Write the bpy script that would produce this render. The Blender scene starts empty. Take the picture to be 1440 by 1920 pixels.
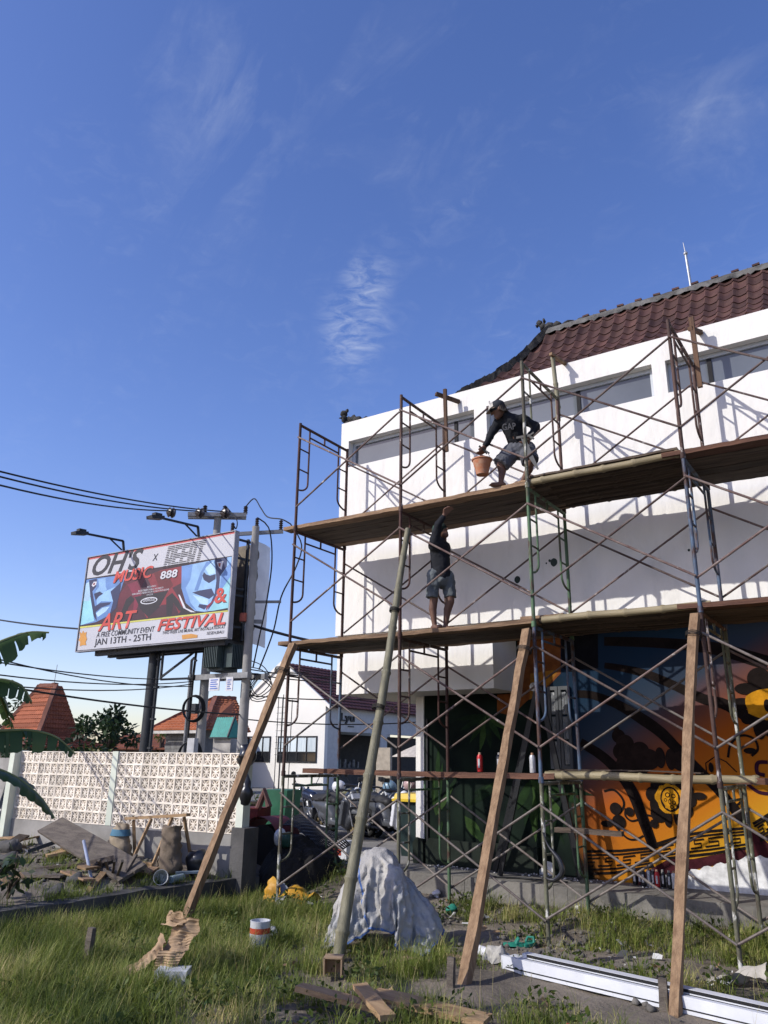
import bpy, bmesh, math, random
import numpy as np
from mathutils import Vector, Matrix, noise
random.seed(7)
rng = np.random.default_rng(11)
scene = bpy.context.scene
COL = scene.collection
PI = math.pi

# ------------------------------------------------------------------ camera
cam_data = bpy.data.cameras.new('camera')
cam = bpy.data.objects.new('camera', cam_data)
COL.objects.link(cam)
cam.location = (7.145, -8.369, 1.8885)
_yaw, _pitch, _roll = math.radians(-33.712), math.radians(17.741), math.radians(0.742)
_f = Vector((math.sin(_yaw) * math.cos(_pitch), math.cos(_yaw) * math.cos(_pitch), math.sin(_pitch)))
_r = Vector((math.cos(_yaw), -math.sin(_yaw), 0))
_u = _r.cross(_f)
_r2 = _r * math.cos(_roll) + _u * math.sin(_roll)
_u2 = -_r * math.sin(_roll) + _u * math.cos(_roll)
cam.rotation_euler = Matrix((_r2, _u2, -_f)).transposed().to_euler()
cam_data.sensor_fit = 'VERTICAL'
cam_data.sensor_height = 36.0
cam_data.lens = 1453.0 / 1920.0 * 36.0
cam_data.clip_start = 0.05
cam_data.clip_end = 3000
scene.camera = cam

# ------------------------------------------------------------------ sky and sun
SUN_EL, SUN_ROT = math.radians(33.0), math.radians(214.6)
world = bpy.data.worlds.new('World')
scene.world = world
world.use_nodes = True
wn, wl = world.node_tree.nodes, world.node_tree.links
bg = wn['Background']
sky = wn.new('ShaderNodeTexSky')
sky.sky_type = 'NISHITA'
sky.sun_disc = False
sky.sun_elevation = SUN_EL
sky.sun_rotation = SUN_ROT
sky.air_density = 1.0
sky.dust_density = 0.7
sky.ozone_density = 2.0
bg.inputs['Strength'].default_value = 0.13

def wnode(t, **kw):
    n = wn.new(t)
    for k, v in kw.items():
        setattr(n, k, v)
    return n

def wmath(op, a, b=None):
    n = wnode('ShaderNodeMath', operation=op)
    for i, x in enumerate((a, b)):
        if x is None:
            continue
        if isinstance(x, (int, float)):
            n.inputs[i].default_value = x
        else:
            wl.new(x, n.inputs[i])
    return n.outputs[0]

# thin high cloud: wisps wherever the broad noise allows, plus a few drifting patches
tc = wnode('ShaderNodeTexCoord')
gen = tc.outputs['Generated']
def wisps(scale, stretch, rot, lo, hi, dist=0.6):
    mp = wnode('ShaderNodeMapping')
    mp.inputs['Scale'].default_value = stretch
    mp.inputs['Rotation'].default_value = rot
    wl.new(gen, mp.inputs['Vector'])
    nz = wnode('ShaderNodeTexNoise')
    nz.inputs['Scale'].default_value = scale
    nz.inputs['Detail'].default_value = 9
    nz.inputs['Roughness'].default_value = 0.62
    nz.inputs['Distortion'].default_value = dist
    wl.new(mp.outputs[0], nz.inputs['Vector'])
    mr = wnode('ShaderNodeMapRange')
    mr.inputs['From Min'].default_value = lo
    mr.inputs['From Max'].default_value = hi
    wl.new(nz.outputs['Fac'], mr.inputs['Value'])
    return mr.outputs[0]

def patch(d, radius):
    dn = wnode('ShaderNodeVectorMath', operation='DISTANCE')
    wl.new(gen, dn.inputs[0])
    v = Vector(d).normalized()
    dn.inputs[1].default_value = v
    mr = wnode('ShaderNodeMapRange')
    mr.interpolation_type = 'SMOOTHSTEP'
    mr.inputs['From Min'].default_value = radius
    mr.inputs['From Max'].default_value = radius * 0.15
    wl.new(dn.outputs['Value'], mr.inputs['Value'])
    return mr.outputs[0]

def SKYDIR(az, el):
    a, e = math.radians(az), math.radians(el)
    return (math.sin(a) * math.cos(e), math.cos(a) * math.cos(e), math.sin(e))

fine = wisps(24.0, (1, 1, 2.2), (0.3, 0.2, 0.5), 0.47, 0.74, 0.9)
soft = wisps(6.0, (1.0, 2.6, 1.0), (0.2, 0.5, 0.9), 0.46, 0.80)
rows = wisps(34.0, (0.8, 0.8, 2.6), (0.0, 0.25, 0.2), 0.42, 0.68, 0.7)
cl = wmath('MULTIPLY', wmath('MULTIPLY', rows, patch(SKYDIR(-36.3, 31.5), 0.062)), 0.24)
cl = wmath('ADD', cl, wmath('MULTIPLY', wmath('MULTIPLY', rows, patch(SKYDIR(-35.4, 34.5), 0.045)), 0.24))
cl = wmath('ADD', cl, wmath('MULTIPLY', wmath('MULTIPLY', rows, patch(SKYDIR(-36.8, 29.2), 0.05)), 0.12))
for az, el, r, k in ((-49, 45.0, 0.11, 0.10), (-30, 45.5, 0.13, 0.09), (-46, 47.0, 0.2, 0.04), (-6, 42.0, 0.10, 0.12), (-31, 40.6, 0.05, 0.05), (-48, 40, 0.14, 0.04)):
    cl = wmath('ADD', cl, wmath('MULTIPLY', wmath('MULTIPLY', soft, patch(SKYDIR(az, el), r)), k))
cl = wmath('ADD', cl, wmath('MULTIPLY', wmath('MULTIPLY', fine, soft), 0.10))
mix = wnode('ShaderNodeMix', data_type='RGBA')
mix.inputs['B'].default_value = (5.0, 5.3, 5.7, 1)
wl.new(wmath('MINIMUM', cl, 0.85), mix.inputs['Factor'])
hsv = wnode('ShaderNodeHueSaturation')      # the phone's richer blue
hsv.inputs['Saturation'].default_value = 1.2
hsv.inputs['Hue'].default_value = 0.51
hsv.inputs['Value'].default_value = 1.0
gam = wnode('ShaderNodeGamma')
gam.inputs['Gamma'].default_value = 1.0
wl.new(sky.outputs[0], gam.inputs['Color'])
wl.new(gam.outputs[0], hsv.inputs['Color'])
tint = wnode('ShaderNodeMix', data_type='RGBA', blend_type='MULTIPLY')
tint.inputs['Factor'].default_value = 1.0
tint.inputs['B'].default_value = (1.12, 1.0, 1.12, 1)
wl.new(hsv.outputs[0], tint.inputs['A'])
wl.new(tint.outputs['Result'], mix.inputs['A'])
wl.new(mix.outputs['Result'], bg.inputs['Color'])

sun_data = bpy.data.lights.new('sun', 'SUN')
sun_data.energy = 3.1
sun_data.angle = math.radians(0.5)
sun_data.color = (1.0, 0.97, 0.915)
sun = bpy.data.objects.new('sun', sun_data)
COL.objects.link(sun)
sun.location = (-6, -12, 14)
sun.rotation_euler = Vector((-0.69, -1.0, 0.79)).to_track_quat('Z', 'Y').to_euler()

scene.view_settings.view_transform = 'Standard'
scene.view_settings.look = 'None'
scene.view_settings.exposure = 0.5
scene.view_settings.gamma = 1.0
scene.view_settings.use_curve_mapping = False
scene.cycles.max_bounces = 8

# ------------------------------------------------------------------ materials
MATS = {}
def mat(name, c1, c2=None, scale=5.0, rough=0.75, bump=0.0, bscale=40.0, metal=0.0, spec=0.3,
        stretch=(1, 1, 1), rnd=0.12, lo=0.35, hi=0.65, c3=None, lo3=0.6, hi3=0.7, scale3=3.0, alpha=None, trans=0.0, sheen=0.0):
    if name in MATS:
        return MATS[name]
    m = bpy.data.materials.new(name)
    m.use_nodes = True
    n, l = m.node_tree.nodes, m.node_tree.links
    b = n['Principled BSDF']
    b.inputs['Roughness'].default_value = rough
    b.inputs['Metallic'].default_value = metal
    b.inputs['Specular IOR Level'].default_value = spec
    tcn = n.new('ShaderNodeTexCoord')
    oi = n.new('ShaderNodeObjectInfo')
    off = n.new('ShaderNodeVectorMath'); off.operation = 'SCALE'
    off.inputs[0].default_value = (37.0, 53.0, 71.0)
    l.new(oi.outputs['Random'], off.inputs['Scale'])
    add = n.new('ShaderNodeVectorMath'); add.operation = 'ADD'
    l.new(tcn.outputs['Object'], add.inputs[0]); l.new(off.outputs[0], add.inputs[1])
    mp = n.new('ShaderNodeMapping'); mp.inputs['Scale'].default_value = stretch
    l.new(add.outputs[0], mp.inputs['Vector'])
    def nz(s, det=6, rg=0.6, src=None):
        t = n.new('ShaderNodeTexNoise'); t.inputs['Scale'].default_value = s
        t.inputs['Detail'].default_value = det; t.inputs['Roughness'].default_value = rg
        l.new(src or mp.outputs[0], t.inputs['Vector'])
        return t.outputs['Fac']
    if c2 is None:
        c2 = tuple(x * 0.72 for x in c1)
    def mixc(fac, a, bb, lo_, hi_):
        mr = n.new('ShaderNodeMapRange'); mr.inputs['From Min'].default_value = lo_; mr.inputs['From Max'].default_value = hi_
        l.new(fac, mr.inputs['Value'])
        mx = n.new('ShaderNodeMix'); mx.data_type = 'RGBA'
        l.new(mr.outputs[0], mx.inputs['Factor'])
        for key, v in (('A', a), ('B', bb)):
            if isinstance(v, tuple): mx.inputs[key].default_value = v + (1,)
            else: l.new(v, mx.inputs[key])
        return mx.outputs['Result']
    c = mixc(nz(scale), c1, c2, lo, hi)
    if c3 is not None:
        c = mixc(nz(scale3, 7, 0.68), c, c3, lo3, hi3)
    hs = n.new('ShaderNodeHueSaturation')
    mr = n.new('ShaderNodeMapRange'); mr.inputs['To Min'].default_value = 1 - rnd; mr.inputs['To Max'].default_value = 1 + rnd
    l.new(oi.outputs['Random'], mr.inputs['Value']); l.new(mr.outputs[0], hs.inputs['Value'])
    l.new(c, hs.inputs['Color'])
    l.new(hs.outputs[0], b.inputs['Base Color'])
    if bump:
        bp = n.new('ShaderNodeBump'); bp.inputs['Strength'].default_value = bump; bp.inputs['Distance'].default_value = 0.02
        l.new(nz(bscale, 5), bp.inputs['Height']); l.new(bp.outputs[0], b.inputs['Normal'])
    if trans:
        b.inputs['Transmission Weight'].default_value = trans
    if alpha is not None:
        b.inputs['Alpha'].default_value = alpha
    MATS[name] = m
    return m

# ------------------------------------------------------------------ builders
WLOC = {}
def tag(o, label=None, cat=None, group=None, kind=None):
    if label: o['label'] = label
    if cat: o['category'] = cat
    if group: o['group'] = group
    if kind: o['kind'] = kind
    return o

def thing(name, label, cat, loc=(0, 0, 0), group=None):
    o = bpy.data.objects.new(name, None)
    o.empty_display_size = 0.1
    COL.objects.link(o)
    o.location = loc
    WLOC[o] = Vector(loc)
    return tag(o, label, cat, group)

def basis(d, up=(0, 0, 1)):
    d = Vector(d).normalized(); up = Vector(up)
    if abs(d.dot(up)) > 0.98: up = Vector((0, 1, 0)) if abs(d.y) < 0.9 else Vector((1, 0, 0))
    s = d.cross(up).normalized(); u = s.cross(d).normalized()
    return d, s, u

class MB:
    def __init__(self):
        self.v = []; self.f = []; self.sm = []
    def add(self, vs, fs, smooth=False):
        k = len(self.v)
        self.v += [tuple(x) for x in vs]
        self.f += [tuple(i + k for i in q) for q in fs]
        self.sm += [smooth] * len(fs)
        return self
    def box(self, c, s, R=None, taper=None):
        c = Vector(c); hx, hy, hz = s[0] / 2, s[1] / 2, s[2] / 2
        P = []
        for z in (-hz, hz):
            k = 1.0 if (taper is None or z < 0) else taper
            for x, y in ((-hx, -hy), (hx, -hy), (hx, hy), (-hx, hy)):
                p = Vector((x * k, y * k, z))
                if R is not None: p = R @ p
                P.append(c + p)
        return self.add(P, [(3, 2, 1, 0), (4, 5, 6, 7), (0, 1, 5, 4), (1, 2, 6, 5), (2, 3, 7, 6), (3, 0, 4, 7)])
    def b(self, x0, x1, y0, y1, z0, z1):
        return self.box(((x0 + x1) / 2, (y0 + y1) / 2, (z0 + z1) / 2), (abs(x1 - x0), abs(y1 - y0), abs(z1 - z0)))
    def beam(self, p0, p1, w, h, up=(0, 0, 1), jag=0.0, seg=1):
        p0, p1 = Vector(p0), Vector(p1)
        d, s, u = basis(p1 - p0, up)
        rings = []
        for i in range(seg + 1):
            c = p0.lerp(p1, i / seg)
            q = [c + s * a * w / 2 + u * e * h / 2 for a, e in ((-1, -1), (1, -1), (1, 1), (-1, 1))]
            if jag: q = [x + s * random.uniform(-jag, jag) + u * random.uniform(-jag, jag) for x in q]
            rings.append(q)
        vs = [x for q in rings for x in q]
        fs = [(3, 2, 1, 0)]
        for i in range(seg):
            a = i * 4; e = a + 4
            fs += [(a + k, a + (k + 1) % 4, e + (k + 1) % 4, e + k) for k in range(4)]
        a = seg * 4
        fs.append((a, a + 1, a + 2, a + 3))
        return self.add(vs, fs)
    def cyl(self, p0, p1, r0, r1=None, n=10, caps=True):
        return self.tube([p0, p1], [r0, r0 if r1 is None else r1], n, caps)
    def tube(self, path, r, n=8, caps=True):
        path = [Vector(p) for p in path]; m = len(path)
        rs = list(r) if isinstance(r, (list, tuple)) else [r] * m
        vs = []; prev = None
        for i, p in enumerate(path):
            t = (path[min(i + 1, m - 1)] - path[max(i - 1, 0)])
            if prev is None:
                d, s, u = basis(t)
            else:
                d = t.normalized(); s = d.cross(prev)
                if s.length < 1e-5: d, s, u = basis(t)
                s = s.normalized(); u = s.cross(d).normalized()
                u = u
            prev = u
            for k in range(n):
                a = 2 * PI * k / n
                vs.append(p + (s * math.cos(a) + u * math.sin(a)) * rs[i])
        fs = []
        for i in range(m - 1):
            for k in range(n):
                a, bq = i * n + k, i * n + (k + 1) % n
                fs.append((a, bq, bq + n, a + n))
        self.add(vs, fs, True)
        if caps:
            k0 = len(self.v) - m * n
            self.f.append(tuple(k0 + k for k in reversed(range(n)))); self.sm.append(False)
            k1 = k0 + (m - 1) * n
            self.f.append(tuple(k1 + k for k in range(n))); self.sm.append(False)
        return self
    def lathe(self, base, prof, n=20, axis=(0, 0, 1)):
        base = Vector(base); d, s, u = basis(axis, (0, 1, 0))
        vs = []
        for r, h in prof:
            for k in range(n):
                a = 2 * PI * k / n
                vs.append(base + d * h + (s * math.cos(a) + u * math.sin(a)) * r)
        fs = []
        for i in range(len(prof) - 1):
            for k in range(n):
                a, bq = i * n + k, i * n + (k + 1) % n
                fs.append((a, a + n, bq + n, bq) if False else (a, bq, bq + n, a + n))
        self.add(vs, fs, True)
        return self
    def sphere(self, c, r, n=10, m=6, scale=(1, 1, 1), R=None):
        c = Vector(c); vs = []; fs = []
        for i in range(1, m):
            th = PI * i / m
            for k in range(n):
                a = 2 * PI * k / n
                p = Vector((r * math.sin(th) * math.cos(a) * scale[0], r * math.sin(th) * math.sin(a) * scale[1], r * math.cos(th) * scale[2]))
                vs.append(c + (R @ p if R is not None else p))
        top = Vector((0, 0, r * scale[2])); 
        vs += [c + (R @ top if R is not None else top), c - (R @ top if R is not None else top)]
        T = len(vs) - 2
        for i in range(m - 2):
            for k in range(n):
                a, bq = i * n + k, i * n + (k + 1) % n
                fs.append((a, a + n, bq + n, bq))
        for k in range(n):
            fs.append((T, k, (k + 1) % n)); fs.append((T + 1, (m - 2) * n + (k + 1) % n, (m - 2) * n + k))
        return self.add(vs, fs, True)
    def prism(self, poly, ext):
        """poly: list of 3D points (planar), ext: vector"""
        P = [Vector(p) for p in poly]; e = Vector(ext); n = len(P)
        fs = [tuple(range(n)), tuple(reversed(range(n, 2 * n)))]
        fs += [((i + 1) % n, i, i + n, (i + 1) % n + n) for i in range(n)]
        return self.add(P + [p + e for p in P], fs)
    def mesh(self, name, origin=(0, 0, 0), sharp=35):
        me = bpy.data.meshes.new(name)
        o = Vector(origin)
        me.from_pydata([(x - o.x, y - o.y, z - o.z) for x, y, z in self.v], [], self.f)
        me.polygons.foreach_set('use_smooth', self.sm)
        if any(self.sm):
            me.set_sharp_from_angle(angle=math.radians(sharp))
        me.update()
        return me
    def base(self):
        a = np.array(self.v)
        return Vector(((a[:, 0].min() + a[:, 0].max()) / 2, (a[:, 1].min() + a[:, 1].max()) / 2, a[:, 2].min()))
    def fixn(self, me):
        bm = bmesh.new(); bm.from_mesh(me); bmesh.ops.recalc_face_normals(bm, faces=bm.faces); bm.to_mesh(me); bm.free()
    def build(self, name, m, parent=None, label=None, cat=None, group=None, kind=None, fix=True):
        o_ = WLOC[parent] if parent is not None else self.base()
        me = self.mesh(name, o_)
        if fix: self.fixn(me)
        if m is not None: me.materials.append(m)
        o = bpy.data.objects.new(name, me)
        COL.objects.link(o)
        if parent is not None:
            o.parent = parent; WLOC[o] = o_
        else:
            o.location = o_; WLOC[o] = o_
        return tag(o, label, cat, group, kind)

def inst(me, name, parent, loc=(0, 0, 0), rot=(0, 0, 0), scale=(1, 1, 1), m=None):
    o = bpy.data.objects.new(name, me)
    COL.objects.link(o)
    o.parent = parent; o.location = loc; o.rotation_euler = rot; o.scale = scale
    if m is not None:
        o.material_slots[0].link = 'OBJECT'; o.material_slots[0].material = m
    return o

def arr_mesh(name, V, F, m, smooth=False, nper=None):
    """fast mesh from numpy: V (n,3), F (k,c) all same arity"""
    me = bpy.data.meshes.new(name)
    V = np.asarray(V, np.float32); F = np.asarray(F, np.int32)
    me.vertices.add(len(V)); me.vertices.foreach_set('co', V.ravel())
    me.loops.add(F.size); me.loops.foreach_set('vertex_index', F.ravel())
    me.polygons.add(len(F)); me.polygons.foreach_set('loop_start', np.arange(0, F.size, F.shape[1], dtype=np.int32))
    if smooth: me.polygons.foreach_set('use_smooth', np.ones(len(F), bool))
    me.update(calc_edges=True); me.validate()
    if m: me.materials.append(m)
    return me

def link(me, name, parent=None, loc=(0, 0, 0), **kw):
    o = bpy.data.objects.new(name, me); COL.objects.link(o); o.location = loc
    if parent is not None: o.parent = parent
    WLOC[o] = Vector(loc) + (WLOC[parent] if parent is not None else Vector())
    return tag(o, **kw)

def jitter(me, amp, freq, seed=0.0):
    for v in me.vertices:
        p = v.co * freq + Vector((seed, seed * 1.7, seed * 0.3))
        v.co += Vector((noise.noise(p), noise.noise(p + Vector((9, 3, 1))), noise.noise(p + Vector((1, 7, 5))))) * amp
    me.update()

def pathlerp(pts, n):
    P = [Vector(p) for p in pts]; out = []
    L = [0]
    for a, e in zip(P, P[1:]): L.append(L[-1] + (e - a).length)
    for i in range(n + 1):
        s = L[-1] * i / n; k = 0
        while k < len(P) - 2 and s > L[k + 1]: k += 1
        t = (s - L[k]) / max(1e-9, L[k + 1] - L[k])
        p0 = P[max(k - 1, 0)]; p1 = P[k]; p2 = P[k + 1]; p3 = P[min(k + 2, len(P) - 1)]
        out.append(0.5 * ((2 * p1) + (p2 - p0) * t + (2 * p0 - 5 * p1 + 4 * p2 - p3) * t * t + (3 * p1 - p0 - 3 * p2 + p3) * t ** 3))
    return out

def text_mesh(txt, w, h, bold=0.0, shear=0.0, extr=0.0):
    cu = bpy.data.curves.new('lettering', 'FONT'); cu.body = txt; cu.size = 1.0; cu.shear = shear; cu.offset = 0.022 * bold
    cu.resolution_u = 3; cu.extrude = extr
    ob = bpy.data.objects.new('lettering', cu); COL.objects.link(ob)
    dg = bpy.context.evaluated_depsgraph_get(); dg.update()
    me = bpy.data.meshes.new_from_object(ob.evaluated_get(dg))
    bpy.data.objects.remove(ob); bpy.data.curves.remove(cu)
    a = np.empty(len(me.vertices) * 3, np.float32); me.vertices.foreach_get('co', a); a = a.reshape(-1, 3)
    mn, mx = a.min(0), a.max(0)
    a[:, 0] = (a[:, 0] - mn[0]) / (mx[0] - mn[0]) * w
    a[:, 1] = (a[:, 1] - mn[1]) / (mx[1] - mn[1]) * h
    me.vertices.foreach_set('co', a.ravel()); me.update()
    return me

def place_flat(me, origin, ux, uy):
    """move a mesh drawn in XY onto a plane with axes ux, uy"""
    ux, uy = Vector(ux), Vector(uy); un = ux.cross(uy)
    me.transform(Matrix((ux, uy, un)).transposed().to_4x4()); me.transform(Matrix.Translation(Vector(origin))); me.update()
    return me
POLYS = (('red_strip',((0.0,3.06),(6.42,3.06),(6.417,3.004),(-0.005,2.998))),('dark',((0.004,2.355),(6.362,2.327),(6.369,0.77),(-0.007,0.808))),('maroon',((1.65,2.239),(2.874,2.131),(2.553,1.507),(2.432,0.982),(1.789,0.93),(1.66,1.604),(1.98,1.962))),('red',((2.874,2.131),(3.492,2.249),(4.395,2.271),(4.419,1.754),(4.053,1.645),(4.38,1.159),(3.666,1.16),(3.1,0.804),(2.839,1.094),(3.285,1.58))),('crimson',((2.036,1.955),(2.461,2.023),(2.744,1.64),(2.615,1.155),(2.432,0.982),(2.443,1.519))),('red',((4.053,1.645),(4.507,1.146),(4.93,0.79),(4.427,0.84),(4.1,1.339))),('darkred',((3.181,2.21),(3.706,2.223),(4.094,1.716),(3.908,1.586),(3.473,1.712))),('black',((2.443,1.519),(3.908,1.586),(3.573,1.094),(3.148,0.829),(2.785,1.099))),('black',((3.839,1.367),(4.076,1.492),(4.369,1.235),(4.673,0.863),(4.413,0.934),(4.174,1.181),(4.129,0.815),(3.925,0.816))),('black',((2.069,1.482),(2.27,1.577),(2.457,1.44),(2.224,1.233),(2.075,0.865),(1.804,0.852))),('blue',((0.009,2.334),(1.919,2.286),(1.742,1.752),(1.644,1.254),(1.273,1.019),(0.767,0.873),(0.0,0.827))),('cyan',((-0.031,1.627),(0.107,1.935),(0.331,1.709),(0.671,0.921),(0.028,0.832))),('paleblue',((-0.008,2.193),(0.185,2.252),(0.317,1.912),(0.298,1.592),(-0.001,1.624))),('navy',((0.148,2.289),(0.541,2.312),(0.55,2.047),(0.394,1.903),(0.645,1.317),(0.803,0.889),(0.608,1.084),(0.322,1.75))),('lightblue',((0.604,2.284),(0.962,2.281),(1.02,1.993),(1.099,1.884),(0.891,1.788),(0.58,1.762),(0.555,1.885),(0.697,2.03))),('lightblue',((0.995,1.836),(1.483,1.94),(1.52,1.462),(1.349,1.481),(0.887,1.53),(0.707,1.429),(0.636,1.636))),('navy',((0.483,1.813),(0.761,1.862),(0.94,1.77),(0.738,1.697),(0.62,1.574))),('navy',((0.548,1.367),(0.841,1.475),(1.381,1.458),(1.311,1.386),(0.928,1.328),(0.619,1.17))),('paleblue',((0.706,1.161),(0.988,1.314),(1.323,1.326),(1.183,1.184),(0.819,1.032))),('white',((0.316,2.106),(0.397,2.219),(0.55,2.209),(0.537,2.109),(0.405,2.043))),('eyered',((0.37,2.128),(0.416,2.184),(0.478,2.169),(0.453,2.09))),('navy',((1.285,1.804),(1.738,2.069),(1.742,1.752),(1.644,1.254),(1.375,1.068),(1.463,1.468))),('lightblue',((4.421,2.267),(6.362,2.327),(6.369,0.77),(5.655,0.807),(5.173,0.802),(4.685,1.127),(4.467,1.598))),('blue',((4.369,2.274),(4.825,2.273),(4.786,1.824),(4.62,1.58),(4.886,1.106),(5.221,0.808),(4.685,1.127),(4.441,1.601))),('navy',((5.71,2.309),(6.191,2.32),(6.2,2.041),(5.966,1.793),(5.971,1.425),(5.773,1.012),(5.561,0.799),(5.81,1.298),(5.837,1.661))),('paleblue',((5.346,2.093),(5.64,2.281),(5.786,1.889),(5.52,1.877))),('blue',((5.64,2.281),(5.391,2.125),(5.265,1.953),(5.26,1.804),(5.135,1.447),(4.985,1.464),(5.165,1.965),(5.371,2.278))),('navy',((5.31,1.985),(5.42,1.897),(5.572,1.848),(5.788,1.87),(5.796,1.721),(5.552,1.628),(5.331,1.751),(5.265,1.878))),('navy',((4.903,1.414),(5.184,1.449),(5.67,1.46),(5.814,1.261),(5.611,1.16),(5.255,1.286))),('paleblue',((4.943,1.339),(5.26,1.249),(5.589,1.14),(5.56,0.991),(5.284,1.063))),('navy',((5.237,1.05),(5.586,0.977),(5.456,0.864),(5.2,0.963))),('cyan',((5.979,1.279),(6.376,1.743),(6.378,0.769),(5.654,0.818))),('blue',((5.994,1.752),(6.222,2.056),(6.354,2.15),(6.376,1.743),(5.999,1.313))),('crimson',((5.539,0.964),(6.028,1.274),(5.984,1.242),(5.51,0.822))),('white',((5.794,2.216),(6.049,2.227),(6.002,1.973),(5.885,2.062))),('eyered',((5.851,2.186),(5.958,2.179),(5.943,2.062),(5.883,2.085))),('black',((4.634,1.132),(4.967,0.877),(5.562,0.788),(6.361,0.835),(6.369,0.77),(4.735,0.773),(4.432,0.803))),('white',((4.343,1.406),(4.405,1.399),(4.706,0.977),(5.122,0.818),(4.923,0.838),(4.605,0.988))),('yellow',((0.009,0.786),(6.369,0.77),(6.373,0.731),(0.01,0.731))),('black',((0.002,2.363),(6.361,2.343),(6.363,2.32),(0.009,2.33))),('black',((-0.01,0.82),(6.366,0.795),(6.369,0.77),(-0.003,0.787))),('black',((0.001,0.023),(6.413,0.021),(6.415,0.0),(0.006,-0.0))),('orange',((0.015,0.629),(0.147,0.558),(0.184,0.653),(0.26,0.568),(0.369,0.597),(0.365,0.481),(0.432,0.359),(0.384,0.266),(0.434,0.166),(0.259,0.18),(0.122,0.153),(0.12,0.288),(0.018,0.355),(0.085,0.447))),('orange',((4.646,0.194),(5.011,0.205),(5.27,0.153),(5.271,0.075),(4.981,0.075),(4.679,0.066))))
TEXTS = (("OH'S",(0.252,2.407),2.362,0.681,'ink',1,0.35),('X',(3.066,2.586),0.24,0.21,'ink',0,0.2),('MUSIC',(1.357,2.066),1.791,0.378,'signred',1,0.25),('888',(3.497,1.959),0.722,0.244,'white',1,0.1),('&',(5.822,1.006),0.471,0.435,'signred',1,0.0),('ART',(0.904,0.569),1.734,0.536,'signred',0.6,0.3),('FESTIVAL',(3.596,0.378),2.717,0.346,'signred',1,0.25),('A FREE COMMUNITY EVENT',(0.871,0.376),2.616,0.165,'ink',0.1,0.2),('JAN 13TH - 25TH',(0.822,0.074),2.532,0.265,'ink',0.4,0),('TWO WEEK LIVE MURAL ART INSTALLATION AT',(3.834,0.266),2.483,0.089,'ink',0.2,0.1),('SESEH,BALI',(5.624,0.119),0.658,0.096,'ink',0.1,0.1),('REGISTERED PUBLIC PROPERTY',(2.58,1.659),1.111,0.055,'white',0.1,0.1),('REMAINING UNDER REALM & DAILY PROVISIONS',(2.322,1.587),1.611,0.051,'white',0.1,0.1),('INCLUDES A',(2.965,1.755),0.397,0.047,'white',0.1,0.1),('SPACE IN',(2.981,1.506),0.264,0.047,'white',0.1,0.1),('OPENHOUSE',(2.853,1.321),0.514,0.102,'white',0.5,0.2))
STRIPES = ((3.565,2.287),(5.176,2.258),(3.533,2.99),(5.182,2.972))
OVAL = ((3.103,1.344),0.369,0.106)
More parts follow.
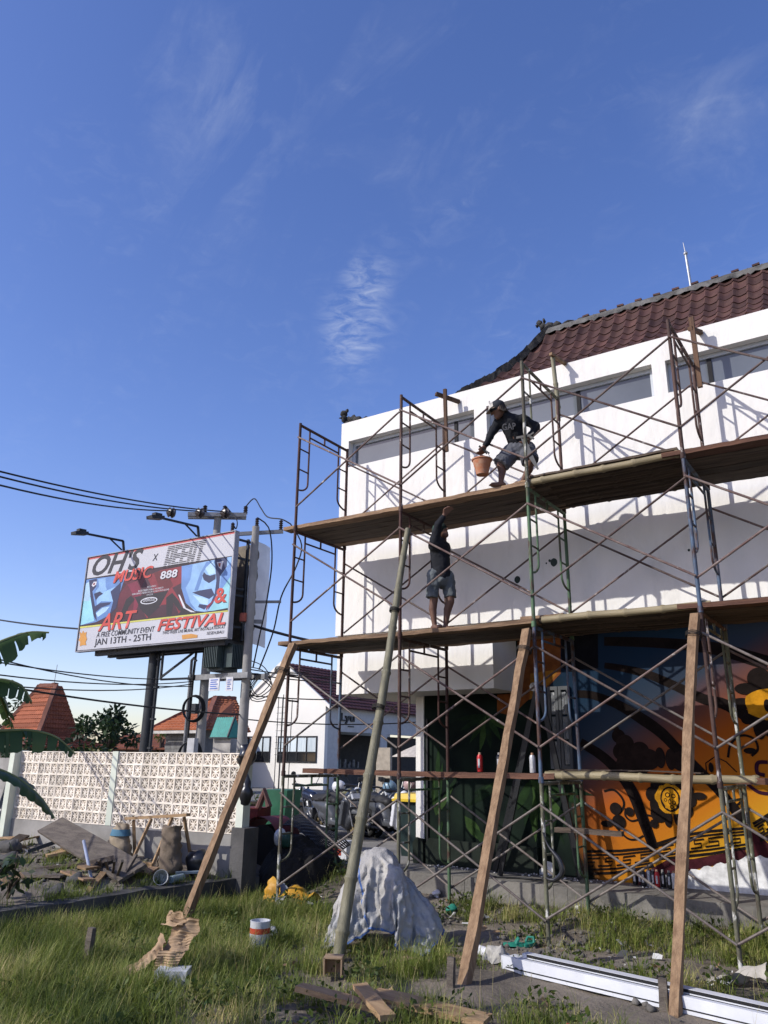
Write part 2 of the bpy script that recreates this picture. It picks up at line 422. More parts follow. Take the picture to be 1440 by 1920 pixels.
STROKES = (('ink',((3.71,3.5),(4.35,3.44),(4.84,3.37),(5.24,3.28),(5.74,3.09)),(0.12,0.135,0.144,0.165,0.18)),('ink',((3.69,3.17),(3.97,3.11),(4.27,3.02),(4.58,2.87),(4.94,2.68),(5.2,2.6),(5.64,2.31)),(0.08,0.1,0.11,0.12,0.13,0.14,0.15)),('ink',((3.28,2.8),(3.51,2.77),(3.83,2.64),(4.12,2.46),(4.36,2.28),(4.56,2.06),(4.76,1.84),(5.01,1.57),(5.26,1.22)),(0.1,0.11,0.13,0.15,0.14,0.13,0.124,0.12,0.12)),('ink',((3.28,2.15),(3.56,1.98),(3.78,1.77),(3.94,1.52),(4.03,1.25),(4.15,0.86)),(0.12,0.13,0.14,0.15,0.14,0.12)),('ink',((3.56,1.53),(3.69,1.55),(3.79,1.46),(3.81,1.36),(3.73,1.26),(3.65,1.3)),(0.028,0.028,0.028,0.028,0.028,0.028)),('ink',((3.83,1.33),(3.82,1.24),(3.89,1.18),(3.99,1.2)),(0.024,0.024,0.024,0.024)),('ink',((4.09,1.26),(4.18,1.24),(4.22,1.17),(4.17,1.12)),(0.024,0.024,0.024,0.024)),('ink',((3.69,1.09),(3.82,0.97),(3.93,0.96),(4.03,1.01)),(0.024,0.024,0.024,0.024)),('ink',((4.88,1.79),(4.88,1.9),(5.0,1.98),(5.12,1.92),(5.23,1.8)),(0.014,0.014,0.014,0.014,0.014)),('ink',((5.15,1.97),(5.2,2.13),(5.33,2.23),(5.47,2.19),(5.5,2.07),(5.42,1.99)),(0.028,0.028,0.028,0.028,0.028,0.028)),('plum',((5.34,1.66),(5.44,1.58),(5.56,1.56)),(0.04,0.04,0.04)),('plum',((5.59,1.92),(5.48,1.91),(5.46,1.8),(5.54,1.77)),(0.044,0.044,0.044,0.044)),('ink',((5.16,1.4),(5.24,1.47),(5.28,1.59)),(0.024,0.024,0.024)),('ink',((4.21,0.754),(4.292,0.766),(4.375,0.779),(4.457,0.792),(4.54,0.805),(4.612,0.818),(4.685,0.83),(4.757,0.843),(4.83,0.855),(4.93,0.878),(5.03,0.9),(5.13,0.922),(5.23,0.945)),(0.03,0.03,0.03,0.03,0.03,0.03,0.03,0.03,0.03,0.03,0.03,0.03,0.03)),('ink',((4.206,0.786),(4.289,0.802),(4.372,0.818),(4.455,0.834),(4.538,0.85),(4.61,0.863),(4.683,0.876),(4.756,0.889),(4.828,0.902),(4.93,0.923),(5.031,0.944),(5.133,0.965),(5.234,0.986)),(0.022,0.022,0.022,0.022,0.022,0.022,0.022,0.022,0.022,0.022,0.022,0.022,0.022)),('ink',((4.194,0.898),(4.278,0.924),(4.363,0.951),(4.447,0.978),(4.532,1.005),(4.604,1.02),(4.677,1.034),(4.749,1.049),(4.822,1.063),(4.928,1.08),(5.034,1.096),(5.14,1.112),(5.246,1.129)),(0.022,0.022,0.022,0.022,0.022,0.022,0.022,0.022,0.022,0.022,0.022,0.022,0.022)),('ink',((4.19,0.926),(4.275,0.956),(4.36,0.986),(4.445,1.015),(4.53,1.045),(4.603,1.06),(4.675,1.075),(4.748,1.09),(4.82,1.105),(4.928,1.12),(5.035,1.135),(5.142,1.15),(5.25,1.165)),(0.03,0.03,0.03,0.03,0.03,0.03,0.03,0.03,0.03,0.03,0.03,0.03,0.03)),('ink',((4.207,0.812),(4.353,0.844),(4.35,0.882),(4.26,0.859),(4.257,0.89),(4.394,0.93)),(0.02,0.02,0.02,0.02,0.02,0.02)),('ink',((4.407,0.856),(4.551,0.888),(4.549,0.933),(4.461,0.911),(4.459,0.949),(4.588,0.981)),(0.02,0.02,0.02,0.02,0.02,0.02)),('ink',((4.598,0.896),(4.725,0.92),(4.723,0.966),(4.645,0.951),(4.643,0.992),(4.762,1.015)),(0.02,0.02,0.02,0.02,0.02,0.02)),('ink',((4.772,0.928),(4.929,0.958),(4.929,1.004),(4.819,0.984),(4.817,1.026),(4.986,1.054)),(0.02,0.02,0.02,0.02,0.02,0.02)),('ink',((4.996,0.971),(5.175,1.006),(5.178,1.048),(5.066,1.028),(5.067,1.067),(5.239,1.096)),(0.02,0.02,0.02,0.02,0.02,0.02)),('ink',((3.103,0.486),(3.188,0.496),(3.273,0.506),(3.358,0.516),(3.443,0.526),(3.528,0.536),(3.612,0.546),(3.699,0.565),(3.785,0.585),(3.871,0.605),(3.957,0.625),(4.044,0.645),(4.13,0.664)),(0.03,0.03,0.03,0.03,0.03,0.03,0.03,0.03,0.03,0.03,0.03,0.03,0.03)),('ink',((3.134,0.54),(3.217,0.549),(3.301,0.559),(3.384,0.568),(3.467,0.577),(3.551,0.587),(3.634,0.596),(3.717,0.614),(3.799,0.632),(3.882,0.65),(3.965,0.668),(4.047,0.686),(4.13,0.704)),(0.022,0.022,0.022,0.022,0.022,0.022,0.022,0.022,0.022,0.022,0.022,0.022,0.022)),('ink',((3.239,0.726),(3.318,0.733),(3.396,0.741),(3.474,0.748),(3.552,0.755),(3.63,0.762),(3.708,0.77),(3.779,0.781),(3.849,0.793),(3.919,0.805),(3.989,0.817),(4.06,0.829),(4.13,0.84)),(0.022,0.022,0.022,0.022,0.022,0.022,0.022,0.022,0.022,0.022,0.022,0.022,0.022)),('ink',((3.267,0.774),(3.343,0.781),(3.42,0.787),(3.497,0.794),(3.574,0.801),(3.651,0.808),(3.728,0.814),(3.795,0.825),(3.862,0.835),(3.929,0.845),(3.996,0.855),(4.063,0.865),(4.13,0.876)),(0.03,0.03,0.03,0.03,0.03,0.03,0.03,0.03,0.03,0.03,0.03,0.03,0.03)),('ink',((3.163,0.583),(3.343,0.602),(3.37,0.655),(3.261,0.643),(3.287,0.691),(3.449,0.707)),(0.02,0.02,0.02,0.02,0.02,0.02)),('ink',((3.409,0.609),(3.589,0.629),(3.612,0.679),(3.503,0.668),(3.525,0.714),(3.687,0.73)),(0.02,0.02,0.02,0.02,0.02,0.02)),('ink',((3.656,0.636),(3.83,0.673),(3.844,0.719),(3.741,0.699),(3.757,0.742),(3.906,0.769)),(0.02,0.02,0.02,0.02,0.02,0.02)),('ink',((3.895,0.686),(4.07,0.722),(4.073,0.763),(3.97,0.743),(3.977,0.782),(4.126,0.809)),(0.02,0.02,0.02,0.02,0.02,0.02)),('ink',((5.399,1.034),(5.415,1.044),(5.431,1.054),(5.446,1.064),(5.462,1.074),(5.478,1.084),(5.494,1.094),(5.51,1.104),(5.526,1.114),(5.542,1.124),(5.557,1.134),(5.573,1.144),(5.589,1.154)),(0.03,0.03,0.03,0.03,0.03,0.03,0.03,0.03,0.03,0.03,0.03,0.03,0.03)),('ink',((5.388,1.068),(5.404,1.078),(5.42,1.088),(5.436,1.098),(5.453,1.109),(5.469,1.119),(5.485,1.129),(5.501,1.139),(5.517,1.149),(5.534,1.16),(5.55,1.17),(5.566,1.18),(5.582,1.19)),(0.022,0.022,0.022,0.022,0.022,0.022,0.022,0.022,0.022,0.022,0.022,0.022,0.022)),('ink',((5.351,1.186),(5.368,1.196),(5.385,1.207),(5.402,1.218),(5.42,1.229),(5.437,1.239),(5.454,1.25),(5.471,1.261),(5.488,1.271),(5.506,1.282),(5.523,1.293),(5.54,1.303),(5.557,1.314)),(0.022,0.022,0.022,0.022,0.022,0.022,0.022,0.022,0.022,0.022,0.022,0.022,0.022)),('ink',((5.341,1.216),(5.359,1.227),(5.376,1.238),(5.394,1.249),(5.411,1.259),(5.429,1.27),(5.446,1.281),(5.463,1.292),(5.481,1.303),(5.498,1.314),(5.516,1.324),(5.533,1.335),(5.551,1.346)),(0.03,0.03,0.03,0.03,0.03,0.03,0.03,0.03,0.03,0.03,0.03,0.03,0.03)),('ink',((5.382,1.096),(5.453,1.141),(5.444,1.176),(5.399,1.148),(5.39,1.178),(5.459,1.221)),(0.02,0.02,0.02,0.02,0.02,0.02)),('ink',((5.48,1.158),(5.552,1.203),(5.544,1.238),(5.499,1.21),(5.492,1.242),(5.561,1.285)),(0.02,0.02,0.02,0.02,0.02,0.02)))
DISCS = (('umber',(3.77,2.33),0.056,0.028),('umber',(3.81,2.23),0.09,0.09),('umber',(3.89,2.13),0.12,0.12),('umber',(3.83,2.03),0.11,0.11),('umber',(3.94,1.98),0.15,0.15),('umber',(4.08,2.04),0.12,0.12),('umber',(4.19,1.94),0.13,0.13),('umber',(4.33,1.96),0.065,0.13),('umber',(4.46,1.94),0.065,0.13),('umber',(4.58,1.92),0.12,0.12),('umber',(3.87,1.87),0.12,0.12),('umber',(4.05,1.87),0.14,0.14),('ink',(4.62,1.46),0.104,0.104),('ink',(4.57,1.34),0.104,0.104),('ink',(4.48,1.25),0.052,0.104),('ink',(4.36,1.23),0.052,0.104),('ink',(4.25,1.28),0.104,0.104),('ink',(4.2,1.38),0.052,0.104),('ink',(4.21,1.51),0.104,0.104),('ink',(4.28,1.62),0.104,0.104),('ink',(4.4,1.67),0.104,0.104),('ink',(4.52,1.66),0.052,0.104),('ink',(4.6,1.58),0.104,0.104),('amber',(4.41,1.46),0.184,0.196),('ink',(4.41,1.46),0.124,0.152),('amber',(4.41,1.46),0.104,0.132),('ink',(4.38,1.51),0.032,0.032),('amber',(4.38,1.51),0.019,0.019),('ink',(4.45,1.5),0.028,0.028),('amber',(4.45,1.5),0.017,0.017),('ink',(4.4,1.43),0.017,0.034),('amber',(4.4,1.43),0.01,0.02),('ink',(4.45,1.42),0.026,0.026),('amber',(4.45,1.42),0.016,0.016),('ink',(4.42,1.37),0.024,0.024),('amber',(4.42,1.37),0.014,0.014),('ink',(4.35,1.45),0.02,0.02),('amber',(4.35,1.45),0.012,0.012),('ink',(5.95,2.6),0.14,0.14),('ink',(5.87,2.43),0.14,0.14),('ink',(5.72,2.32),0.14,0.14),('ink',(5.55,2.32),0.07,0.14),('ink',(5.42,2.43),0.07,0.07),('ink',(5.38,2.61),0.14,0.07),('ink',(5.46,2.79),0.14,0.07),('ink',(5.62,2.9),0.14,0.14),('ink',(5.8,2.89),0.07,0.07),('ink',(5.92,2.78),0.14,0.14),('amber',(5.67,2.6),0.26,0.2),('ink',(5.67,2.58),0.038,0.076),('ink',(3.7,1.32),0.076,0.076),('ink',(3.73,1.16),0.088,0.088),('ink',(3.57,1.13),0.08,0.04),('ink',(3.88,1.29),0.056,0.056),('ink',(4.18,1.16),0.052,0.052),('ink',(4.76,1.51),0.088,0.044),('ink',(4.94,1.85),0.03,0.06),('ink',(5.41,2.05),0.072,0.036))
MPOLYS = (('rust',((2.41,3.59),(3.08,3.62),(3.05,3.09),(2.87,2.93),(2.51,2.72),(2.27,2.52),(2.04,2.58),(2.05,2.83),(2.39,2.84))),('amberdim',((2.59,3.11),(3.0,3.15),(3.0,3.1),(2.85,2.93),(2.56,2.74))),('black',((3.09,3.68),(3.63,3.64),(3.6,3.14),(3.51,3.12),(3.1,3.15),(3.07,3.19))),('maroon',((3.87,0.51),(4.13,0.65),(4.32,0.76),(4.61,0.78),(5.22,0.93),(5.24,0.81),(4.95,0.75),(4.58,0.65),(4.43,0.59),(4.4,0.44),(3.86,0.39))),('maroon',((5.27,1.22),(5.49,1.0),(5.47,0.84),(5.24,0.82))),('leafa',((1.87,2.55),(1.79,2.53),(1.69,2.5),(1.6,2.46),(1.51,2.4),(1.46,2.36),(1.42,2.32),(1.47,2.33),(1.55,2.35),(1.65,2.39),(1.74,2.43),(1.81,2.49))),('leafb',((1.87,2.55),(1.8,2.49),(1.73,2.42),(1.66,2.34),(1.62,2.25),(1.59,2.18),(1.57,2.13),(1.61,2.17),(1.67,2.22),(1.75,2.3),(1.8,2.38),(1.84,2.47))),('leafc',((1.87,2.55),(1.83,2.47),(1.78,2.37),(1.75,2.26),(1.74,2.15),(1.74,2.07),(1.74,2.02),(1.77,2.07),(1.81,2.14),(1.85,2.25),(1.87,2.35),(1.87,2.46))),('leafa',((1.87,2.55),(1.85,2.47),(1.84,2.37),(1.85,2.27),(1.87,2.17),(1.9,2.1),(1.92,2.06),(1.93,2.1),(1.94,2.18),(1.94,2.28),(1.93,2.38),(1.9,2.47))),('leafb',((1.87,2.55),(1.88,2.48),(1.91,2.39),(1.95,2.32),(2.01,2.25),(2.06,2.2),(2.09,2.17),(2.08,2.21),(2.07,2.27),(2.03,2.36),(1.99,2.43),(1.92,2.5))),('leafc',((1.87,2.55),(1.9,2.49),(1.96,2.43),(2.02,2.38),(2.1,2.35),(2.16,2.33),(2.2,2.31),(2.18,2.35),(2.14,2.39),(2.08,2.45),(2.02,2.5),(1.93,2.53))),('leafa',((1.87,2.55),(1.79,2.56),(1.68,2.56),(1.58,2.55),(1.48,2.52),(1.4,2.5),(1.35,2.48),(1.41,2.47),(1.49,2.47),(1.59,2.47),(1.7,2.48),(1.8,2.52))),('leafb',((0.99,1.11),(1.03,1.22),(1.08,1.36),(1.1,1.51),(1.11,1.67),(1.12,1.78),(1.11,1.86),(1.09,1.79),(1.05,1.67),(1.01,1.52),(0.99,1.37),(0.99,1.22))),('leafc',((0.99,1.11),(1.01,1.19),(1.02,1.3),(1.01,1.42),(0.99,1.53),(0.97,1.61),(0.95,1.67),(0.94,1.61),(0.93,1.52),(0.92,1.41),(0.93,1.3),(0.96,1.19))),('leafa',((0.99,1.11),(1.07,1.19),(1.17,1.32),(1.26,1.44),(1.33,1.58),(1.38,1.68),(1.41,1.75),(1.35,1.69),(1.28,1.6),(1.18,1.48),(1.1,1.35),(1.03,1.21))),('leafb',((0.99,1.11),(1.02,1.26),(1.05,1.46),(1.07,1.66),(1.07,1.87),(1.06,2.02),(1.05,2.13),(1.03,2.03),(1.0,1.87),(0.98,1.66),(0.97,1.46),(0.98,1.26))),('leafc',((0.99,1.11),(1.06,1.16),(1.13,1.24),(1.19,1.32),(1.24,1.41),(1.27,1.48),(1.29,1.52),(1.25,1.49),(1.19,1.43),(1.12,1.35),(1.06,1.27),(1.02,1.18))),('leafa',((2.52,1.65),(2.56,1.5),(2.63,1.32),(2.72,1.16),(2.83,1.01),(2.92,0.9),(2.98,0.83),(2.95,0.92),(2.91,1.05),(2.84,1.22),(2.74,1.38),(2.62,1.53))),('leafb',((2.52,1.65),(2.53,1.52),(2.55,1.35),(2.6,1.2),(2.67,1.05),(2.73,0.95),(2.78,0.88),(2.77,0.96),(2.76,1.08),(2.73,1.24),(2.67,1.39),(2.59,1.54))),('leafc',((2.52,1.65),(2.49,1.52),(2.47,1.35),(2.48,1.19),(2.51,1.03),(2.54,0.91),(2.56,0.84),(2.58,0.92),(2.6,1.04),(2.61,1.2),(2.6,1.37),(2.56,1.53))),('leafa',((2.52,1.65),(2.47,1.56),(2.42,1.43),(2.4,1.31),(2.39,1.19),(2.4,1.09),(2.41,1.03),(2.44,1.09),(2.49,1.18),(2.53,1.3),(2.55,1.43),(2.54,1.55))),('leafb',((2.52,1.65),(2.46,1.6),(2.39,1.52),(2.34,1.44),(2.31,1.35),(2.31,1.28),(2.3,1.24),(2.34,1.27),(2.4,1.32),(2.46,1.4),(2.5,1.48),(2.52,1.57))),('leafc',((2.52,1.65),(2.59,1.53),(2.68,1.39),(2.8,1.26),(2.93,1.16),(3.03,1.08),(3.1,1.04),(3.06,1.11),(3.0,1.21),(2.9,1.34),(2.78,1.46),(2.64,1.57))),('leafa',((2.52,1.65),(2.65,1.59),(2.83,1.53),(3.01,1.49),(3.2,1.47),(3.34,1.47),(3.43,1.47),(3.35,1.5),(3.22,1.55),(3.05,1.6),(2.87,1.64),(2.67,1.65))),('leafb',((2.52,1.65),(2.64,1.57),(2.79,1.48),(2.95,1.41),(3.13,1.37),(3.26,1.34),(3.34,1.33),(3.27,1.38),(3.17,1.44),(3.02,1.52),(2.85,1.58),(2.67,1.62))),('leafc',((2.52,1.65),(2.53,1.6),(2.56,1.54),(2.6,1.51),(2.66,1.49),(2.71,1.48),(2.75,1.48),(2.74,1.51),(2.73,1.55),(2.69,1.6),(2.65,1.63),(2.58,1.64))),('leafc',((1.47,1.13),(1.48,1.06),(1.5,0.97),(1.56,0.9),(1.63,0.85),(1.7,0.82),(1.75,0.8),(1.74,0.85),(1.73,0.92),(1.7,0.99),(1.64,1.06),(1.55,1.1))),('leafb',((1.87,0.71),(1.86,0.77),(1.83,0.84),(1.78,0.9),(1.71,0.94),(1.65,0.97),(1.61,0.99),(1.62,0.95),(1.64,0.89),(1.68,0.83),(1.73,0.77),(1.81,0.73))),('leafb',((1.1,1.04),(1.07,1.01),(1.04,0.97),(1.02,0.92),(1.01,0.87),(1.01,0.84),(1.01,0.81),(1.03,0.83),(1.06,0.86),(1.09,0.91),(1.1,0.95),(1.11,1.0))),('leafa',((2.07,1.6),(1.99,1.59),(1.89,1.58),(1.79,1.55),(1.7,1.5),(1.64,1.45),(1.6,1.42),(1.65,1.43),(1.73,1.44),(1.83,1.46),(1.93,1.5),(2.01,1.55))),('leafb',((2.07,1.6),(2.02,1.61),(1.96,1.61),(1.91,1.59),(1.87,1.56),(1.83,1.53),(1.81,1.5),(1.85,1.5),(1.89,1.5),(1.95,1.5),(2.0,1.53),(2.04,1.56))),('leafc',((2.07,1.6),(2.03,1.58),(1.99,1.54),(1.97,1.5),(1.97,1.46),(1.97,1.42),(1.98,1.4),(2.0,1.42),(2.04,1.44),(2.07,1.48),(2.09,1.52),(2.08,1.56))),('leafa',((2.07,1.6),(1.97,1.57),(1.85,1.52),(1.73,1.45),(1.63,1.37),(1.55,1.3),(1.51,1.26),(1.57,1.28),(1.67,1.32),(1.79,1.37),(1.9,1.44),(2.0,1.53))))
PLASTIC = ((2.85,2.91),(3.17,1.8))

# ================================================================== DRAPED TARPAULIN (settled by cloth simulation before anything else exists)
def drape_tarp():
    def hz(x, y):
        z = 0.80 * max(0.0, 1 - math.hypot((x + 0.03) / 0.40, y / 0.42) ** 2.8)
        z = max(z, 0.36 * max(0.0, 1 - math.hypot((x - 0.50) / 0.22, (y + 0.10) / 0.24) ** 2.4)); z = max(z, 0.58 * max(0.0, 1 - math.hypot((x + 0.26) / 0.22, (y + 0.20) / 0.26) ** 2.6), 0.66 * max(0.0, 1 - math.hypot((x - 0.18) / 0.2, (y + 0.24) / 0.22) ** 3))
        return z + 0.02 * noise.noise(Vector((x * 5, y * 5, 0)))
    n = 60; me = bpy.data.meshes.new('heap_proxy')
    me.from_pydata([(-1.5 + 3 * i / n, -1.5 + 3 * j / n, hz(-1.5 + 3 * i / n, -1.5 + 3 * j / n)) for j in range(n + 1) for i in range(n + 1)], [], [(j * (n + 1) + i, j * (n + 1) + i + 1, (j + 1) * (n + 1) + i + 1, (j + 1) * (n + 1) + i) for j in range(n) for i in range(n)])
    h = bpy.data.objects.new('heap_proxy', me); COL.objects.link(h)
    h.modifiers.new('c', 'COLLISION'); h.collision.thickness_outer = 0.012; h.collision.cloth_friction = 40
    m_ = 92; S = 0.88; me2 = bpy.data.meshes.new('cloth_proxy')
    me2.from_pydata([((i / m_ * 2 - 1) * S * 1.04 + 0.06, (j / m_ * 2 - 1) * S * 0.92, 0.95 + 0.07 * noise.noise(Vector((i * 0.10, j * 0.10, 1))) + 0.05 * noise.noise(Vector((i * 0.24, j * 0.24, 5)))) for j in range(m_ + 1) for i in range(m_ + 1)], [], [(j * (m_ + 1) + i, j * (m_ + 1) + i + 1, (j + 1) * (m_ + 1) + i + 1, (j + 1) * (m_ + 1) + i) for j in range(m_) for i in range(m_)])
    t = bpy.data.objects.new('cloth_proxy', me2); COL.objects.link(t)
    c = t.modifiers.new('cl', 'CLOTH'); s = c.settings
    s.quality = 6; s.mass = 0.25; s.tension_stiffness = 25; s.compression_stiffness = 25; s.bending_stiffness = 4.0; s.shear_stiffness = 10; s.air_damping = 1.5
    c.collision_settings.use_self_collision = False; c.collision_settings.distance_min = 0.012; c.collision_settings.collision_quality = 3
    for f in range(1, 44): scene.frame_set(f)
    dg = bpy.context.evaluated_depsgraph_get(); out = bpy.data.meshes.new_from_object(t.evaluated_get(dg))
    bpy.data.objects.remove(t); bpy.data.objects.remove(h); scene.frame_set(1)
    return out
TARP_MESH = drape_tarp()

# ================================================================== GROUND
def lot_h(x, y):
    return 0.10 + 0.05 * noise.noise(Vector((x * 0.7, y * 0.7, 0))) + 0.025 * noise.noise(Vector((x * 2.9, y * 2.9, 4))) + 0.012 * noise.noise(Vector((x * 9, y * 9, 2)))
def wall_x(y):      # line of the low retaining wall
    pts = ((-30, -1.2), (-3.2, -0.98), (-2.4, -0.9), (-1.4, -0.9), (-0.4, -0.74), (0.3, -0.62))
    for (a, xa), (e, xe) in zip(pts, pts[1:]):
        if a <= y <= e: return xa + (xe - xa) * (y - a) / (e - a)
    return -0.62
def ground_h(x, y):
    lot = lot_h(x, y)
    if x > wall_x(y) - 0.06 and y < 1.55:
        h = lot
        # earth banked up below the opening between fence and building
        if x < 0.75:
            k = max(0.0, min(1.0, (y - 0.25) / 1.1)) * max(0.0, min(1.0, (0.75 - x) / 0.6))
            h = lot * (1 - k) + (0.37 + 0.05 * noise.noise(Vector((x * 3, y * 3, 1)))) * k
        if y > 0.55:
            h += 0.10 * (y - 0.55)
        return h
    if y >= 1.55: return 0.33
    return 0.36 + 0.17 * max(0.0, min(1.0, (-0.95 - x) / 0.9)) * max(0.0, min(1.0, (y + 2.6) / 1.4)) + 0.04 * noise.noise(Vector((x * 1.3, y * 1.3, 7))) + 0.02 * noise.noise(Vector((x * 5, y * 5, 7)))
xs = np.concatenate([[-900, -400, -150, -60, -30, -18, -12, -9], np.arange(-7.5, 8.01, 0.09), [9, 11, 14, 20, 40, 100, 300, 900]])
ys = np.concatenate([[-900, -300, -80, -30, -15, -11, -9, -8], np.arange(-7.2, 1.7, 0.09), [2, 3, 5, 8, 14, 25, 45, 90, 200, 500, 900]])
GV = np.array([(x, y, ground_h(x, y)) for y in ys for x in xs])
nx_ = len(xs)
GF = np.array([(j * nx_ + i, j * nx_ + i + 1, (j + 1) * nx_ + i + 1, (j + 1) * nx_ + i) for j in range(len(ys) - 1) for i in range(nx_ - 1)])
m_soil = mat('soil', (0.20, 0.165, 0.125), (0.095, 0.08, 0.064), scale=1.6, rough=0.95, bump=0.9, bscale=26, c3=(0.27, 0.24, 0.20), scale3=0.7, lo3=0.5, hi3=0.72, rnd=0)
ground = link(arr_mesh('ground', GV, GF, m_soil, True), 'ground', kind='structure')
m_pave = mat('pavement', (0.24, 0.225, 0.2), (0.15, 0.14, 0.125), scale=0.9, rough=0.9, bump=0.25, bscale=30, c3=(0.09, 0.085, 0.08), scale3=2.0, lo3=0.58, hi3=0.75, rnd=0)
pv = MB(); pv.b(-30, 12, 1.62, 60, 0.2, 0.40)
pv.build('pavement', m_pave, kind='structure')

# ================================================================== WHITE CORNER BUILDING
m_white = mat('white_render', (0.75, 0.727, 0.68), (0.69, 0.668, 0.622), scale=1.6, rough=0.92, bump=0.5, bscale=9, c3=(0.50, 0.475, 0.43), scale3=2.3, lo3=0.57, hi3=0.98, rnd=0, spec=0.2, stretch=(1.3, 1, 0.42))
m_frame = mat('window_frame_white', (0.46, 0.49, 0.52), (0.40, 0.43, 0.46), rough=0.4, rnd=0.03)
m_glass = mat('tinted_glass', (0.085, 0.095, 0.108), (0.12, 0.133, 0.15), scale=0.5, rough=0.1, rnd=0.05, spec=0.5)
m_dark = mat('dark_interior', (0.02, 0.02, 0.022), (0.012, 0.012, 0.014), rough=0.8)
B = thing('white_building', 'white two-storey corner building with strip windows, mural wall and dark tiled hip roof', 'building', (3.0, 1.52, 0.33))
XL, XR, YW, YMU = -0.36, 11.0, 1.52, 2.35
ZS, ZP, W0, W1 = 3.76, 7.45, 6.61, 7.09
wins = [(-0.20, 2.20), (2.41, 4.91), (5.09, 7.59), (7.8, 10.2)]
w = MB()
T = 0.28
# front wall pieces butted around the window openings
w.b(XL, XR, YW, YW + T, ZS, W0); w.b(XL, XR, YW, YW + T, W1, ZP)
edges = [XL] + [e for a in wins for e in a] + [XR]
for i in range(0, len(edges), 2):
    w.b(edges[i], edges[i + 1], YW, YW + T, W0, W1)
w.b(XL, XL + T, YW + T, 12.0, ZS, ZP - 0.002)                 # left flank wall
w.b(XL + T, XR, YW + T, 12.0, ZS, ZS + 0.14)                  # floor slab / soffit
w.build('upper_wall', m_white, B)
w = MB(); w.b(-0.33, 2.38, YW + 0.035, 12.0, 2.85, 3.758)
w.build('lower_box', m_white, B)
for k, (a, e) in enumerate(wins):
    f = MB(); t = 0.06; y0 = YW + 0.12
    f.b(a + 0.003, e - 0.003, y0, y0 + 0.07, W1 - t, W1 - 0.002); f.b(a + 0.003, e - 0.003, y0, y0 + 0.07, W0 + 0.002, W0 + t * 0.5)
    f.b(a + 0.003, a + t, y0, y0 + 0.07, W0 + t * 0.5, W1 - t); f.b(e - t, e - 0.003, y0, y0 + 0.07, W0 + t * 0.5, W1 - t)
    fr = f.build('window', m_frame, B)
    g = MB(); g.b(a + t, e - t, y0 + 0.03, y0 + 0.04, W0 + t * 0.5, W1 - t)
    g.build('pane', m_glass, fr)
    mu = MB(); mx = (e - 0.42, a + 1.38, a + 0.5, a + 1)[k]
    mu.b(mx, mx + 0.055, y0 + 0.012, y0 + 0.029, W0 + t * 0.5, W1 - t)
    mu.build('mullion', m_dark, fr)
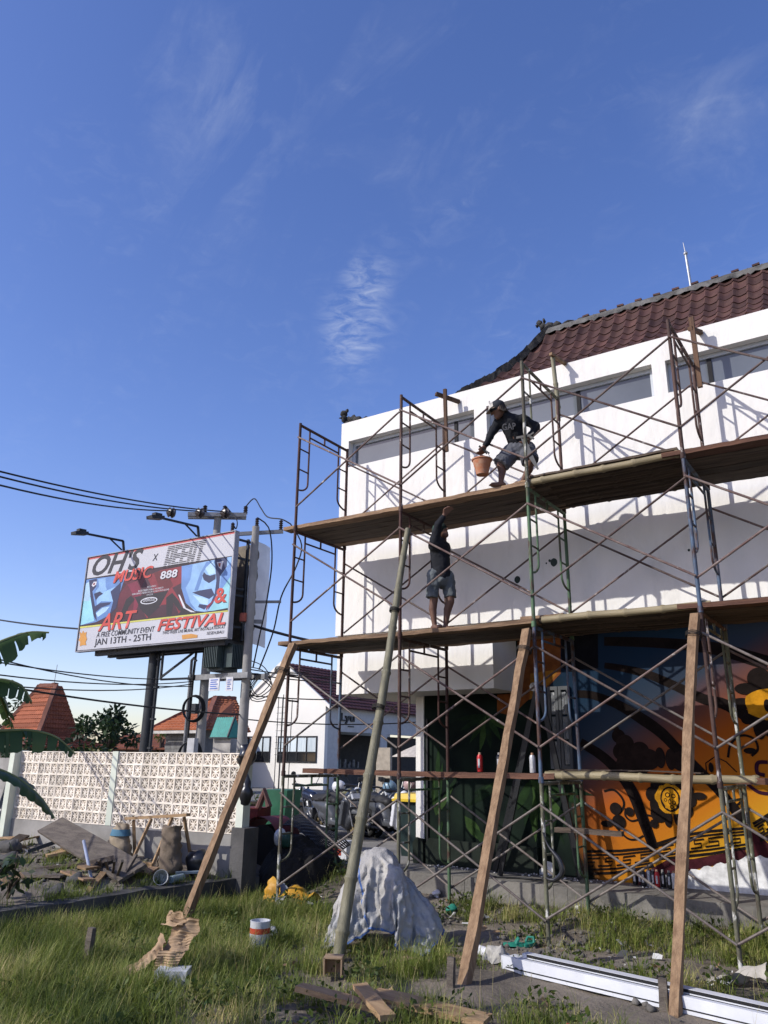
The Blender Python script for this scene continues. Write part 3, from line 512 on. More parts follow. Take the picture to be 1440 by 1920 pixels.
# ground floor: mural wall, white end pier, plinth, painted skirting
def mural_mat():
    m = bpy.data.materials.new('mural_paint'); m.use_nodes = True
    n, l = m.node_tree.nodes, m.node_tree.links; b = n['Principled BSDF']; b.inputs['Roughness'].default_value = 0.85; b.inputs['Specular IOR Level'].default_value = 0.08
    g = n.new('ShaderNodeNewGeometry'); sp = n.new('ShaderNodeSeparateXYZ'); l.new(g.outputs['Position'], sp.inputs[0])
    nz = n.new('ShaderNodeTexNoise'); nz.inputs['Scale'].default_value = 1.6; nz.inputs['Detail'].default_value = 9; l.new(g.outputs['Position'], nz.inputs['Vector'])
    def mth(op, a, bb):
        q = n.new('ShaderNodeMath'); q.operation = op
        for i, x in enumerate((a, bb)):
            if isinstance(x, (int, float)): q.inputs[i].default_value = x
            else: l.new(x, q.inputs[i])
        return q.outputs[0]
    wob = mth('MULTIPLY', mth('SUBTRACT', nz.outputs['Fac'], 0.5), 0.9)
    X = mth('ADD', sp.outputs['X'], wob); Z = mth('ADD', sp.outputs['Z'], mth('MULTIPLY', wob, 0.6))
    # sunset runs from dark blue (high, left) to yellow (low, right)
    t = mth('ADD', mth('MULTIPLY', X, 0.30), mth('MULTIPLY', Z, -0.48))
    rp = n.new('ShaderNodeValToRGB'); e = rp.color_ramp.elements
    e[0].position = 0.0; e[0].color = (0.006, 0.014, 0.028, 1); e[1].position = 1.0; e[1].color = (0.48, 0.32, 0.022, 1)
    for p, c in ((0.22, (0.010, 0.026, 0.05, 1)), (0.38, (0.03, 0.04, 0.06, 1)), (0.48, (0.13, 0.05, 0.035, 1)), (0.57, (0.32, 0.078, 0.010, 1)), (0.74, (0.39, 0.13, 0.009, 1)), (0.86, (0.45, 0.23, 0.014, 1))):
        q = e.new(p); q.color = c
    mr = n.new('ShaderNodeMapRange'); mr.inputs['From Min'].default_value = -0.75; mr.inputs['From Max'].default_value = 1.34
    l.new(t, mr.inputs['Value']); l.new(mr.outputs[0], rp.inputs[0])
    # jungle green to the left
    gr = n.new('ShaderNodeValToRGB'); ge = gr.color_ramp.elements
    ge[0].position = 0.38; ge[0].color = (0.004, 0.007, 0.006, 1); ge[1].position = 0.68; ge[1].color = (0.010, 0.018, 0.012, 1)
    nz2 = n.new('ShaderNodeTexNoise'); nz2.inputs['Scale'].default_value = 2.2; l.new(g.outputs['Position'], nz2.inputs['Vector']); l.new(nz2.outputs['Fac'], gr.inputs[0])
    bx = mth('ADD', X, mth('MULTIPLY', Z, 0.30))
    mr2 = n.new('ShaderNodeMapRange'); mr2.inputs['From Min'].default_value = 3.45; mr2.inputs['From Max'].default_value = 3.85
    l.new(bx, mr2.inputs['Value'])
    mx = n.new('ShaderNodeMix'); mx.data_type = 'RGBA'; l.new(mr2.outputs[0], mx.inputs['Factor']); l.new(gr.outputs[0], mx.inputs['A']); l.new(rp.outputs[0], mx.inputs['B'])
    l.new(mx.outputs['Result'], b.inputs['Base Color'])
    bp = n.new('ShaderNodeBump'); bp.inputs['Strength'].default_value = 0.4; nz3 = n.new('ShaderNodeTexNoise'); nz3.inputs['Scale'].default_value = 22; l.new(g.outputs['Position'], nz3.inputs['Vector']); l.new(nz3.outputs['Fac'], bp.inputs['Height']); l.new(bp.outputs[0], b.inputs['Normal'])
    return m
w = MB(); w.b(0.80, XR, YMU, YMU + 0.2, 0.44, ZS - 0.002)
mw = w.build('mural_wall', mural_mat(), B)
w = MB(); w.b(0.655, 0.795, YMU - 0.02, YMU + 0.22, 0.44, 2.848)
w.build('end_pier', m_white, B)
w = MB(); w.b(0.84, 0.868, YMU - 0.03, YMU - 0.002, 0.7, 2.5); w.build('black_pipe', mat('black_plastic', (0.012, 0.012, 0.013), rough=0.5), B)
m_conc = mat('old_concrete', (0.20, 0.185, 0.16), (0.12, 0.112, 0.10), scale=2.2, rough=0.93, bump=0.5, bscale=22, c3=(0.065, 0.063, 0.055), scale3=1.6, lo3=0.55, hi3=0.72, rnd=0.05)
m_cdark = mat('dark_concrete', (0.105, 0.10, 0.095), (0.06, 0.058, 0.055), scale=1.8, rough=0.95, bump=0.5, bscale=18, c3=(0.03, 0.03, 0.028), scale3=1.2, lo3=0.5, hi3=0.7, rnd=0.05)
w = MB()
nseg = 60
for i in range(nseg):      # slightly uneven poured edge
    x0 = 0.5 + i * (XR - 0.5) / nseg; x1 = 0.5 + (i + 1) * (XR - 0.5) / nseg
    w.b(x0, x1, 1.50 + 0.02 * noise.noise(Vector((x0, 0, 0))), 2.6, -0.1, 0.445 + 0.008 * noise.noise(Vector((x0 * 3, 1, 0))))
w.build('plinth', m_conc, B)
m_skirt = mat('skirting_paint', (0.022, 0.028, 0.022), (0.013, 0.017, 0.013), scale=2, rough=0.9, spec=0.1, bump=0.3, bscale=20, c3=(0.7, 0.69, 0.66), scale3=2.0, lo3=0.72, hi3=0.76, rnd=0.05)
for x0, x1 in ((0.60, 0.80), (0.82, 1.75), (1.757, 2.60)):
    w = MB(); w.prism([(x0 + 0.03, YMU - 0.06, 0.446), (x1, YMU - 0.06, 0.446), (x1, YMU - 0.06, 0.78), (x0 + 0.08, YMU - 0.06, 0.80), (x0 + 0.02, YMU - 0.06, 0.72)], (0, 0.055, 0)); w.build('skirting', m_skirt, B)
# paint layers of the mural: thin sheets, each a little proud of the one below
PCOL = dict(ink=(0.012, 0.008, 0.007), umber=(0.020, 0.012, 0.010), plum=(0.035, 0.008, 0.02), amber=(0.56, 0.25, 0.012), rust=(0.20, 0.065, 0.018), amberdim=(0.33, 0.14, 0.022),
            black=(0.006, 0.006, 0.008), maroon=(0.055, 0.012, 0.016), leafa=(0.010, 0.022, 0.010), leafb=(0.016, 0.036, 0.012), leafc=(0.034, 0.066, 0.018), white=(0.78, 0.77, 0.74))
def paint(c): return mat('paint_' + c, PCOL[c], tuple(x * 0.55 for x in PCOL[c]), scale=7, bump=0.2, bscale=30, rough=0.85, rnd=0.05, spec=0.08)
_layer = [0]
def flat_poly(pts, c, name):
    _layer[0] += 1
    y = YMU - 0.0015 - 0.00012 * _layer[0]
    m = MB(); P = [(x, y, z) for x, z in pts]
    m.add(P, [tuple(range(len(P)))])
    bm = bmesh.new(); me = m.mesh(name, WLOC[B]); bm.from_mesh(me); bmesh.ops.triangulate(bm, faces=bm.faces)
    for fc in bm.faces:
        if fc.normal.y > 0: fc.normal_flip()
    bm.to_mesh(me); bm.free(); me.materials.append(paint(c))
    o = bpy.data.objects.new(name, me); COL.objects.link(o); o.parent = mw; return o
def clipx(p): return (max(0.805, min(XR, p[0])), max(0.446, min(ZS - 0.01, p[1])))
for c, P in MPOLYS:
    flat_poly([clipx(p) for p in P], c, {'l': 'painted_leaf'}.get(c[0], 'painted_patch') if c.startswith('leaf') else 'painted_patch')
for c, P, W in STROKES:
    Q = pathlerp([(x, 0, z) for x, z in P], 5 * (len(P) - 1)) if len(P) > 2 and W[0] > 0.023 else [Vector((x, 0, z)) for x, z in P]
    n = len(Q); L = []; R_ = []
    for i, p in enumerate(Q):
        t = (Q[min(i + 1, n - 1)] - Q[max(i - 1, 0)]).normalized(); nn = Vector((-t.z, 0, t.x))
        wv = np.interp(i / (n - 1) * (len(W) - 1), range(len(W)), W) / 2
        L.append(p + nn * wv); R_.append(p - nn * wv)
    _layer[0] += 1
    y = YMU - 0.0015 - 0.00012 * _layer[0]
    m = MB(); m.add([(*clipx((p.x, p.z)),) for p in []] + [(clipx((p.x, p.z))[0], y, clipx((p.x, p.z))[1]) for pr in zip(L, R_) for p in pr], [(2 * i, 2 * i + 1, 2 * i + 3, 2 * i + 2) for i in range(n - 1)])
    m.build('painted_stroke', paint(c), mw, fix=False)
for c, (x, z), rx, rz in DISCS:
    nn = 22
    flat_poly([clipx((x + rx * math.cos(2 * PI * k / nn) * (1.0 if c != 'amber' else random.uniform(0.86, 1.08)), z + rz * math.sin(2 * PI * k / nn) * (1.0 if c != 'amber' else random.uniform(0.86, 1.08)))) for k in range(nn)], c, 'painted_petal')
# unpainted white foot of the wall at the right, with a scalloped paint edge
E1 = []
for i in range(30):
    x = 4.28 + i * 0.05
    E1.append((x, 0.56 + 0.30 * min(1, (x - 4.28) / 1.0) + 0.018 * math.sin(x * 40)))
flat_poly([(3.95, 0.447)] + [(4.0, 0.5), (4.15, 0.55)] + E1 + [(6.6, 0.84), (6.6, 0.447)], 'white', 'bare_plaster')
flat_poly([(2.55, 0.447), (2.66, 0.56), (2.72, 0.62), (2.80, 0.60), (2.80, 0.447)], 'white', 'bare_plaster')
# plastic-covered shutter door in the mural wall
(px0, pz1), (px1, pz0) = PLASTIC
m_plast = mat('plastic_sheet', (0.17, 0.175, 0.18), (0.10, 0.105, 0.11), scale=9, rough=0.28, bump=1.0, bscale=16, spec=0.6, stretch=(1, 1, 0.4))
m_grey = mat('grey_frame', (0.09, 0.095, 0.10), rough=0.5)
for (a, e) in ((px0, px0 + (px1 - px0) * 0.47), (px0 + (px1 - px0) * 0.50, px1)):
    d = MB(); y0 = YMU - 0.045
    d.b(a, e, y0, YMU - 0.004, pz1 - 0.05, pz1); d.b(a, e, y0, YMU - 0.004, pz0, pz0 + 0.05); d.b(a, a + 0.04, y0, YMU - 0.004, pz0 + 0.05, pz1 - 0.05); d.b(e - 0.04, e, y0, YMU - 0.004, pz0 + 0.05, pz1 - 0.05)
    dd = d.build('shutter', m_grey, B)
    for k in range(3):
        z0 = pz0 + 0.06 + k * (pz1 - pz0 - 0.11) / 3; z1 = z0 + (pz1 - pz0 - 0.11) / 3 - 0.03
        q = MB(); N = 8
        V = [(a + 0.045 + (e - a - 0.09) * i / N, y0 + 0.012 + 0.014 * noise.noise(Vector((i * 0.9, j * 0.7, k * 5 + a))), z0 + (z1 - z0) * j / N) for j in range(N + 1) for i in range(N + 1)]
        q.add(V, [(j * (N + 1) + i, j * (N + 1) + i + 1, (j + 1) * (N + 1) + i + 1, (j + 1) * (N + 1) + i) for j in range(N) for i in range(N)], True)
        q.build('covered_panel', m_plast, dd, fix=False)
# small paint marks on the white wall
m_spot = mat('spray_spot', (0.03, 0.045, 0.04), rough=0.8)
for (x, z, r) in ((2.81, 4.32, 0.045), (3.36, 4.50, 0.05), (3.30, 4.53, 0.018), (3.25, 4.50, 0.012), (2.83, 4.20, 0.008), (5.2, 4.42, 0.03), (5.13, 4.43, 0.015)):
    s = MB(); nn = 20
    s.add([(x + r * (1 + 0.12 * noise.noise(Vector((k, x, 0)))) * math.cos(2 * PI * k / nn), YW - 0.002, z + r * (1.15 + 0.12 * noise.noise(Vector((k, z, 4)))) * math.sin(2 * PI * k / nn)) for k in range(nn)], [tuple(range(nn))])
    s.build('paint_spot', m_spot, B)

# ------------------------------------------------------------------ roof
X0r, Y0r = -0.35, 1.75
PROF_T = [0.0, 0.6, 1.15, 1.49, 1.87, 2.17, 2.42, 2.67, 2.75]
PROF_Z = [7.22, 7.46, 7.95, 8.36, 8.71, 9.05, 9.42, 9.83, 9.94]
def rz(t): return float(np.interp(t, PROF_T, PROF_Z))
m_tile = mat('dark_red_tile', (0.078, 0.036, 0.028), (0.05, 0.022, 0.019), scale=2.0, rough=0.75, bump=0.3, bscale=30, c3=(0.10, 0.055, 0.038), scale3=1.4, lo3=0.5, hi3=0.75, rnd=0.34)
m_ridge = mat('ridge_mortar', (0.14, 0.135, 0.125), (0.065, 0.062, 0.058), scale=4, rough=0.95, bump=0.8, bscale=14, c3=(0.03, 0.03, 0.03), scale3=3.5, lo3=0.5, hi3=0.66, rnd=0.08)
m_hip = mat('hip_stone', (0.055, 0.053, 0.05), (0.022, 0.022, 0.022), scale=5, rough=0.95, bump=0.9, bscale=14, c3=(0.16, 0.155, 0.145), scale3=3.0, lo3=0.6, hi3=0.75, rnd=0.1)
r = MB(); ts = np.linspace(0, 2.75, 16)
for a, e in zip(ts, ts[1:]):
    za, ze = rz(a) - 0.06, rz(e) - 0.06
    r.add([(X0r + a, Y0r + a, za), (XR, Y0r + a, za), (XR, Y0r + e, ze), (X0r + e, Y0r + e, ze)], [(0, 1, 2, 3)])
    r.add([(X0r + a, Y0r + a, za), (X0r + e, Y0r + e, ze), (X0r + e, 9.25 - e, ze), (X0r + a, 9.25 - a, za)], [(0, 1, 2, 3)])
    r.add([(X0r + a, 9.25 - a, za), (XR, 9.25 - a, za), (XR, 9.25 - e, ze), (X0r + e, 9.25 - e, ze)], [(3, 2, 1, 0)])
roof = r.build('roof', m_tile, B, fix=False)
# one roof tile: S-curved pan, about 0.24 wide, 0.33 long (drawn flat, +y up the slope)
def tile_mesh():
    TW, TL, N = 0.245, 0.34, 8
    prof = [(i / N, 0.036 * math.exp(-((i / N - 0.16) / 0.13) ** 2) + 0.010 * math.cos(i / N * 2 * PI)) for i in range(N + 1)]
    m = MB(); V = []
    for (y, dz) in ((0, -0.018), (0, 0.0), (TL, 0.0)):
        V += [(u * TW - TW / 2, y + (-0.012 * math.sin(u * PI) if y == 0 else 0), h + dz + 0.022 * (1 - y / TL)) for u, h in prof]
    F = [(j * (N + 1) + i, j * (N + 1) + i + 1, (j + 1) * (N + 1) + i + 1, (j + 1) * (N + 1) + i) for j in range(2) for i in range(N)]
    m.add(V, F, True)
    me = m.mesh('roof_tile'); me.materials.append(m_tile); return me
TILE = tile_mesh()
# arc length along profile
tt = np.linspace(0, 2.75, 400); zz = np.interp(tt, PROF_T, PROF_Z); ss = np.concatenate([[0], np.cumsum(np.hypot(np.diff(tt), np.diff(zz)))])
def at_s(s):
    t = float(np.interp(s, ss, tt)); t2 = float(np.interp(s + 0.3, ss, tt)); 
    if s + 0.3 > ss[-1]: t2 = 2.75; tp = float(np.interp(ss[-1] - 0.3, ss, tt)); return t, math.atan2(rz(2.75) - rz(tp), 2.75 - tp)
    return t, math.atan2(rz(t2) - rz(t), t2 - t)
Stot = ss[-1]; EXPO = 0.262; nrow = 10
ntile = 0
for rI in range(nrow):
    s = Stot - 0.06 - (rI + 1) * EXPO
    t, ang = at_s(s)
    xst = X0r + t + 0.32
    c0 = int(math.ceil((xst - 0.0) / 0.225))
    for c in range(c0, 33):
        x = c * 0.225 + (0.0 if rI % 2 == 0 else 0.004)
        if x > 7.3 or ntile >= 300: continue
        inst(TILE, 'roof_tile', roof, Vector((x, Y0r + t, rz(t))) - WLOC[B], (ang + random.uniform(-0.02, 0.02), random.uniform(-0.015, 0.015), random.uniform(-0.015, 0.015)))
        ntile += 1
# ridge cap with mortar, stepped cap stones
rr = MB(); N = 90
def ridge_noise(x, k): return 0.03 * noise.noise(Vector((x * 3.1, k, 0))) + 0.012 * noise.noise(Vector((x * 11, k, 3)))
secs = []
yr, zr = Y0r + 2.75, 9.88
for i in range(N + 1):
    x = X0r + 2.72 + (XR - X0r - 2.72) * i / N
    secs.append([(x, yr - 0.17 + ridge_noise(x, 1), zr - 0.10 + 0.024 * math.sin(x * 2 * PI / 0.225)), (x, yr - 0.13, zr + 0.02 + ridge_noise(x, 2)), (x, yr - 0.06, zr + 0.07 + ridge_noise(x, 3) * 0.6), (x, yr + 0.06, zr + 0.07), (x, yr + 0.17, zr - 0.1)])
V = [p for s_ in secs for p in s_]; rr.add(V, [(i * 5 + k, (i + 1) * 5 + k, (i + 1) * 5 + k + 1, i * 5 + k + 1) for i in range(N) for k in range(4)], True)
rr.build('ridge_cap', m_ridge, B, fix=False)
for i in range(16):
    x = 3.15 + i * 0.33
    cs = MB(); cs.box((x, yr - 0.02, zr + 0.085), (0.12, 0.14, 0.035), Matrix.Rotation(random.uniform(-0.1, 0.1), 3, 'Y')); cs.build('cap_stone', m_tile, B)
hp = MB()
pts = []
for i in range(46):
    t = 2.78 * i / 45; pts.append((X0r + t, Y0r + t, rz(t) + 0.02))
for i in range(45):
    a, e = Vector(pts[i]), Vector(pts[i + 1]); d, s_, u_ = basis(e - a)
    hp.beam(a - d * 0.02, e + d * 0.02, 0.19 + 0.03 * noise.noise(Vector((i * 0.8, 0, 0))), 0.14 + 0.05 * noise.noise(Vector((i * 1.3, 5, 0))), jag=0.014)
hp.build('hip_ridge', m_hip, B)
# carved finials
def carved(parts, name, parent, m=m_hip):
    q = MB()
    for c, rr_, sc in parts: q.sphere(c, rr_, 9, 6, sc)
    o = q.build(name, m, parent); jitter(o.data, 0.035, 16.0); return o
ox, oy, oz = -0.32, 1.74, 7.47
carved([((ox - 0.08, oy, oz + 0.05), 0.07, (1, 1, 1.3)), ((ox - 0.14, oy, oz + 0.17), 0.065, (0.8, 1, 1.3)), ((ox - 0.16, oy, oz + 0.29), 0.062, (1.1, 1, 1)), ((ox - 0.22, oy, oz + 0.24), 0.03, (1.6, 1, 0.8)), ((ox - 0.10, oy, oz + 0.34), 0.035, (1, 1, 1)),
        ((ox + 0.02, oy, oz + 0.13), 0.08, (1.1, 1, 1)), ((ox + 0.14, oy, oz + 0.09), 0.08, (1.2, 1, 0.9)), ((ox + 0.27, oy + 0.04, oz + 0.07), 0.075, (1.3, 1, 0.9)), ((ox + 0.40, oy + 0.08, oz + 0.07), 0.06, (1.4, 1, 0.8)), ((ox + 0.05, oy, oz + 0.02), 0.1, (1.8, 1, 0.9))], 'corner_finial', B)
ox, oy, oz = X0r + 2.75, Y0r + 2.75, 9.97
carved([((ox, oy, oz), 0.12, (1, 1, 1)), ((ox - 0.13, oy, oz + 0.08), 0.07, (1.1, 1, 1)), ((ox - 0.20, oy, oz + 0.18), 0.055, (1, 1, 1.2)), ((ox - 0.26, oy, oz + 0.13), 0.03, (1, 1, 1)), ((ox - 0.1, oy, oz + 0.2), 0.035, (1, 1, 1)), ((ox + 0.15, oy, oz + 0.02), 0.08, (1.5, 1, 0.8)), ((ox + 0.38, oy, oz + 0.0), 0.055, (2.4, 1, 0.8)), ((ox + 0.65, oy, oz - 0.01), 0.05, (2.6, 1, 0.8))], 'ridge_finial', B)
lr = MB(); lr.tube([(5.05, yr, zr + 0.04), (5.03, yr, zr + 0.75)], 0.022, 8); lr.tube([(5.03, yr, zr + 0.75), (5.01, yr, zr + 1.02)], [0.012, 0.006], 6); lr.sphere((5.03, yr, zr + 0.78), 0.04, 8, 6)
lr.build('lightning_rod', mat('galvanised', (0.42, 0.43, 0.44), (0.3, 0.31, 0.32), rough=0.45, metal=0.6), B)

# ================================================================== SCAFFOLD
LB, FW, FH = 1.829, 1.219, 1.7
def rusty(name, paintc, amt):
    return mat(name, paintc, tuple(x * 0.7 for x in paintc), scale=6, rough=0.62, metal=0.15, bump=0.35, bscale=45, c3=(0.055, 0.026, 0.018), scale3=7.0, lo3=amt - 0.06, hi3=amt + 0.06, rnd=0.18, stretch=(1, 1, 0.35), spec=0.4)
m_fr = {'rust': mat('rusty_steel', (0.075, 0.034, 0.026), (0.035, 0.018, 0.016), scale=7, rough=0.68, metal=0.2, bump=0.4, bscale=50, c3=(0.33, 0.28, 0.25), scale3=13, lo3=0.66, hi3=0.72, rnd=0.25, stretch=(1, 1, 0.35)),
        'brown': mat('flaking_brown_steel', (0.095, 0.055, 0.042), (0.05, 0.028, 0.024), scale=8, rough=0.7, metal=0.15, bump=0.4, bscale=50, c3=(0.42, 0.39, 0.36), scale3=14, lo3=0.58, hi3=0.66, rnd=0.2, stretch=(1, 1, 0.4)),
        'green': rusty('green_paint_steel', (0.085, 0.155, 0.08), 0.55), 'blue': rusty('blue_paint_steel', (0.085, 0.13, 0.20), 0.52),
        'olive': mat('spattered_steel', (0.13, 0.135, 0.085), (0.07, 0.06, 0.045), scale=9, rough=0.7, metal=0.1, bump=0.4, bscale=50, c3=(0.5, 0.49, 0.45), scale3=12, lo3=0.55, hi3=0.62, rnd=0.2, stretch=(1, 1, 0.4))}
m_brace = mat('brace_steel', (0.085, 0.048, 0.042), (0.15, 0.115, 0.10), scale=6, rough=0.62, metal=0.25, bump=0.3, bscale=40, c3=(0.36, 0.33, 0.31), scale3=9, lo3=0.60, hi3=0.68, rnd=0.35)
m_brace2 = mat('brace_steel_grey', (0.20, 0.175, 0.155), (0.11, 0.085, 0.075), scale=6, rough=0.6, metal=0.25, bump=0.3, bscale=40, rnd=0.25)
def part_mesh(fn, name):
    q = MB(); fn(q); me = q.mesh(name); q.fixn(me); me.materials.append(m_fr['rust']); return me
RT = 0.022; RI = 0.014; INS = 0.235
def curve_rail(q, y, sg):
    P = [(0, y, FH - 0.03), (0, y, FH - 0.93)]
    for k in range(1, 7):
        a = k / 6 * PI / 2
        P.append((0, y - sg * (INS * 0.98) * (1 - math.cos(a)), FH - 0.93 - 0.15 * math.sin(a)))
    q.tube(P, RI, 8)
ME_LEGF = part_mesh(lambda q: q.cyl((0, 0, 0.0), (0, 0, FH - 0.004), RT, RT, 12), 'leg')
ME_TOP = part_mesh(lambda q: q.cyl((0, RT * 0.6, FH - 0.035), (0, FW - RT * 0.6, FH - 0.035), RT * 0.98, RT * 0.98, 12), 'top_bar')
ME_RAILF = part_mesh(lambda q: curve_rail(q, INS, 1), 'ladder_rail')
ME_RAILB = part_mesh(lambda q: curve_rail(q, FW - INS, -1), 'ladder_rail')
ME_SEC = part_mesh(lambda q: (q.cyl((0, INS, FH - 0.16), (0, FW - INS, FH - 0.16), RI, RI, 8), q.cyl((0, FW / 2, FH - 0.16), (0, FW / 2, FH - 0.04), RI, RI, 8)), 'under_bar')
ME_RUNGF = part_mesh(lambda q: q.cyl((0, 0, 0), (0, INS, 0), RI * 0.85, RI * 0.85, 8), 'rung')
ME_COLLAR = part_mesh(lambda q: q.cyl((0, 0, -0.03), (0, 0, 0.035), RT * 1.32, RT * 1.32, 12), 'joint_pin')
ords = ['leftmost', 'second', 'third', 'fourth', 'rightmost']
lifts = ['on the ground', 'above the lowest plank', 'above the middle deck', 'above the top deck']
FCOL = [['olive', 'brown', 'rust', 'rust'], ['olive', 'brown', 'rust', 'brown'], ['olive', 'blue', 'green', 'olive'], ['olive', 'brown', 'blue', 'brown'], ['olive', 'rust', 'blue', 'brown']]
BCOL = [['green', 'blue', 'rust', 'rust'], ['green', 'rust', 'brown', 'brown'], ['green', 'blue', 'green', 'brown'], ['olive', 'olive', 'blue', 'brown'], ['olive', 'rust', 'blue', 'brown']]
CNAME = dict(rust='rust-brown', brown='flaking brown', green='green-painted', blue='blue-painted', olive='paint-spattered olive')
FOOT = {(0, 0): 0.06, (0, 1): 0.26, (1, 0): 0.08, (1, 1): 0.16, (2, 0): 0.05, (2, 1): 0.09, (3, 0): 0.13, (3, 1): 0.12, (4, 0): 0.1, (4, 1): 0.1}
for k in range(5):
    for lv in range(4):
        cf, cb = FCOL[k][lv], BCOL[k][lv]
        F = thing('scaffold_section', f"{CNAME[cf]} tubular scaffold frame, {ords[k]} row, standing {lifts[lv]}", 'scaffold frame', (k * LB, 0, lv * FH), 'scaffold frames against the white building')
        mf, mb_ = m_fr[cf], m_fr[cb]
        for side, mm in ((0, mf), (1, mb_)):
            z0 = FOOT[(k, side)] if lv == 0 else 0.0
            o = inst(ME_LEGF, 'leg', F, (0, side * FW, z0), (0, 0, 0), (1, 1, (FH - z0) / FH), mm)
            if lv: inst(ME_COLLAR, 'joint_pin', F, (0, side * FW, 0), m=mm)
            for dz in (0.42, 0.75):
                inst(ME_RUNGF, 'rung', F, (0, (0 if side == 0 else FW - INS), FH - dz), m=mm)
        inst(ME_TOP, 'top_bar', F, m=mf); inst(ME_SEC, 'under_bar', F, m=mb_)
        inst(ME_RAILF, 'ladder_rail', F, m=mf); inst(ME_RAILB, 'ladder_rail', F, m=mb_)
ZU, ZD = FH - 0.25, 0.34
def bar(q, a, e): q.cyl(a, e, 0.0135, 0.0135, 8)
ME_BR1 = part_mesh(lambda q: bar(q, (0, 0, ZU), (LB, 0.0, ZD)), 'brace_bar')
ME_BR2 = part_mesh(lambda q: bar(q, (0, 0.028, ZD), (LB, 0.028, ZU)), 'brace_bar')
bays = ['leftmost bay', 'second bay', 'third bay', 'rightmost bay']
for k in range(4):
    for lv in range(4):
        for side in (0, 1):
            mm = m_brace2 if (lv == 0 or (lv == 1 and (k + side) % 3 == 0)) else m_brace
            Br = thing('cross_brace', f"crossed steel scaffold brace on the {'street' if side == 0 else 'wall'} side, {bays[k]}, {lifts[lv]}", 'scaffold brace', (k * LB, side * FW + (-0.045 if side == 0 else 0.02), lv * FH), 'cross braces of the scaffold')
            dz = random.uniform(-0.015, 0.015)
            z0 = 0.0
            inst(ME_BR1, 'brace_bar', Br, (0, 0, dz), m=mm); inst(ME_BR2, 'brace_bar', Br, (0, 0, -dz), m=mm)
# ------------------------------------------------------------------ deck planks, bamboo
m_plank = mat('rough_plank', (0.30, 0.195, 0.115), (0.13, 0.08, 0.05), scale=5, rough=0.88, bump=0.7, bscale=16, stretch=(0.35, 5, 5), c3=(0.30, 0.19, 0.11), scale3=3, lo3=0.55, hi3=0.75, rnd=0.22)
m_plank2 = mat('weathered_shaded_plank', (0.10, 0.075, 0.055), (0.045, 0.033, 0.025), scale=5, rough=0.9, bump=0.7, bscale=16, stretch=(0.35, 5, 5), rnd=0.3)  # old boards; also darkened to paint shade into the deck undersides
m_redp = mat('red_brown_plank', (0.14, 0.068, 0.042), (0.08, 0.038, 0.026), scale=5, rough=0.85, bump=0.6, bscale=16, stretch=(0.35, 5, 5), rnd=0.15)
m_bamb = mat('dry_bamboo', (0.30, 0.25, 0.15), (0.20, 0.16, 0.09), scale=4, rough=0.6, bump=0.3, bscale=22, stretch=(0.3, 4, 4), c3=(0.10, 0.085, 0.05), scale3=2.2, lo3=0.56, hi3=0.72, rnd=0.2)
m_bambg = mat('grey_green_bamboo', (0.22, 0.20, 0.125), (0.12, 0.11, 0.07), scale=4, rough=0.55, bump=0.3, bscale=22, stretch=(4, 4, 0.3), c3=(0.34, 0.31, 0.22), scale3=5, lo3=0.6, hi3=0.74, rnd=0.1)
def plank(x0, x1, y, z, w_, h_, m, label, sag=0.012, grp='deck planks on the scaffold', tilt=0.0):
    q = MB(); n = max(6, int((x1 - x0) / 0.07)); ring = []
    for i in range(n + 1):
        t = i / n; x = x0 + (x1 - x0) * t
        zc = z - sag * math.sin(PI * t) + tilt * (t - 0.5)
        e1 = 0.012 * noise.noise(Vector((x * 4, y * 9, z))) + 0.007 * noise.noise(Vector((x * 17, y * 9, z))); e2 = 0.012 * noise.noise(Vector((x * 4, y * 9 + 5, z)))
        h1 = 0.007 * noise.noise(Vector((x * 6, y * 3, z + 2))) + 0.004 * noise.noise(Vector((x * 19, y * 3, z + 2)))
        ring += [(x, y - w_ / 2 + e1, zc - h_ / 2 + h1), (x, y + w_ / 2 + e2, zc - h_ / 2 + h1), (x, y + w_ / 2 + e2 * 0.6, zc + h_ / 2 + h1), (x, y - w_ / 2 + e1 * 0.6, zc + h_ / 2 + h1)]
    fs = [(3, 2, 1, 0)] + [(i * 4 + k, i * 4 + (k + 1) % 4, i * 4 + 4 + (k + 1) % 4, i * 4 + 4 + k) for i in range(n) for k in range(4)] + [(n * 4, n * 4 + 1, n * 4 + 2, n * 4 + 3)]
    q.add(ring, fs)
    return q.build('scaffold_plank', m, label=label, cat='plank', group=grp)
def bamboo(p0, p1, r0, r1, m, name, label, cat='bamboo pole', group=None, step=0.42):
    p0, p1 = Vector(p0), Vector(p1); L = (p1 - p0).length; d = (p1 - p0).normalized()
    P, R_ = [], []
    s = 0.0; nodes = []; x = step * 0.5
    while x < L: nodes.append(x); x += step * random.uniform(0.8, 1.15)
    ks = [0.0]
    for nd in nodes: ks += [nd - 0.03, nd - 0.008, nd + 0.008, nd + 0.03]
    ks.append(L)
    side = basis(d)[1]; up = basis(d)[2]
    for s in ks:
        t = s / L; r = r0 + (r1 - r0) * t
        if any(abs(s - nd) < 0.012 for nd in nodes): r *= 1.2
        wob = side * 0.02 * math.sin(t * 5 + r0 * 90) * math.sin(t * PI) + up * 0.012 * math.sin(t * 7) * math.sin(t * PI)
        P.append(p0 + d * s + wob); R_.append(r)
    q = MB(); q.tube(P, R_, 12)
    return q.build(name, m, label=label, cat=cat, group=group)
rowpos = ['along the street edge', 'second from the street edge', 'third from the street edge', 'fourth from the street edge', 'fifth from the street edge', 'along the wall edge']
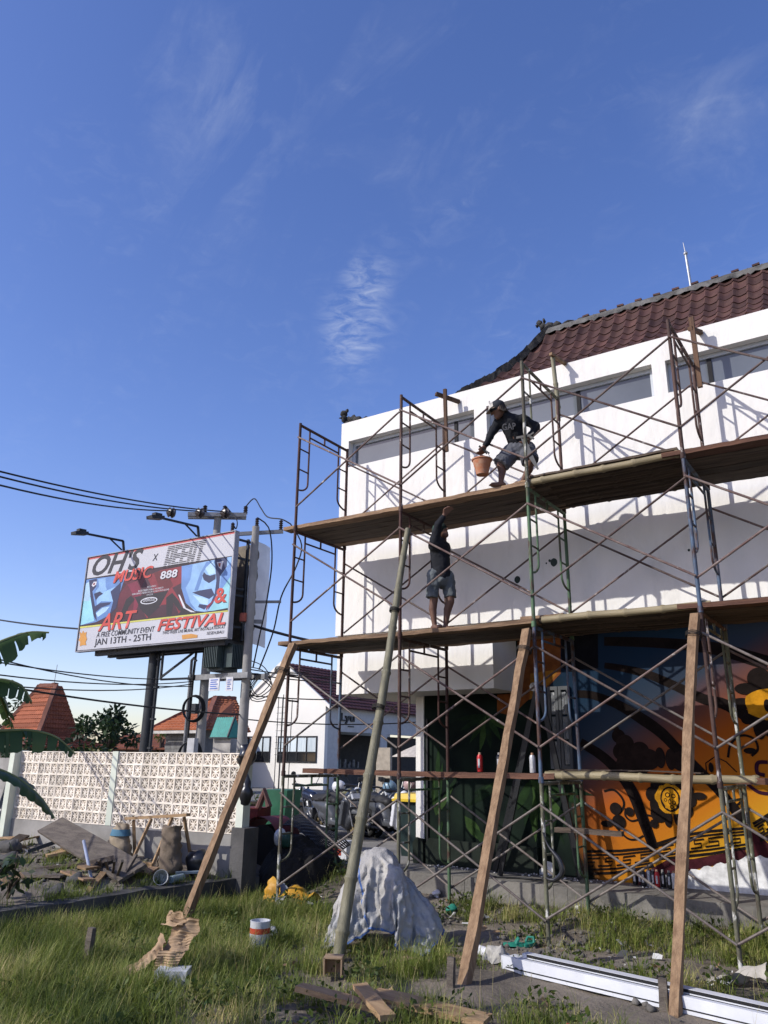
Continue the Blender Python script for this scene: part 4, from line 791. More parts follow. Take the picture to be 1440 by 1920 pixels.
for lv, dn in ((2, 'middle deck'), (3, 'top deck')):
    zt = lv * FH + 0.012
    for i in range(6):
        y = 0.10 + i * 0.203
        plank(-0.16 - 0.05 * random.random() + (0.02 if i else -0.04), 3.72 + random.uniform(-0.05, 0.12), y, zt + 0.03, 0.185, 0.04 if i else 0.052, m_plank if i in (0, 5) else m_plank2, f'rough wooden plank of the {dn}, left half, {rowpos[i]}')
    # loose off-cuts lying on the joint
    for j in range(3):
        plank(3.45 - 0.12 * j, 3.98 - 0.05 * j, 0.16 + 0.25 * j, zt + 0.085 + 0.012 * j, 0.13, 0.035, m_plank, f'short wooden off-cut lapping the plank joint of the {dn}, {["nearest the street", "in the middle", "nearest the wall"][j]}', sag=0)
    # bamboo section in the third bay
    for i in range(14):
        y = 0.06 + i * 0.086
        bamboo((3.62 + (0.12 if lv == 2 and i == 0 else 0.0) - 0.03 * (i % 2), y, zt + 0.04 + 0.012 * (i % 2)), (5.58 + 0.04 * (i % 3), y + 0.01, zt + 0.05), 0.042, 0.038, m_bamb if i == 0 else m_plank2, 'deck_bamboo', f'bamboo pole of the {dn}, right of the planks, {"front one" if i == 0 else ["", "second", "third", "fourth", "fifth", "sixth", "seventh", "eighth", "ninth", "tenth", "eleventh", "twelfth", "thirteenth", "last"][i] + " from the street edge"}', group='bamboo poles of the scaffold decks')  # inner poles take the dark tone painted for the shaded underside
    for i in range(6):
        y = 0.09 + i * 0.203
        plank(5.36 + 0.05 * (i % 2) - (0.1 if i == 0 else 0), 7.75, y, zt + (0.04 if i == 0 else 0.035), 0.19, 0.05, m_redp if i == 0 else m_plank2, f'dark red-brown plank of the {dn}, right end, {rowpos[i]}')
    if lv == 3:
        plank(3.60, 5.42, 0.12, zt + 0.115, 0.12, 0.025, m_plank2, 'thin grey batten lying on the bamboo of the top deck', sag=0)
# lowest run: single plank, two bamboos, another plank
plank(-0.06, 3.62, 0.60, 1.7 + 0.035, 0.24, 0.062, m_redp, 'single brown plank of the lowest run holding spray cans', tilt=0.0)
for i in range(2):
    bamboo((3.50, 0.52 + 0.1 * i, 1.745 + 0.004 * i), (5.72, 0.55 + 0.1 * i, 1.74), 0.045, 0.042, m_bamb, 'deck_bamboo', ['pale bamboo pole of the lowest run, nearer the street', 'pale bamboo pole of the lowest run, nearer the wall'][i], group='bamboo poles of the scaffold decks')
plank(3.6, 5.2, 0.62, 1.80, 0.14, 0.012, m_plank2, 'thin splintered slat on top of the lowest bamboo poles', sag=-0.01)
plank(5.52, 7.6, 0.62, 1.735, 0.22, 0.06, m_redp, 'brown plank of the lowest run right of the bamboo')
plank(3.6, 4.35, 0.5, 1.17, 0.10, 0.05, m_plank2, 'short grey board tied between the lower frames beside the ladder', sag=0)
# ------------------------------------------------------------------ stubs on the back poles
def stub(p0, p1, w_, h_, m, label): 
    q = MB(); q.beam(p0, p1, w_, h_, up=(0, 1, 0), jag=0.004, seg=4); return q.build('timber_stub', m, label=label, cat='timber', group='timber stubs tied to the scaffold tops')
m_woodz = mat('raw_timber', (0.27, 0.175, 0.10), (0.15, 0.09, 0.05), scale=4, rough=0.82, bump=0.6, bscale=14, stretch=(5, 5, 0.45), c3=(0.12, 0.07, 0.035), scale3=2.6, lo3=0.58, hi3=0.75, rnd=0.1)
m_woodzd = mat('dark_timber', (0.13, 0.075, 0.045), (0.07, 0.04, 0.026), scale=4, rough=0.85, bump=0.6, bscale=14, stretch=(5, 5, 0.45), rnd=0.15)
stub((3 * LB + 0.055, FW + 0.02, 6.45), (3 * LB + 0.045, FW + 0.03, 7.47), 0.06, 0.05, m_woodzd, 'upright brown timber stub tied to the tallest scaffold pole below the eave')
q = MB(); q.beam((3 * LB + 0.02, FW + 0.0, 7.30), (3 * LB + 0.10, YW - 0.006, 7.36), 0.06, 0.05); q.build('timber_stub', m_woodzd, label='short timber spacer from the tallest stub to the white wall', cat='timber', group='timber stubs tied to the scaffold tops')
bamboo((2 * LB - 0.02, FW + 0.045, 6.45), (2 * LB - 0.04, FW + 0.04, 7.50), 0.034, 0.03, m_bambg, 'bamboo_stub', 'upright bamboo stub tied to the scaffold pole beside the capped worker', group='timber stubs tied to the scaffold tops')
q = MB(); q.beam((2 * LB - 0.04, FW - 0.05, 7.47), (2 * LB + 0.05, YW - 0.006, 7.44), 0.05, 0.04); q.build('timber_stub', m_woodz, label='short timber spacer on the bamboo stub by the capped worker', cat='timber', group='timber stubs tied to the scaffold tops')
stub((LB + 0.045, FW, 6.35), (LB + 0.03, FW, 7.40), 0.05, 0.04, m_woodzd, 'upright timber stub tied to the second scaffold row')
q = MB(); q.beam((LB - 0.10, FW - 0.06, 7.33), (LB + 0.12, YW - 0.006, 7.28), 0.06, 0.05); q.build('timber_stub', m_woodzd, label='short timber spacer crossing the second row stub', cat='timber', group='timber stubs tied to the scaffold tops')
# ------------------------------------------------------------------ raking props
def prop(p0, p1, w_, h_, m, label):
    q = MB(); q.beam(p0, p1, w_, h_, up=(0.1, 1, 0.2), jag=0.008, seg=14); return q.build('raking_prop', m, label=label, cat='timber prop', group='raking props of the scaffold')
prop((-0.06, -1.56, 0.02), (0.13, -0.075, 3.40), 0.095, 0.078, m_woodz, 'thick pale timber prop leaning on the leftmost scaffold pole')
prop((3.65, -1.88, 0.0), (3.60, -0.075, 3.33), 0.09, 0.068, m_woodz, 'brown timber prop with split top leaning beside the ladder')
prop((5.31, -1.70, 0.0), (5.44, -0.075, 3.34), 0.08, 0.062, m_woodz, 'wavy-edged pale timber prop at the right of the scaffold')
bamboo((2.29, -1.78, 0.06), (1.99, -0.07, 4.78), 0.062, 0.038, m_bambg, 'bamboo_prop', 'long green-grey bamboo prop leaning in front of the tarpaulin', cat='bamboo prop', group='raking props of the scaffold', step=0.55)
# rope lashings
m_rope = mat('binding_wire', (0.03, 0.026, 0.022), rough=0.8)
def lash(c, r, n_, label, axis=(0, 0, 1)):
    d, s_, u_ = basis(axis); P = []
    for i in range(n_ * 12 + 1):
        a = i / 12 * 2 * PI; P.append(Vector(c) + (s_ * math.cos(a) + u_ * math.sin(a)) * r + d * (i / (n_ * 12) - 0.5) * 0.05)
    q = MB(); q.tube(P, 0.005, 5); q.build('wire_lashing', m_rope, label=label, cat='wire', group='wire lashings of the props')
lash((2.065, -0.50, 3.63), 0.058, 4, 'wire lashing at the upper joint of the bamboo prop', (-0.06, 0.35, 0.94))
lash((2.14, -0.93, 2.45), 0.07, 4, 'wire lashing half way up the bamboo prop', (-0.06, 0.35, 0.94))
lash((0.10, -0.25, 3.02), 0.1, 3, 'wire lashing near the top of the leftmost timber prop', (0.05, 0.4, 0.9))
lash((3.61, -0.2, 3.08), 0.085, 3, 'wire lashing near the top of the split timber prop', (0, 0.45, 0.85))
lash((5.43, -0.17, 3.12), 0.078, 3, 'wire lashing near the top of the wavy timber prop', (0, 0.4, 0.9))

# ================================================================== BREEZE-BLOCK FENCE
m_block = mat('cream_block', (0.78, 0.71, 0.61), (0.70, 0.62, 0.51), scale=2.5, rough=0.9, bump=0.2, bscale=30, c3=(0.30, 0.28, 0.26), scale3=1.3, lo3=0.60, hi3=0.80, rnd=0.16)
m_post = mat('painted_post', (0.60, 0.63, 0.53), (0.50, 0.53, 0.44), scale=2, rough=0.85, bump=0.15, bscale=25, rnd=0.05)
m_fbase = mat('fence_base_render', (0.31, 0.295, 0.27), (0.20, 0.19, 0.175), scale=1.6, rough=0.93, bump=0.25, bscale=20, c3=(0.40, 0.38, 0.35), scale3=1.0, lo3=0.55, hi3=0.75, rnd=0)
FR, FL = Vector((-0.75, 0.0, 0)), Vector((-5.50, -0.31, 0))
fd = (FL - FR).normalized(); fn = Vector((fd.y, -fd.x, 0))
if fn.y > 0: fn = -fn
FLEN = (FL - FR).length
fang = math.atan2(-fd.y, -fd.x)
FEN = thing('breeze_block_fence', 'cream breeze-block garden fence on a grey concrete base', 'fence', (FR + FL) / 2 + Vector((0, 0, 0.3)))
def fbox(s0, s1, d0, d1, z0, z1):
    q = MB(); c = FR + fd * ((s0 + s1) / 2) + fn * ((d0 + d1) / 2) + Vector((0, 0, (z0 + z1) / 2))
    q.box(c, (abs(s1 - s0), abs(d1 - d0), z1 - z0), Matrix.Rotation(fang, 3, 'Z')); return q
fbox(0.0, FLEN, -0.09, 0.045, 0.15, 0.895).build('base_wall', m_fbase, FEN)
fbox(-0.10, 0.02, -0.10, 0.05, 0.90, 1.965).build('post', m_post, FEN)
SM = 2.42
fbox(SM, SM + 0.12, -0.10, 0.048, 0.90, 1.965).build('post', m_post, FEN)
fbox(FLEN - 0.02, FLEN + 0.10, -0.10, 0.16, 0.15, 1.97).build('post', m_post, FEN)
fbox(-0.22, 0.0, -0.16, 0.14, 0.10, 0.995).build('corner_pier', m_cdark, FEN)
def block_mesh(bw, bh):
    q = MB(); t = 0.015; d = 0.034
    for z in (0.0, bh - t): q.b(0.0006, bw - 0.0006, -d, d, z + 0.0006, z + t)
    for x in (0.0006, bw - t): q.b(x, x + t - 0.0006, -d + 0.001, d - 0.001, t, bh - t)
    cx, cz = bw / 2, bh / 2
    for sx in (-1, 1):
        for sz in (-1, 1):
            C0 = Vector((cx, 0, cz)); C1 = Vector((cx + sx * (cx - t * 0.7), 0, cz + sz * (cz - t * 0.7)))
            mid = (C0 + C1) / 2; nn = Vector((-sz * bh, 0, sx * bw)).normalized()
            for s in (-1, 1):
                M1 = mid + nn * s * 0.021
                q.beam(C0, M1, 0.046, 0.0125, up=nn); q.beam(M1, C1, 0.044, 0.0125, up=nn)
    q.b(cx - 0.013, cx + 0.013, -0.025, 0.025, cz - 0.013, cz + 0.013)
    me = q.mesh('breeze_block'); q.fixn(me); me.materials.append(m_block); return me
BH = (1.955 - 0.90) / 6
for s0, s1 in ((0.025, SM - 0.003), (SM + 0.123, FLEN - 0.023)):
    bw = (s1 - s0) / 14; me = block_mesh(bw, BH)
    for i in range(14):
        for j in range(6):
            p = FR + fd * (s0 + (i + 1) * bw) + Vector((0, 0, 0.90 + j * BH)) + fn * random.uniform(-0.006, 0.006)
            inst(me, 'breeze_block', FEN, p - WLOC[FEN], (0, 0, fang))
# ------------------------------------------------------------------ low retaining wall
rw = MB(); N = 34; secs = []
for i in range(N + 1):
    y = -7.0 + 7.25 * i / N; x = wall_x(y)
    k = 0.018
    secs.append([(x - 0.09 + k * noise.noise(Vector((y * 2, 0, 0))), y, -0.1), (x + 0.09 + k * noise.noise(Vector((y * 2, 3, 0))), y, -0.1), (x + 0.085 + k * noise.noise(Vector((y * 3, 6, 0))), y, 0.375 + k * noise.noise(Vector((y * 3, 8, 0)))), (x - 0.09, y, 0.39 + k * noise.noise(Vector((y * 3, 9, 0))))])
rw.add([p for s_ in secs for p in s_], [(i * 4 + k, i * 4 + (k + 1) % 4, i * 4 + 4 + (k + 1) % 4, i * 4 + 4 + k) for i in range(N) for k in range(4)] + [(0, 1, 2, 3), (N * 4 + 3, N * 4 + 2, N * 4 + 1, N * 4)])
rw.build('retaining_wall', m_cdark, label='low mossy dark concrete retaining wall between rubble and grass', cat='wall')
gw = MB(); gw.b(-9.5, -5.75, 0.28, 0.44, 0.1, 1.84)
gw.build('garden_wall', m_fbase, label='plain grey concrete wall behind the left end of the breeze-block fence', cat='wall')

# ================================================================== BILLBOARD
BL_, BR_ = Vector((-11.525, 4.678, 0)), Vector((-6.077, 4.856, 0))
bd = (BR_ - BL_).normalized(); bn = Vector((bd.y, -bd.x, 0)); BW_ = (BR_ - BL_).length; BZ0, BZ1 = 4.593, 7.202
sc = BW_ / 6.42; scz = (BZ1 - BZ0) / 3.06
BB = thing('billboard', 'festival billboard on a thick dark steel post behind the fence', 'billboard', (-9.11, 5.33, 0.4))
m_steel = mat('dark_painted_steel', (0.035, 0.038, 0.042), (0.022, 0.024, 0.027), rough=0.55, metal=0.2, bump=0.1, bscale=20)
m_vinyl = mat('banner_vinyl', (0.47, 0.47, 0.50), (0.43, 0.43, 0.46), scale=0.7, rough=0.5, bump=0.12, bscale=1.6, rnd=0.0)
def bpt(u, v, d=0.0): return BL_ + bd * (u * sc) + bn * d + Vector((0, 0, BZ0 + v * scz))
RB = Matrix((bd, bn, Vector((0, 0, 1)))).transposed()
q = MB(); q.box(bpt(3.21, 1.53, -0.06), (BW_, 0.118, BZ1 - BZ0), RB); face = q.build('banner', m_vinyl, BB)
q = MB()
for (u0, v0, u1, v1) in ((-0.04, -0.03, 6.46, -0.005), (-0.04, 3.065, 6.46, 3.09), (-0.04, -0.005, -0.008, 3.065), (6.428, -0.005, 6.46, 3.065)):
    q.box(bpt((u0 + u1) / 2, (v0 + v1) / 2, -0.05), ((u1 - u0) * sc, 0.16, (v1 - v0) * scz), RB)
q.build('edge_trim', mat('grey_trim', (0.33, 0.33, 0.36), rough=0.5), BB)
BCOLS = dict(red_strip=(0.55, 0.10, 0.10), dark=(0.055, 0.018, 0.03), maroon=(0.11, 0.016, 0.03), red=(0.24, 0.028, 0.04), crimson=(0.20, 0.022, 0.05), darkred=(0.13, 0.018, 0.024), black=(0.022, 0.018, 0.024),
             blue=(0.13, 0.25, 0.52), lightblue=(0.27, 0.46, 0.72), paleblue=(0.42, 0.62, 0.80), cyan=(0.28, 0.58, 0.66), navy=(0.028, 0.035, 0.095), white=(0.62, 0.62, 0.66), eyered=(0.24, 0.04, 0.04), yellow=(0.58, 0.55, 0.12), orange=(0.55, 0.26, 0.055), ink=(0.028, 0.026, 0.034), signred=(0.56, 0.072, 0.055))
def ink(c):
    a = BCOLS[c]; return mat('print_' + c, a, tuple(x * 0.74 for x in a), scale=1.8, rough=0.5, rnd=0.02)
_bl = [0]
def bpoly(pts, c, name='printed_shape', depth=None):
    if depth is None: _bl[0] += 1
    dd = 0.0004 + 0.00012 * (_bl[0] if depth is None else depth)
    me = bpy.data.meshes.new(name); bm = bmesh.new()
    vs = [bm.verts.new(bpt(max(0.0, min(6.42, u)), max(0.0, min(3.06, v)), dd) - WLOC[BB]) for u, v in pts]
    f_ = bm.faces.new(vs); bm.normal_update(); bmesh.ops.triangulate(bm, faces=[f_])
    bm.normal_update()
    for fc in bm.faces:
        if fc.normal.dot(bn) < 0: fc.normal_flip()
    bm.to_mesh(me); bm.free(); me.materials.append(ink(c))
    o = bpy.data.objects.new(name, me); COL.objects.link(o); o.parent = face; return o
for c, P in POLYS: bpoly(P, c)
(sx0, sy0), (sx1, sy1), (sx2, sy2), (sx3, sy3) = STRIPES   # striped lettering
for L in range(5):
    a = sx0 + (sx1 - sx0) * L / 5.0; e = a + (sx1 - sx0) / 5.0 * 0.93; ns = 13
    for k in range(ns):
        z = sy0 + (sy2 - sy0) * k / ns; hh = (sy2 - sy0) / ns * 0.42; sh = 0.16 * k / ns
        if L in (0, 3) : segs = [(0, .42), (.62, 1)] if k < 3 or 5 < k < 10 else [(0, 1)]
        elif L == 4: segs = [(.3, .75)] if k < 10 else [(0, 1)]
        else: segs = [(0, 1)] if k in (0, 1, 2, 5, 6, 7, 10, 11, 12) else [(0, .45)]
        for s0, s1 in segs:
            bpoly([(a + (e - a) * s0 + sh, z), (a + (e - a) * s1 + sh, z), (a + (e - a) * s1 + sh, z + hh), (a + (e - a) * s0 + sh, z + hh)], 'ink', 'printed_stripe', 52)
(oc, orx, orz) = OVAL
bpoly([(oc[0] + orx * math.cos(2 * PI * k / 28), oc[1] + orz * math.sin(2 * PI * k / 28)) for k in range(28)], 'white', 'printed_oval')
bpoly([(oc[0] + orx * .88 * math.cos(2 * PI * k / 28), oc[1] + orz * .76 * math.sin(2 * PI * k / 28)) for k in range(28)], 'black', 'printed_oval')
for txt, (u, v), w_, h_, c, bold, shear in TEXTS:
    reps = [(0.02, -0.02, 'ink'), (0, 0, c)] if c == 'signred' or txt == '888' else [(0, 0, c)]
    for du, dv, cc in reps:
        me = text_mesh(txt, w_ * sc, h_ * scz, bold, shear)
        place_flat(me, bpt(u + du, v + dv, 0.0004 + 0.00012 * (56 if cc != c else 58)) - WLOC[BB], bd, (0, 0, 1))
        me.materials.append(ink(cc)); o = bpy.data.objects.new('lettering', me); COL.objects.link(o); o.parent = face
# support: post, box frame, rear panel with loose white cloth
pb = Vector((-9.11, 5.33, 0))
q = MB(); q.tube([pb + Vector((-0.02, 0, 0.35)), pb + Vector((0, 0, 4.75))], 0.15, 20); post = q.build('post', m_steel, BB)
q = MB(); q.tube([pb + Vector((0.17, -0.02, 0.5)), pb + Vector((0.18, -0.02, 4.5))], 0.04, 8); 
for z in (2.1, 2.8, 3.6, 4.3): q.box(pb + Vector((0.175, -0.02, z)), (0.14, 0.1, 0.05))
q.build('cable_pipe', m_steel, post)
DEP = 0.95
q = MB()
for d in (-0.18, -0.6, -DEP + 0.05):
    q.beam(bpt(0.7, -0.10, d), bpt(6.2, -0.10, d), 0.10, 0.12)
for u in (0.75, 1.7, 2.6, 3.5, 4.4, 5.3, 6.15):
    q.beam(bpt(u, -0.05, -0.12), bpt(u, -0.05, -DEP), 0.07, 0.08)
q.build('under_frame', m_steel, BB)
q = MB()
for v in (0.35, 1.25, 1.45, 2.35, 2.9):
    q.beam(bpt(6.30, v, -0.12), bpt(6.30, v + 0.06, -DEP), 0.05, 0.05)
q.beam(bpt(6.32, 0, -DEP * 0.62), bpt(6.32, 3.0, -DEP * 0.62), 0.06, 0.06); q.beam(bpt(6.32, 0, -DEP + 0.06), bpt(6.32, 3.0, -DEP + 0.06), 0.06, 0.06)
q.build('side_frame', m_steel, BB)
q = MB(); q.box(bpt(3.5, 1.5, -DEP), (BW_ * 0.9, 0.05, 2.5), RB); q.build('rear_panel', mat('rear_panel_brown', (0.16, 0.125, 0.075), (0.09, 0.07, 0.045), rough=0.4, bump=0.3, bscale=3), BB)
q = MB(); N = 14; V = []
for i in range(N + 1):
    for j in range(4):
        V.append(bpt(6.38 + 0.04 * noise.noise(Vector((i * 0.8, j, 0))) + 0.05 * (j == 2), 3.05 * i / N - 0.03 * j, -DEP + 0.32 - j * 0.26 + 0.03 * noise.noise(Vector((i * 0.6, 5, j)))))
q.add(V, [(i * 4 + j, i * 4 + j + 1, i * 4 + j + 5, i * 4 + j + 4) for i in range(N) for j in range(3)], True)
q.build('loose_cloth', mat('white_vinyl', (0.66, 0.67, 0.68), (0.5, 0.51, 0.53), scale=1.5, rough=0.45, bump=0.5, bscale=4), BB, fix=False)
for u, du in ((1.62, -0.1), (4.92, -0.1)):
    a0 = bpt(u, 3.08, -0.05); tip = bpt(u + du, 3.08, 1.2) + Vector((0, 0, 0.22)); el = bpt(u, 3.42, 0.02)
    q = MB(); q.tube([a0, el], 0.035, 8); q.tube([el, tip], 0.032, 8); q.tube([bpt(u, 3.12, 0.03), el.lerp(tip, 0.36)], 0.022, 8)
    arm = q.build('lamp_arm', m_steel, BB)
    q = MB(); d_ = (tip - el).normalized(); q.beam(tip - d_ * 0.05, tip + d_ * 0.32 + Vector((0, 0, -0.05)), 0.22, 0.08); q.beam(tip + d_ * 0.0 + Vector((0, 0, 0.06)), tip + d_ * 0.2 + Vector((0, 0, 0.06)), 0.14, 0.06); q.build('flood_lamp', m_steel, arm)

# ================================================================== UTILITY POLES, TRANSFORMER, CABLES
m_polec = mat('pole_concrete', (0.30, 0.29, 0.27), (0.22, 0.21, 0.195), scale=2, rough=0.85, bump=0.2, bscale=20, rnd=0.06)
m_galv = mat('galvanised_arm', (0.26, 0.26, 0.26), (0.17, 0.17, 0.17), rough=0.6, metal=0.3)
m_cer = mat('insulator', (0.045, 0.035, 0.032), rough=0.35, spec=0.5)
m_cab = mat('cable_black', (0.012, 0.012, 0.013), rough=0.6, rnd=0.05)
PA, PB_ = Vector((-7.74, 5.85, 0)), Vector((-5.86, 5.35, 0))
UA = thing('utility_pole', 'concrete utility pole with wide crossarm rising behind the billboard', 'utility pole', (PA.x, PA.y, 0.4), 'utility poles by the road')
q = MB(); q.tube([PA + Vector((0, 0, 0.3)), PA + Vector((-0.02, 0, 8.2))], [0.13, 0.095], 14); q.build('shaft', m_polec, UA)
xa0, xa1 = Vector((-8.35, 5.32, 8.11)), Vector((-7.22, 6.38, 8.19)); xd = (xa1 - xa0).normalized()
q = MB()
for off in (-0.13, 0.13): q.beam(xa0 + Vector((0.7, -0.7, 0)) * off * 0.9, xa1 + Vector((0.7, -0.7, 0)) * off * 0.9, 0.09, 0.11)
q.build('crossarm', m_galv, UA)
def insul(p, axis, r, L, parent):
    k = MB(); n = 5; pr_ = [(0.02, 0)]
    for i in range(n): pr_ += [(r, L * (i + 0.2) / n), (r * 0.55, L * (i + 0.75) / n)]
    pr_ += [(0.02, L), (0.0, L)]
    k.lathe(p, pr_, 12, axis); k.build('insulator', m_cer, parent)
for t in (0.28, 0.62, 0.98): insul(xa0.lerp(xa1, t) + Vector((0, 0, 0.06)), (0, 0, 1), 0.065, 0.24, UA)
for t in (-0.06, 0.42, 0.85): 
    p = xa0.lerp(xa1, t) + Vector((-0.12, -0.22, 0.02)); q = MB(); q.lathe(p, [(0.02, 0), (0.11, 0.02), (0.15, 0.07), (0.10, 0.12), (0.14, 0.17), (0.04, 0.24), (0, 0.25)], 14, (-0.35, -0.9, 0)); q.build('strain_insulator', m_cer, UA)
UB = thing('utility_pole', 'slimmer concrete utility pole right of the transformer with short crossarm', 'utility pole', (PB_.x, PB_.y, 0.4), 'utility poles by the road')
q = MB(); q.tube([PB_ + Vector((0, 0, 0.3)), PB_ + Vector((0, 0, 7.42))], [0.125, 0.09], 14); q.build('shaft', m_polec, UB)
q = MB(); q.beam((-6.45, 4.95, 7.2), (-5.42, 5.88, 7.36), 0.07, 0.09); q.build('crossarm', m_galv, UB)
for p in ((-5.9, 5.42, 7.42), (-5.47, 5.84, 7.4), (-6.35, 5.03, 7.26)): insul(Vector(p), (0, 0, 1), 0.055, 0.26, UB)
q = MB(); q.beam((-5.98, 5.35, 5.52), (-5.38, 5.9, 5.56), 0.06, 0.06); q.beam((-6.1, 5.3, 5.05), (-5.7, 5.6, 5.05), 0.06, 0.09); q.build('bracket', m_galv, UB)
q = MB(); q.box((-5.95, 5.22, 5.12), (0.14, 0.12, 0.2)); q.build('fuse_box', mat('faded_red', (0.33, 0.09, 0.06), rough=0.6), UB)
TR = thing('transformer', 'dark green oil transformer on a steel beam between the utility poles', 'transformer', (-6.6, 5.42, 3.75))
q = MB(); q.beam((-8.2, 5.75, 3.83), (-5.5, 5.08, 3.72), 0.12, 0.13); q.beam((-8.1, 6.12, 3.83), (-5.4, 5.55, 3.72), 0.12, 0.13); q.build('support_beam', m_galv, TR)
m_tr = mat('transformer_green', (0.045, 0.065, 0.065), (0.03, 0.045, 0.045), rough=0.5)
q = MB(); q.b(-6.98, -6.48, 5.15, 5.68, 3.88, 4.56); q.build('tank', m_tr, TR)
q = MB(); q.b(-7.02, -6.44, 5.12, 5.72, 4.562, 4.60); q.build('lid', m_tr, TR)
q = MB()
for i in range(9): q.b(-6.46, -6.2, 5.18 + i * 0.056, 5.20 + i * 0.056, 3.95, 4.5)
for i in range(8): q.b(-6.94 + i * 0.058, -6.92 + i * 0.058, 4.98, 5.148, 3.95, 4.5)
q.build('cooling_fins', m_tr, TR)
for x in (-6.85, -6.68, -6.52): insul(Vector((x, 5.4, 4.6)), (0, 0, 1), 0.045, 0.28, TR)
m_sign = mat('notice_white', (0.6, 0.6, 0.62), rough=0.5)
for x, z, w_, h_, cc, g_ in ((-6.78, 3.40, 0.34, 0.30, (0.10, 0.16, 0.42), 'left'), (-6.22, 3.38, 0.22, 0.32, (0.16, 0.2, 0.4), 'right')):
    S_ = thing('notice_board', f'small white notice with blue print hanging under the transformer, {g_} one', 'sign', (x, 5.08, z), 'notices under the transformer')
    q = MB(); q.b(x, x + w_, 5.06, 5.08, z, z + h_); q.build('board', m_sign, S_)
    q = MB()
    for k in range(5): q.b(x + 0.05, x + w_ - 0.05 - 0.04 * (k % 2), 5.055, 5.0585, z + 0.04 + k * 0.05, z + 0.065 + k * 0.05)
    q.build('print', mat('print_blue' + g_, cc, rough=0.5), S_)
# meter pipe, coils, box on pole A
q = MB(); q.tube([(-8.05, 5.61, 0.4), (-8.03, 5.61, 4.1), (-8.0, 5.58, 4.25), (-7.91, 5.56, 4.30), (-7.83, 5.58, 4.22)], 0.036, 8); q.build('service_pipe', m_galv, label='grey service pipe with bent top beside the wide utility pole', cat='pipe')
q = MB(); q.tube([(-7.91, 5.57, 0.4), (-7.89, 5.57, 3.8), (-7.87, 5.59, 4.5)], 0.032, 8); q.build('cable_riser', m_cab, label='thick black cable riser strapped to the wide utility pole', cat='cable')
for z, rr_, lb in ((3.05, 0.25, 'upper'), (1.95, 0.26, 'lower')):
    q = MB()
    for k in range(5):
        P = [(-7.79 + (rr_ + 0.008 * k) * math.cos(a) * 0.8, 5.54 + 0.02 * k + (rr_) * math.cos(a) * 0.55, z + (rr_ * 1.15 + 0.01 * k) * math.sin(a)) for a in np.linspace(0, 2 * PI, 25)]
        q.tube(P, 0.014, 6)
    q.build('cable_coil', m_cab, label=f'{lb} coil of black cable hung on the wide utility pole', cat='cable coil', group='cable coils on the pole')
q = MB(); q.b(-7.81, -7.57, 5.49, 5.63, 2.0, 2.34); q.build('junction_box', mat('pale_grey_box', (0.5, 0.5, 0.5), rough=0.6), label='pale grey junction box over the lower cable coil', cat='junction box')
q = MB(); q.b(-7.77, -7.63, 5.49, 5.61, 2.92, 3.16); q.build('junction_box', m_steel, label='small black splice box inside the upper cable coil', cat='junction box')
q = MB()
for a, e in (((-8.72, 5.25, 3.77), (-8.72, 5.25, 4.5)), ((-8.72, 5.25, 4.5), (-7.88, 5.6, 4.55)), ((-8.72, 5.25, 3.77), (-7.93, 5.6, 3.8)), ((-8.72, 5.25, 3.82), (-7.88, 5.6, 4.5))): q.beam(a, e, 0.05, 0.05)
q.build('steel_bracket', m_steel, label='rectangular black steel bracket left of the wide utility pole', cat='bracket')
def wire(p0, p1, sag, r, label, n=18, name='overhead_cable'):
    p0, p1 = Vector(p0), Vector(p1)
    P = [p0.lerp(p1, i / n) - Vector((0, 0, sag * 4 * (i / n) * (1 - i / n))) for i in range(n + 1)]
    q = MB(); q.tube(P, r, 5); return q.build(name, m_cab, label=label, cat='cable', group='overhead cables')
ins = [xa0.lerp(xa1, t) + Vector((-0.15, -0.4, 0.05)) for t in (-0.06, 0.42, 0.85)]
def ext(p, thru, k): return p + (Vector(thru) - p) * k
for p, th, lb in zip(ins, ((-5.17, -1.70, 6.47), (-5.18, -1.72, 6.62), (-5.18, -1.73, 6.71)), ('lowest', 'middle', 'highest')):
    wire(p, ext(p, Vector(th) - Vector((0, 0, -0.0)), 1.5), 0.25, 0.018, f'{lb} of the three power lines running left from the wide crossarm')
wire((-7.74, 6.05, 5.0), ext(Vector((-7.74, 6.05, 5.0)), (-22.33, 8.59, 7.07), 1.2), 0.2, 0.03, 'cable passing behind the billboard foot to the left edge')
for k, th in enumerate(((-4.95, -1.32, 3.50), (-4.94, -1.3, 3.33), (-4.93, -1.29, 3.2), (-4.93, -1.29, 3.62))):
    p = Vector((-7.9, 5.6, 3.78 - 0.06 * k)); wire(p, ext(p, th, 1.5), 0.22 + 0.03 * k, 0.012, f'{["upper", "middle", "lower", "topmost"][k]} telephone line below the billboard')
wire((-5.9, 5.3, 2.85), ext(Vector((-5.9, 5.3, 2.85)), (-4.93, -1.29, 3.08), 1.5), 0.15, 0.018, 'long cable sagging across the billboard post')
for k, (z0, y1, z1) in enumerate(((4.95, 3.0, 3.9), (3.9, 3.2, 3.6), (3.8, 3.1, 3.45), (3.3, 3.6, 3.3), (2.75, 4.2, 2.75))):
    wire((-5.85, 5.4, z0), (-1.2 + 0.3 * k, y1 + 5.0, z1 + 0.4), 0.25, (0.035 if k == 0 else 0.014), f'{["thick twisted", "upper thin", "middle thin", "lower thin", "lowest thin"][k]} cable running right from the slim utility pole')
def drop(P, r, label):
    q = MB(); q.tube(pathlerp(P, 30), r, 6); q.build('jumper_cable', m_cab, label=label, cat='cable', group='jumper cables at the poles')
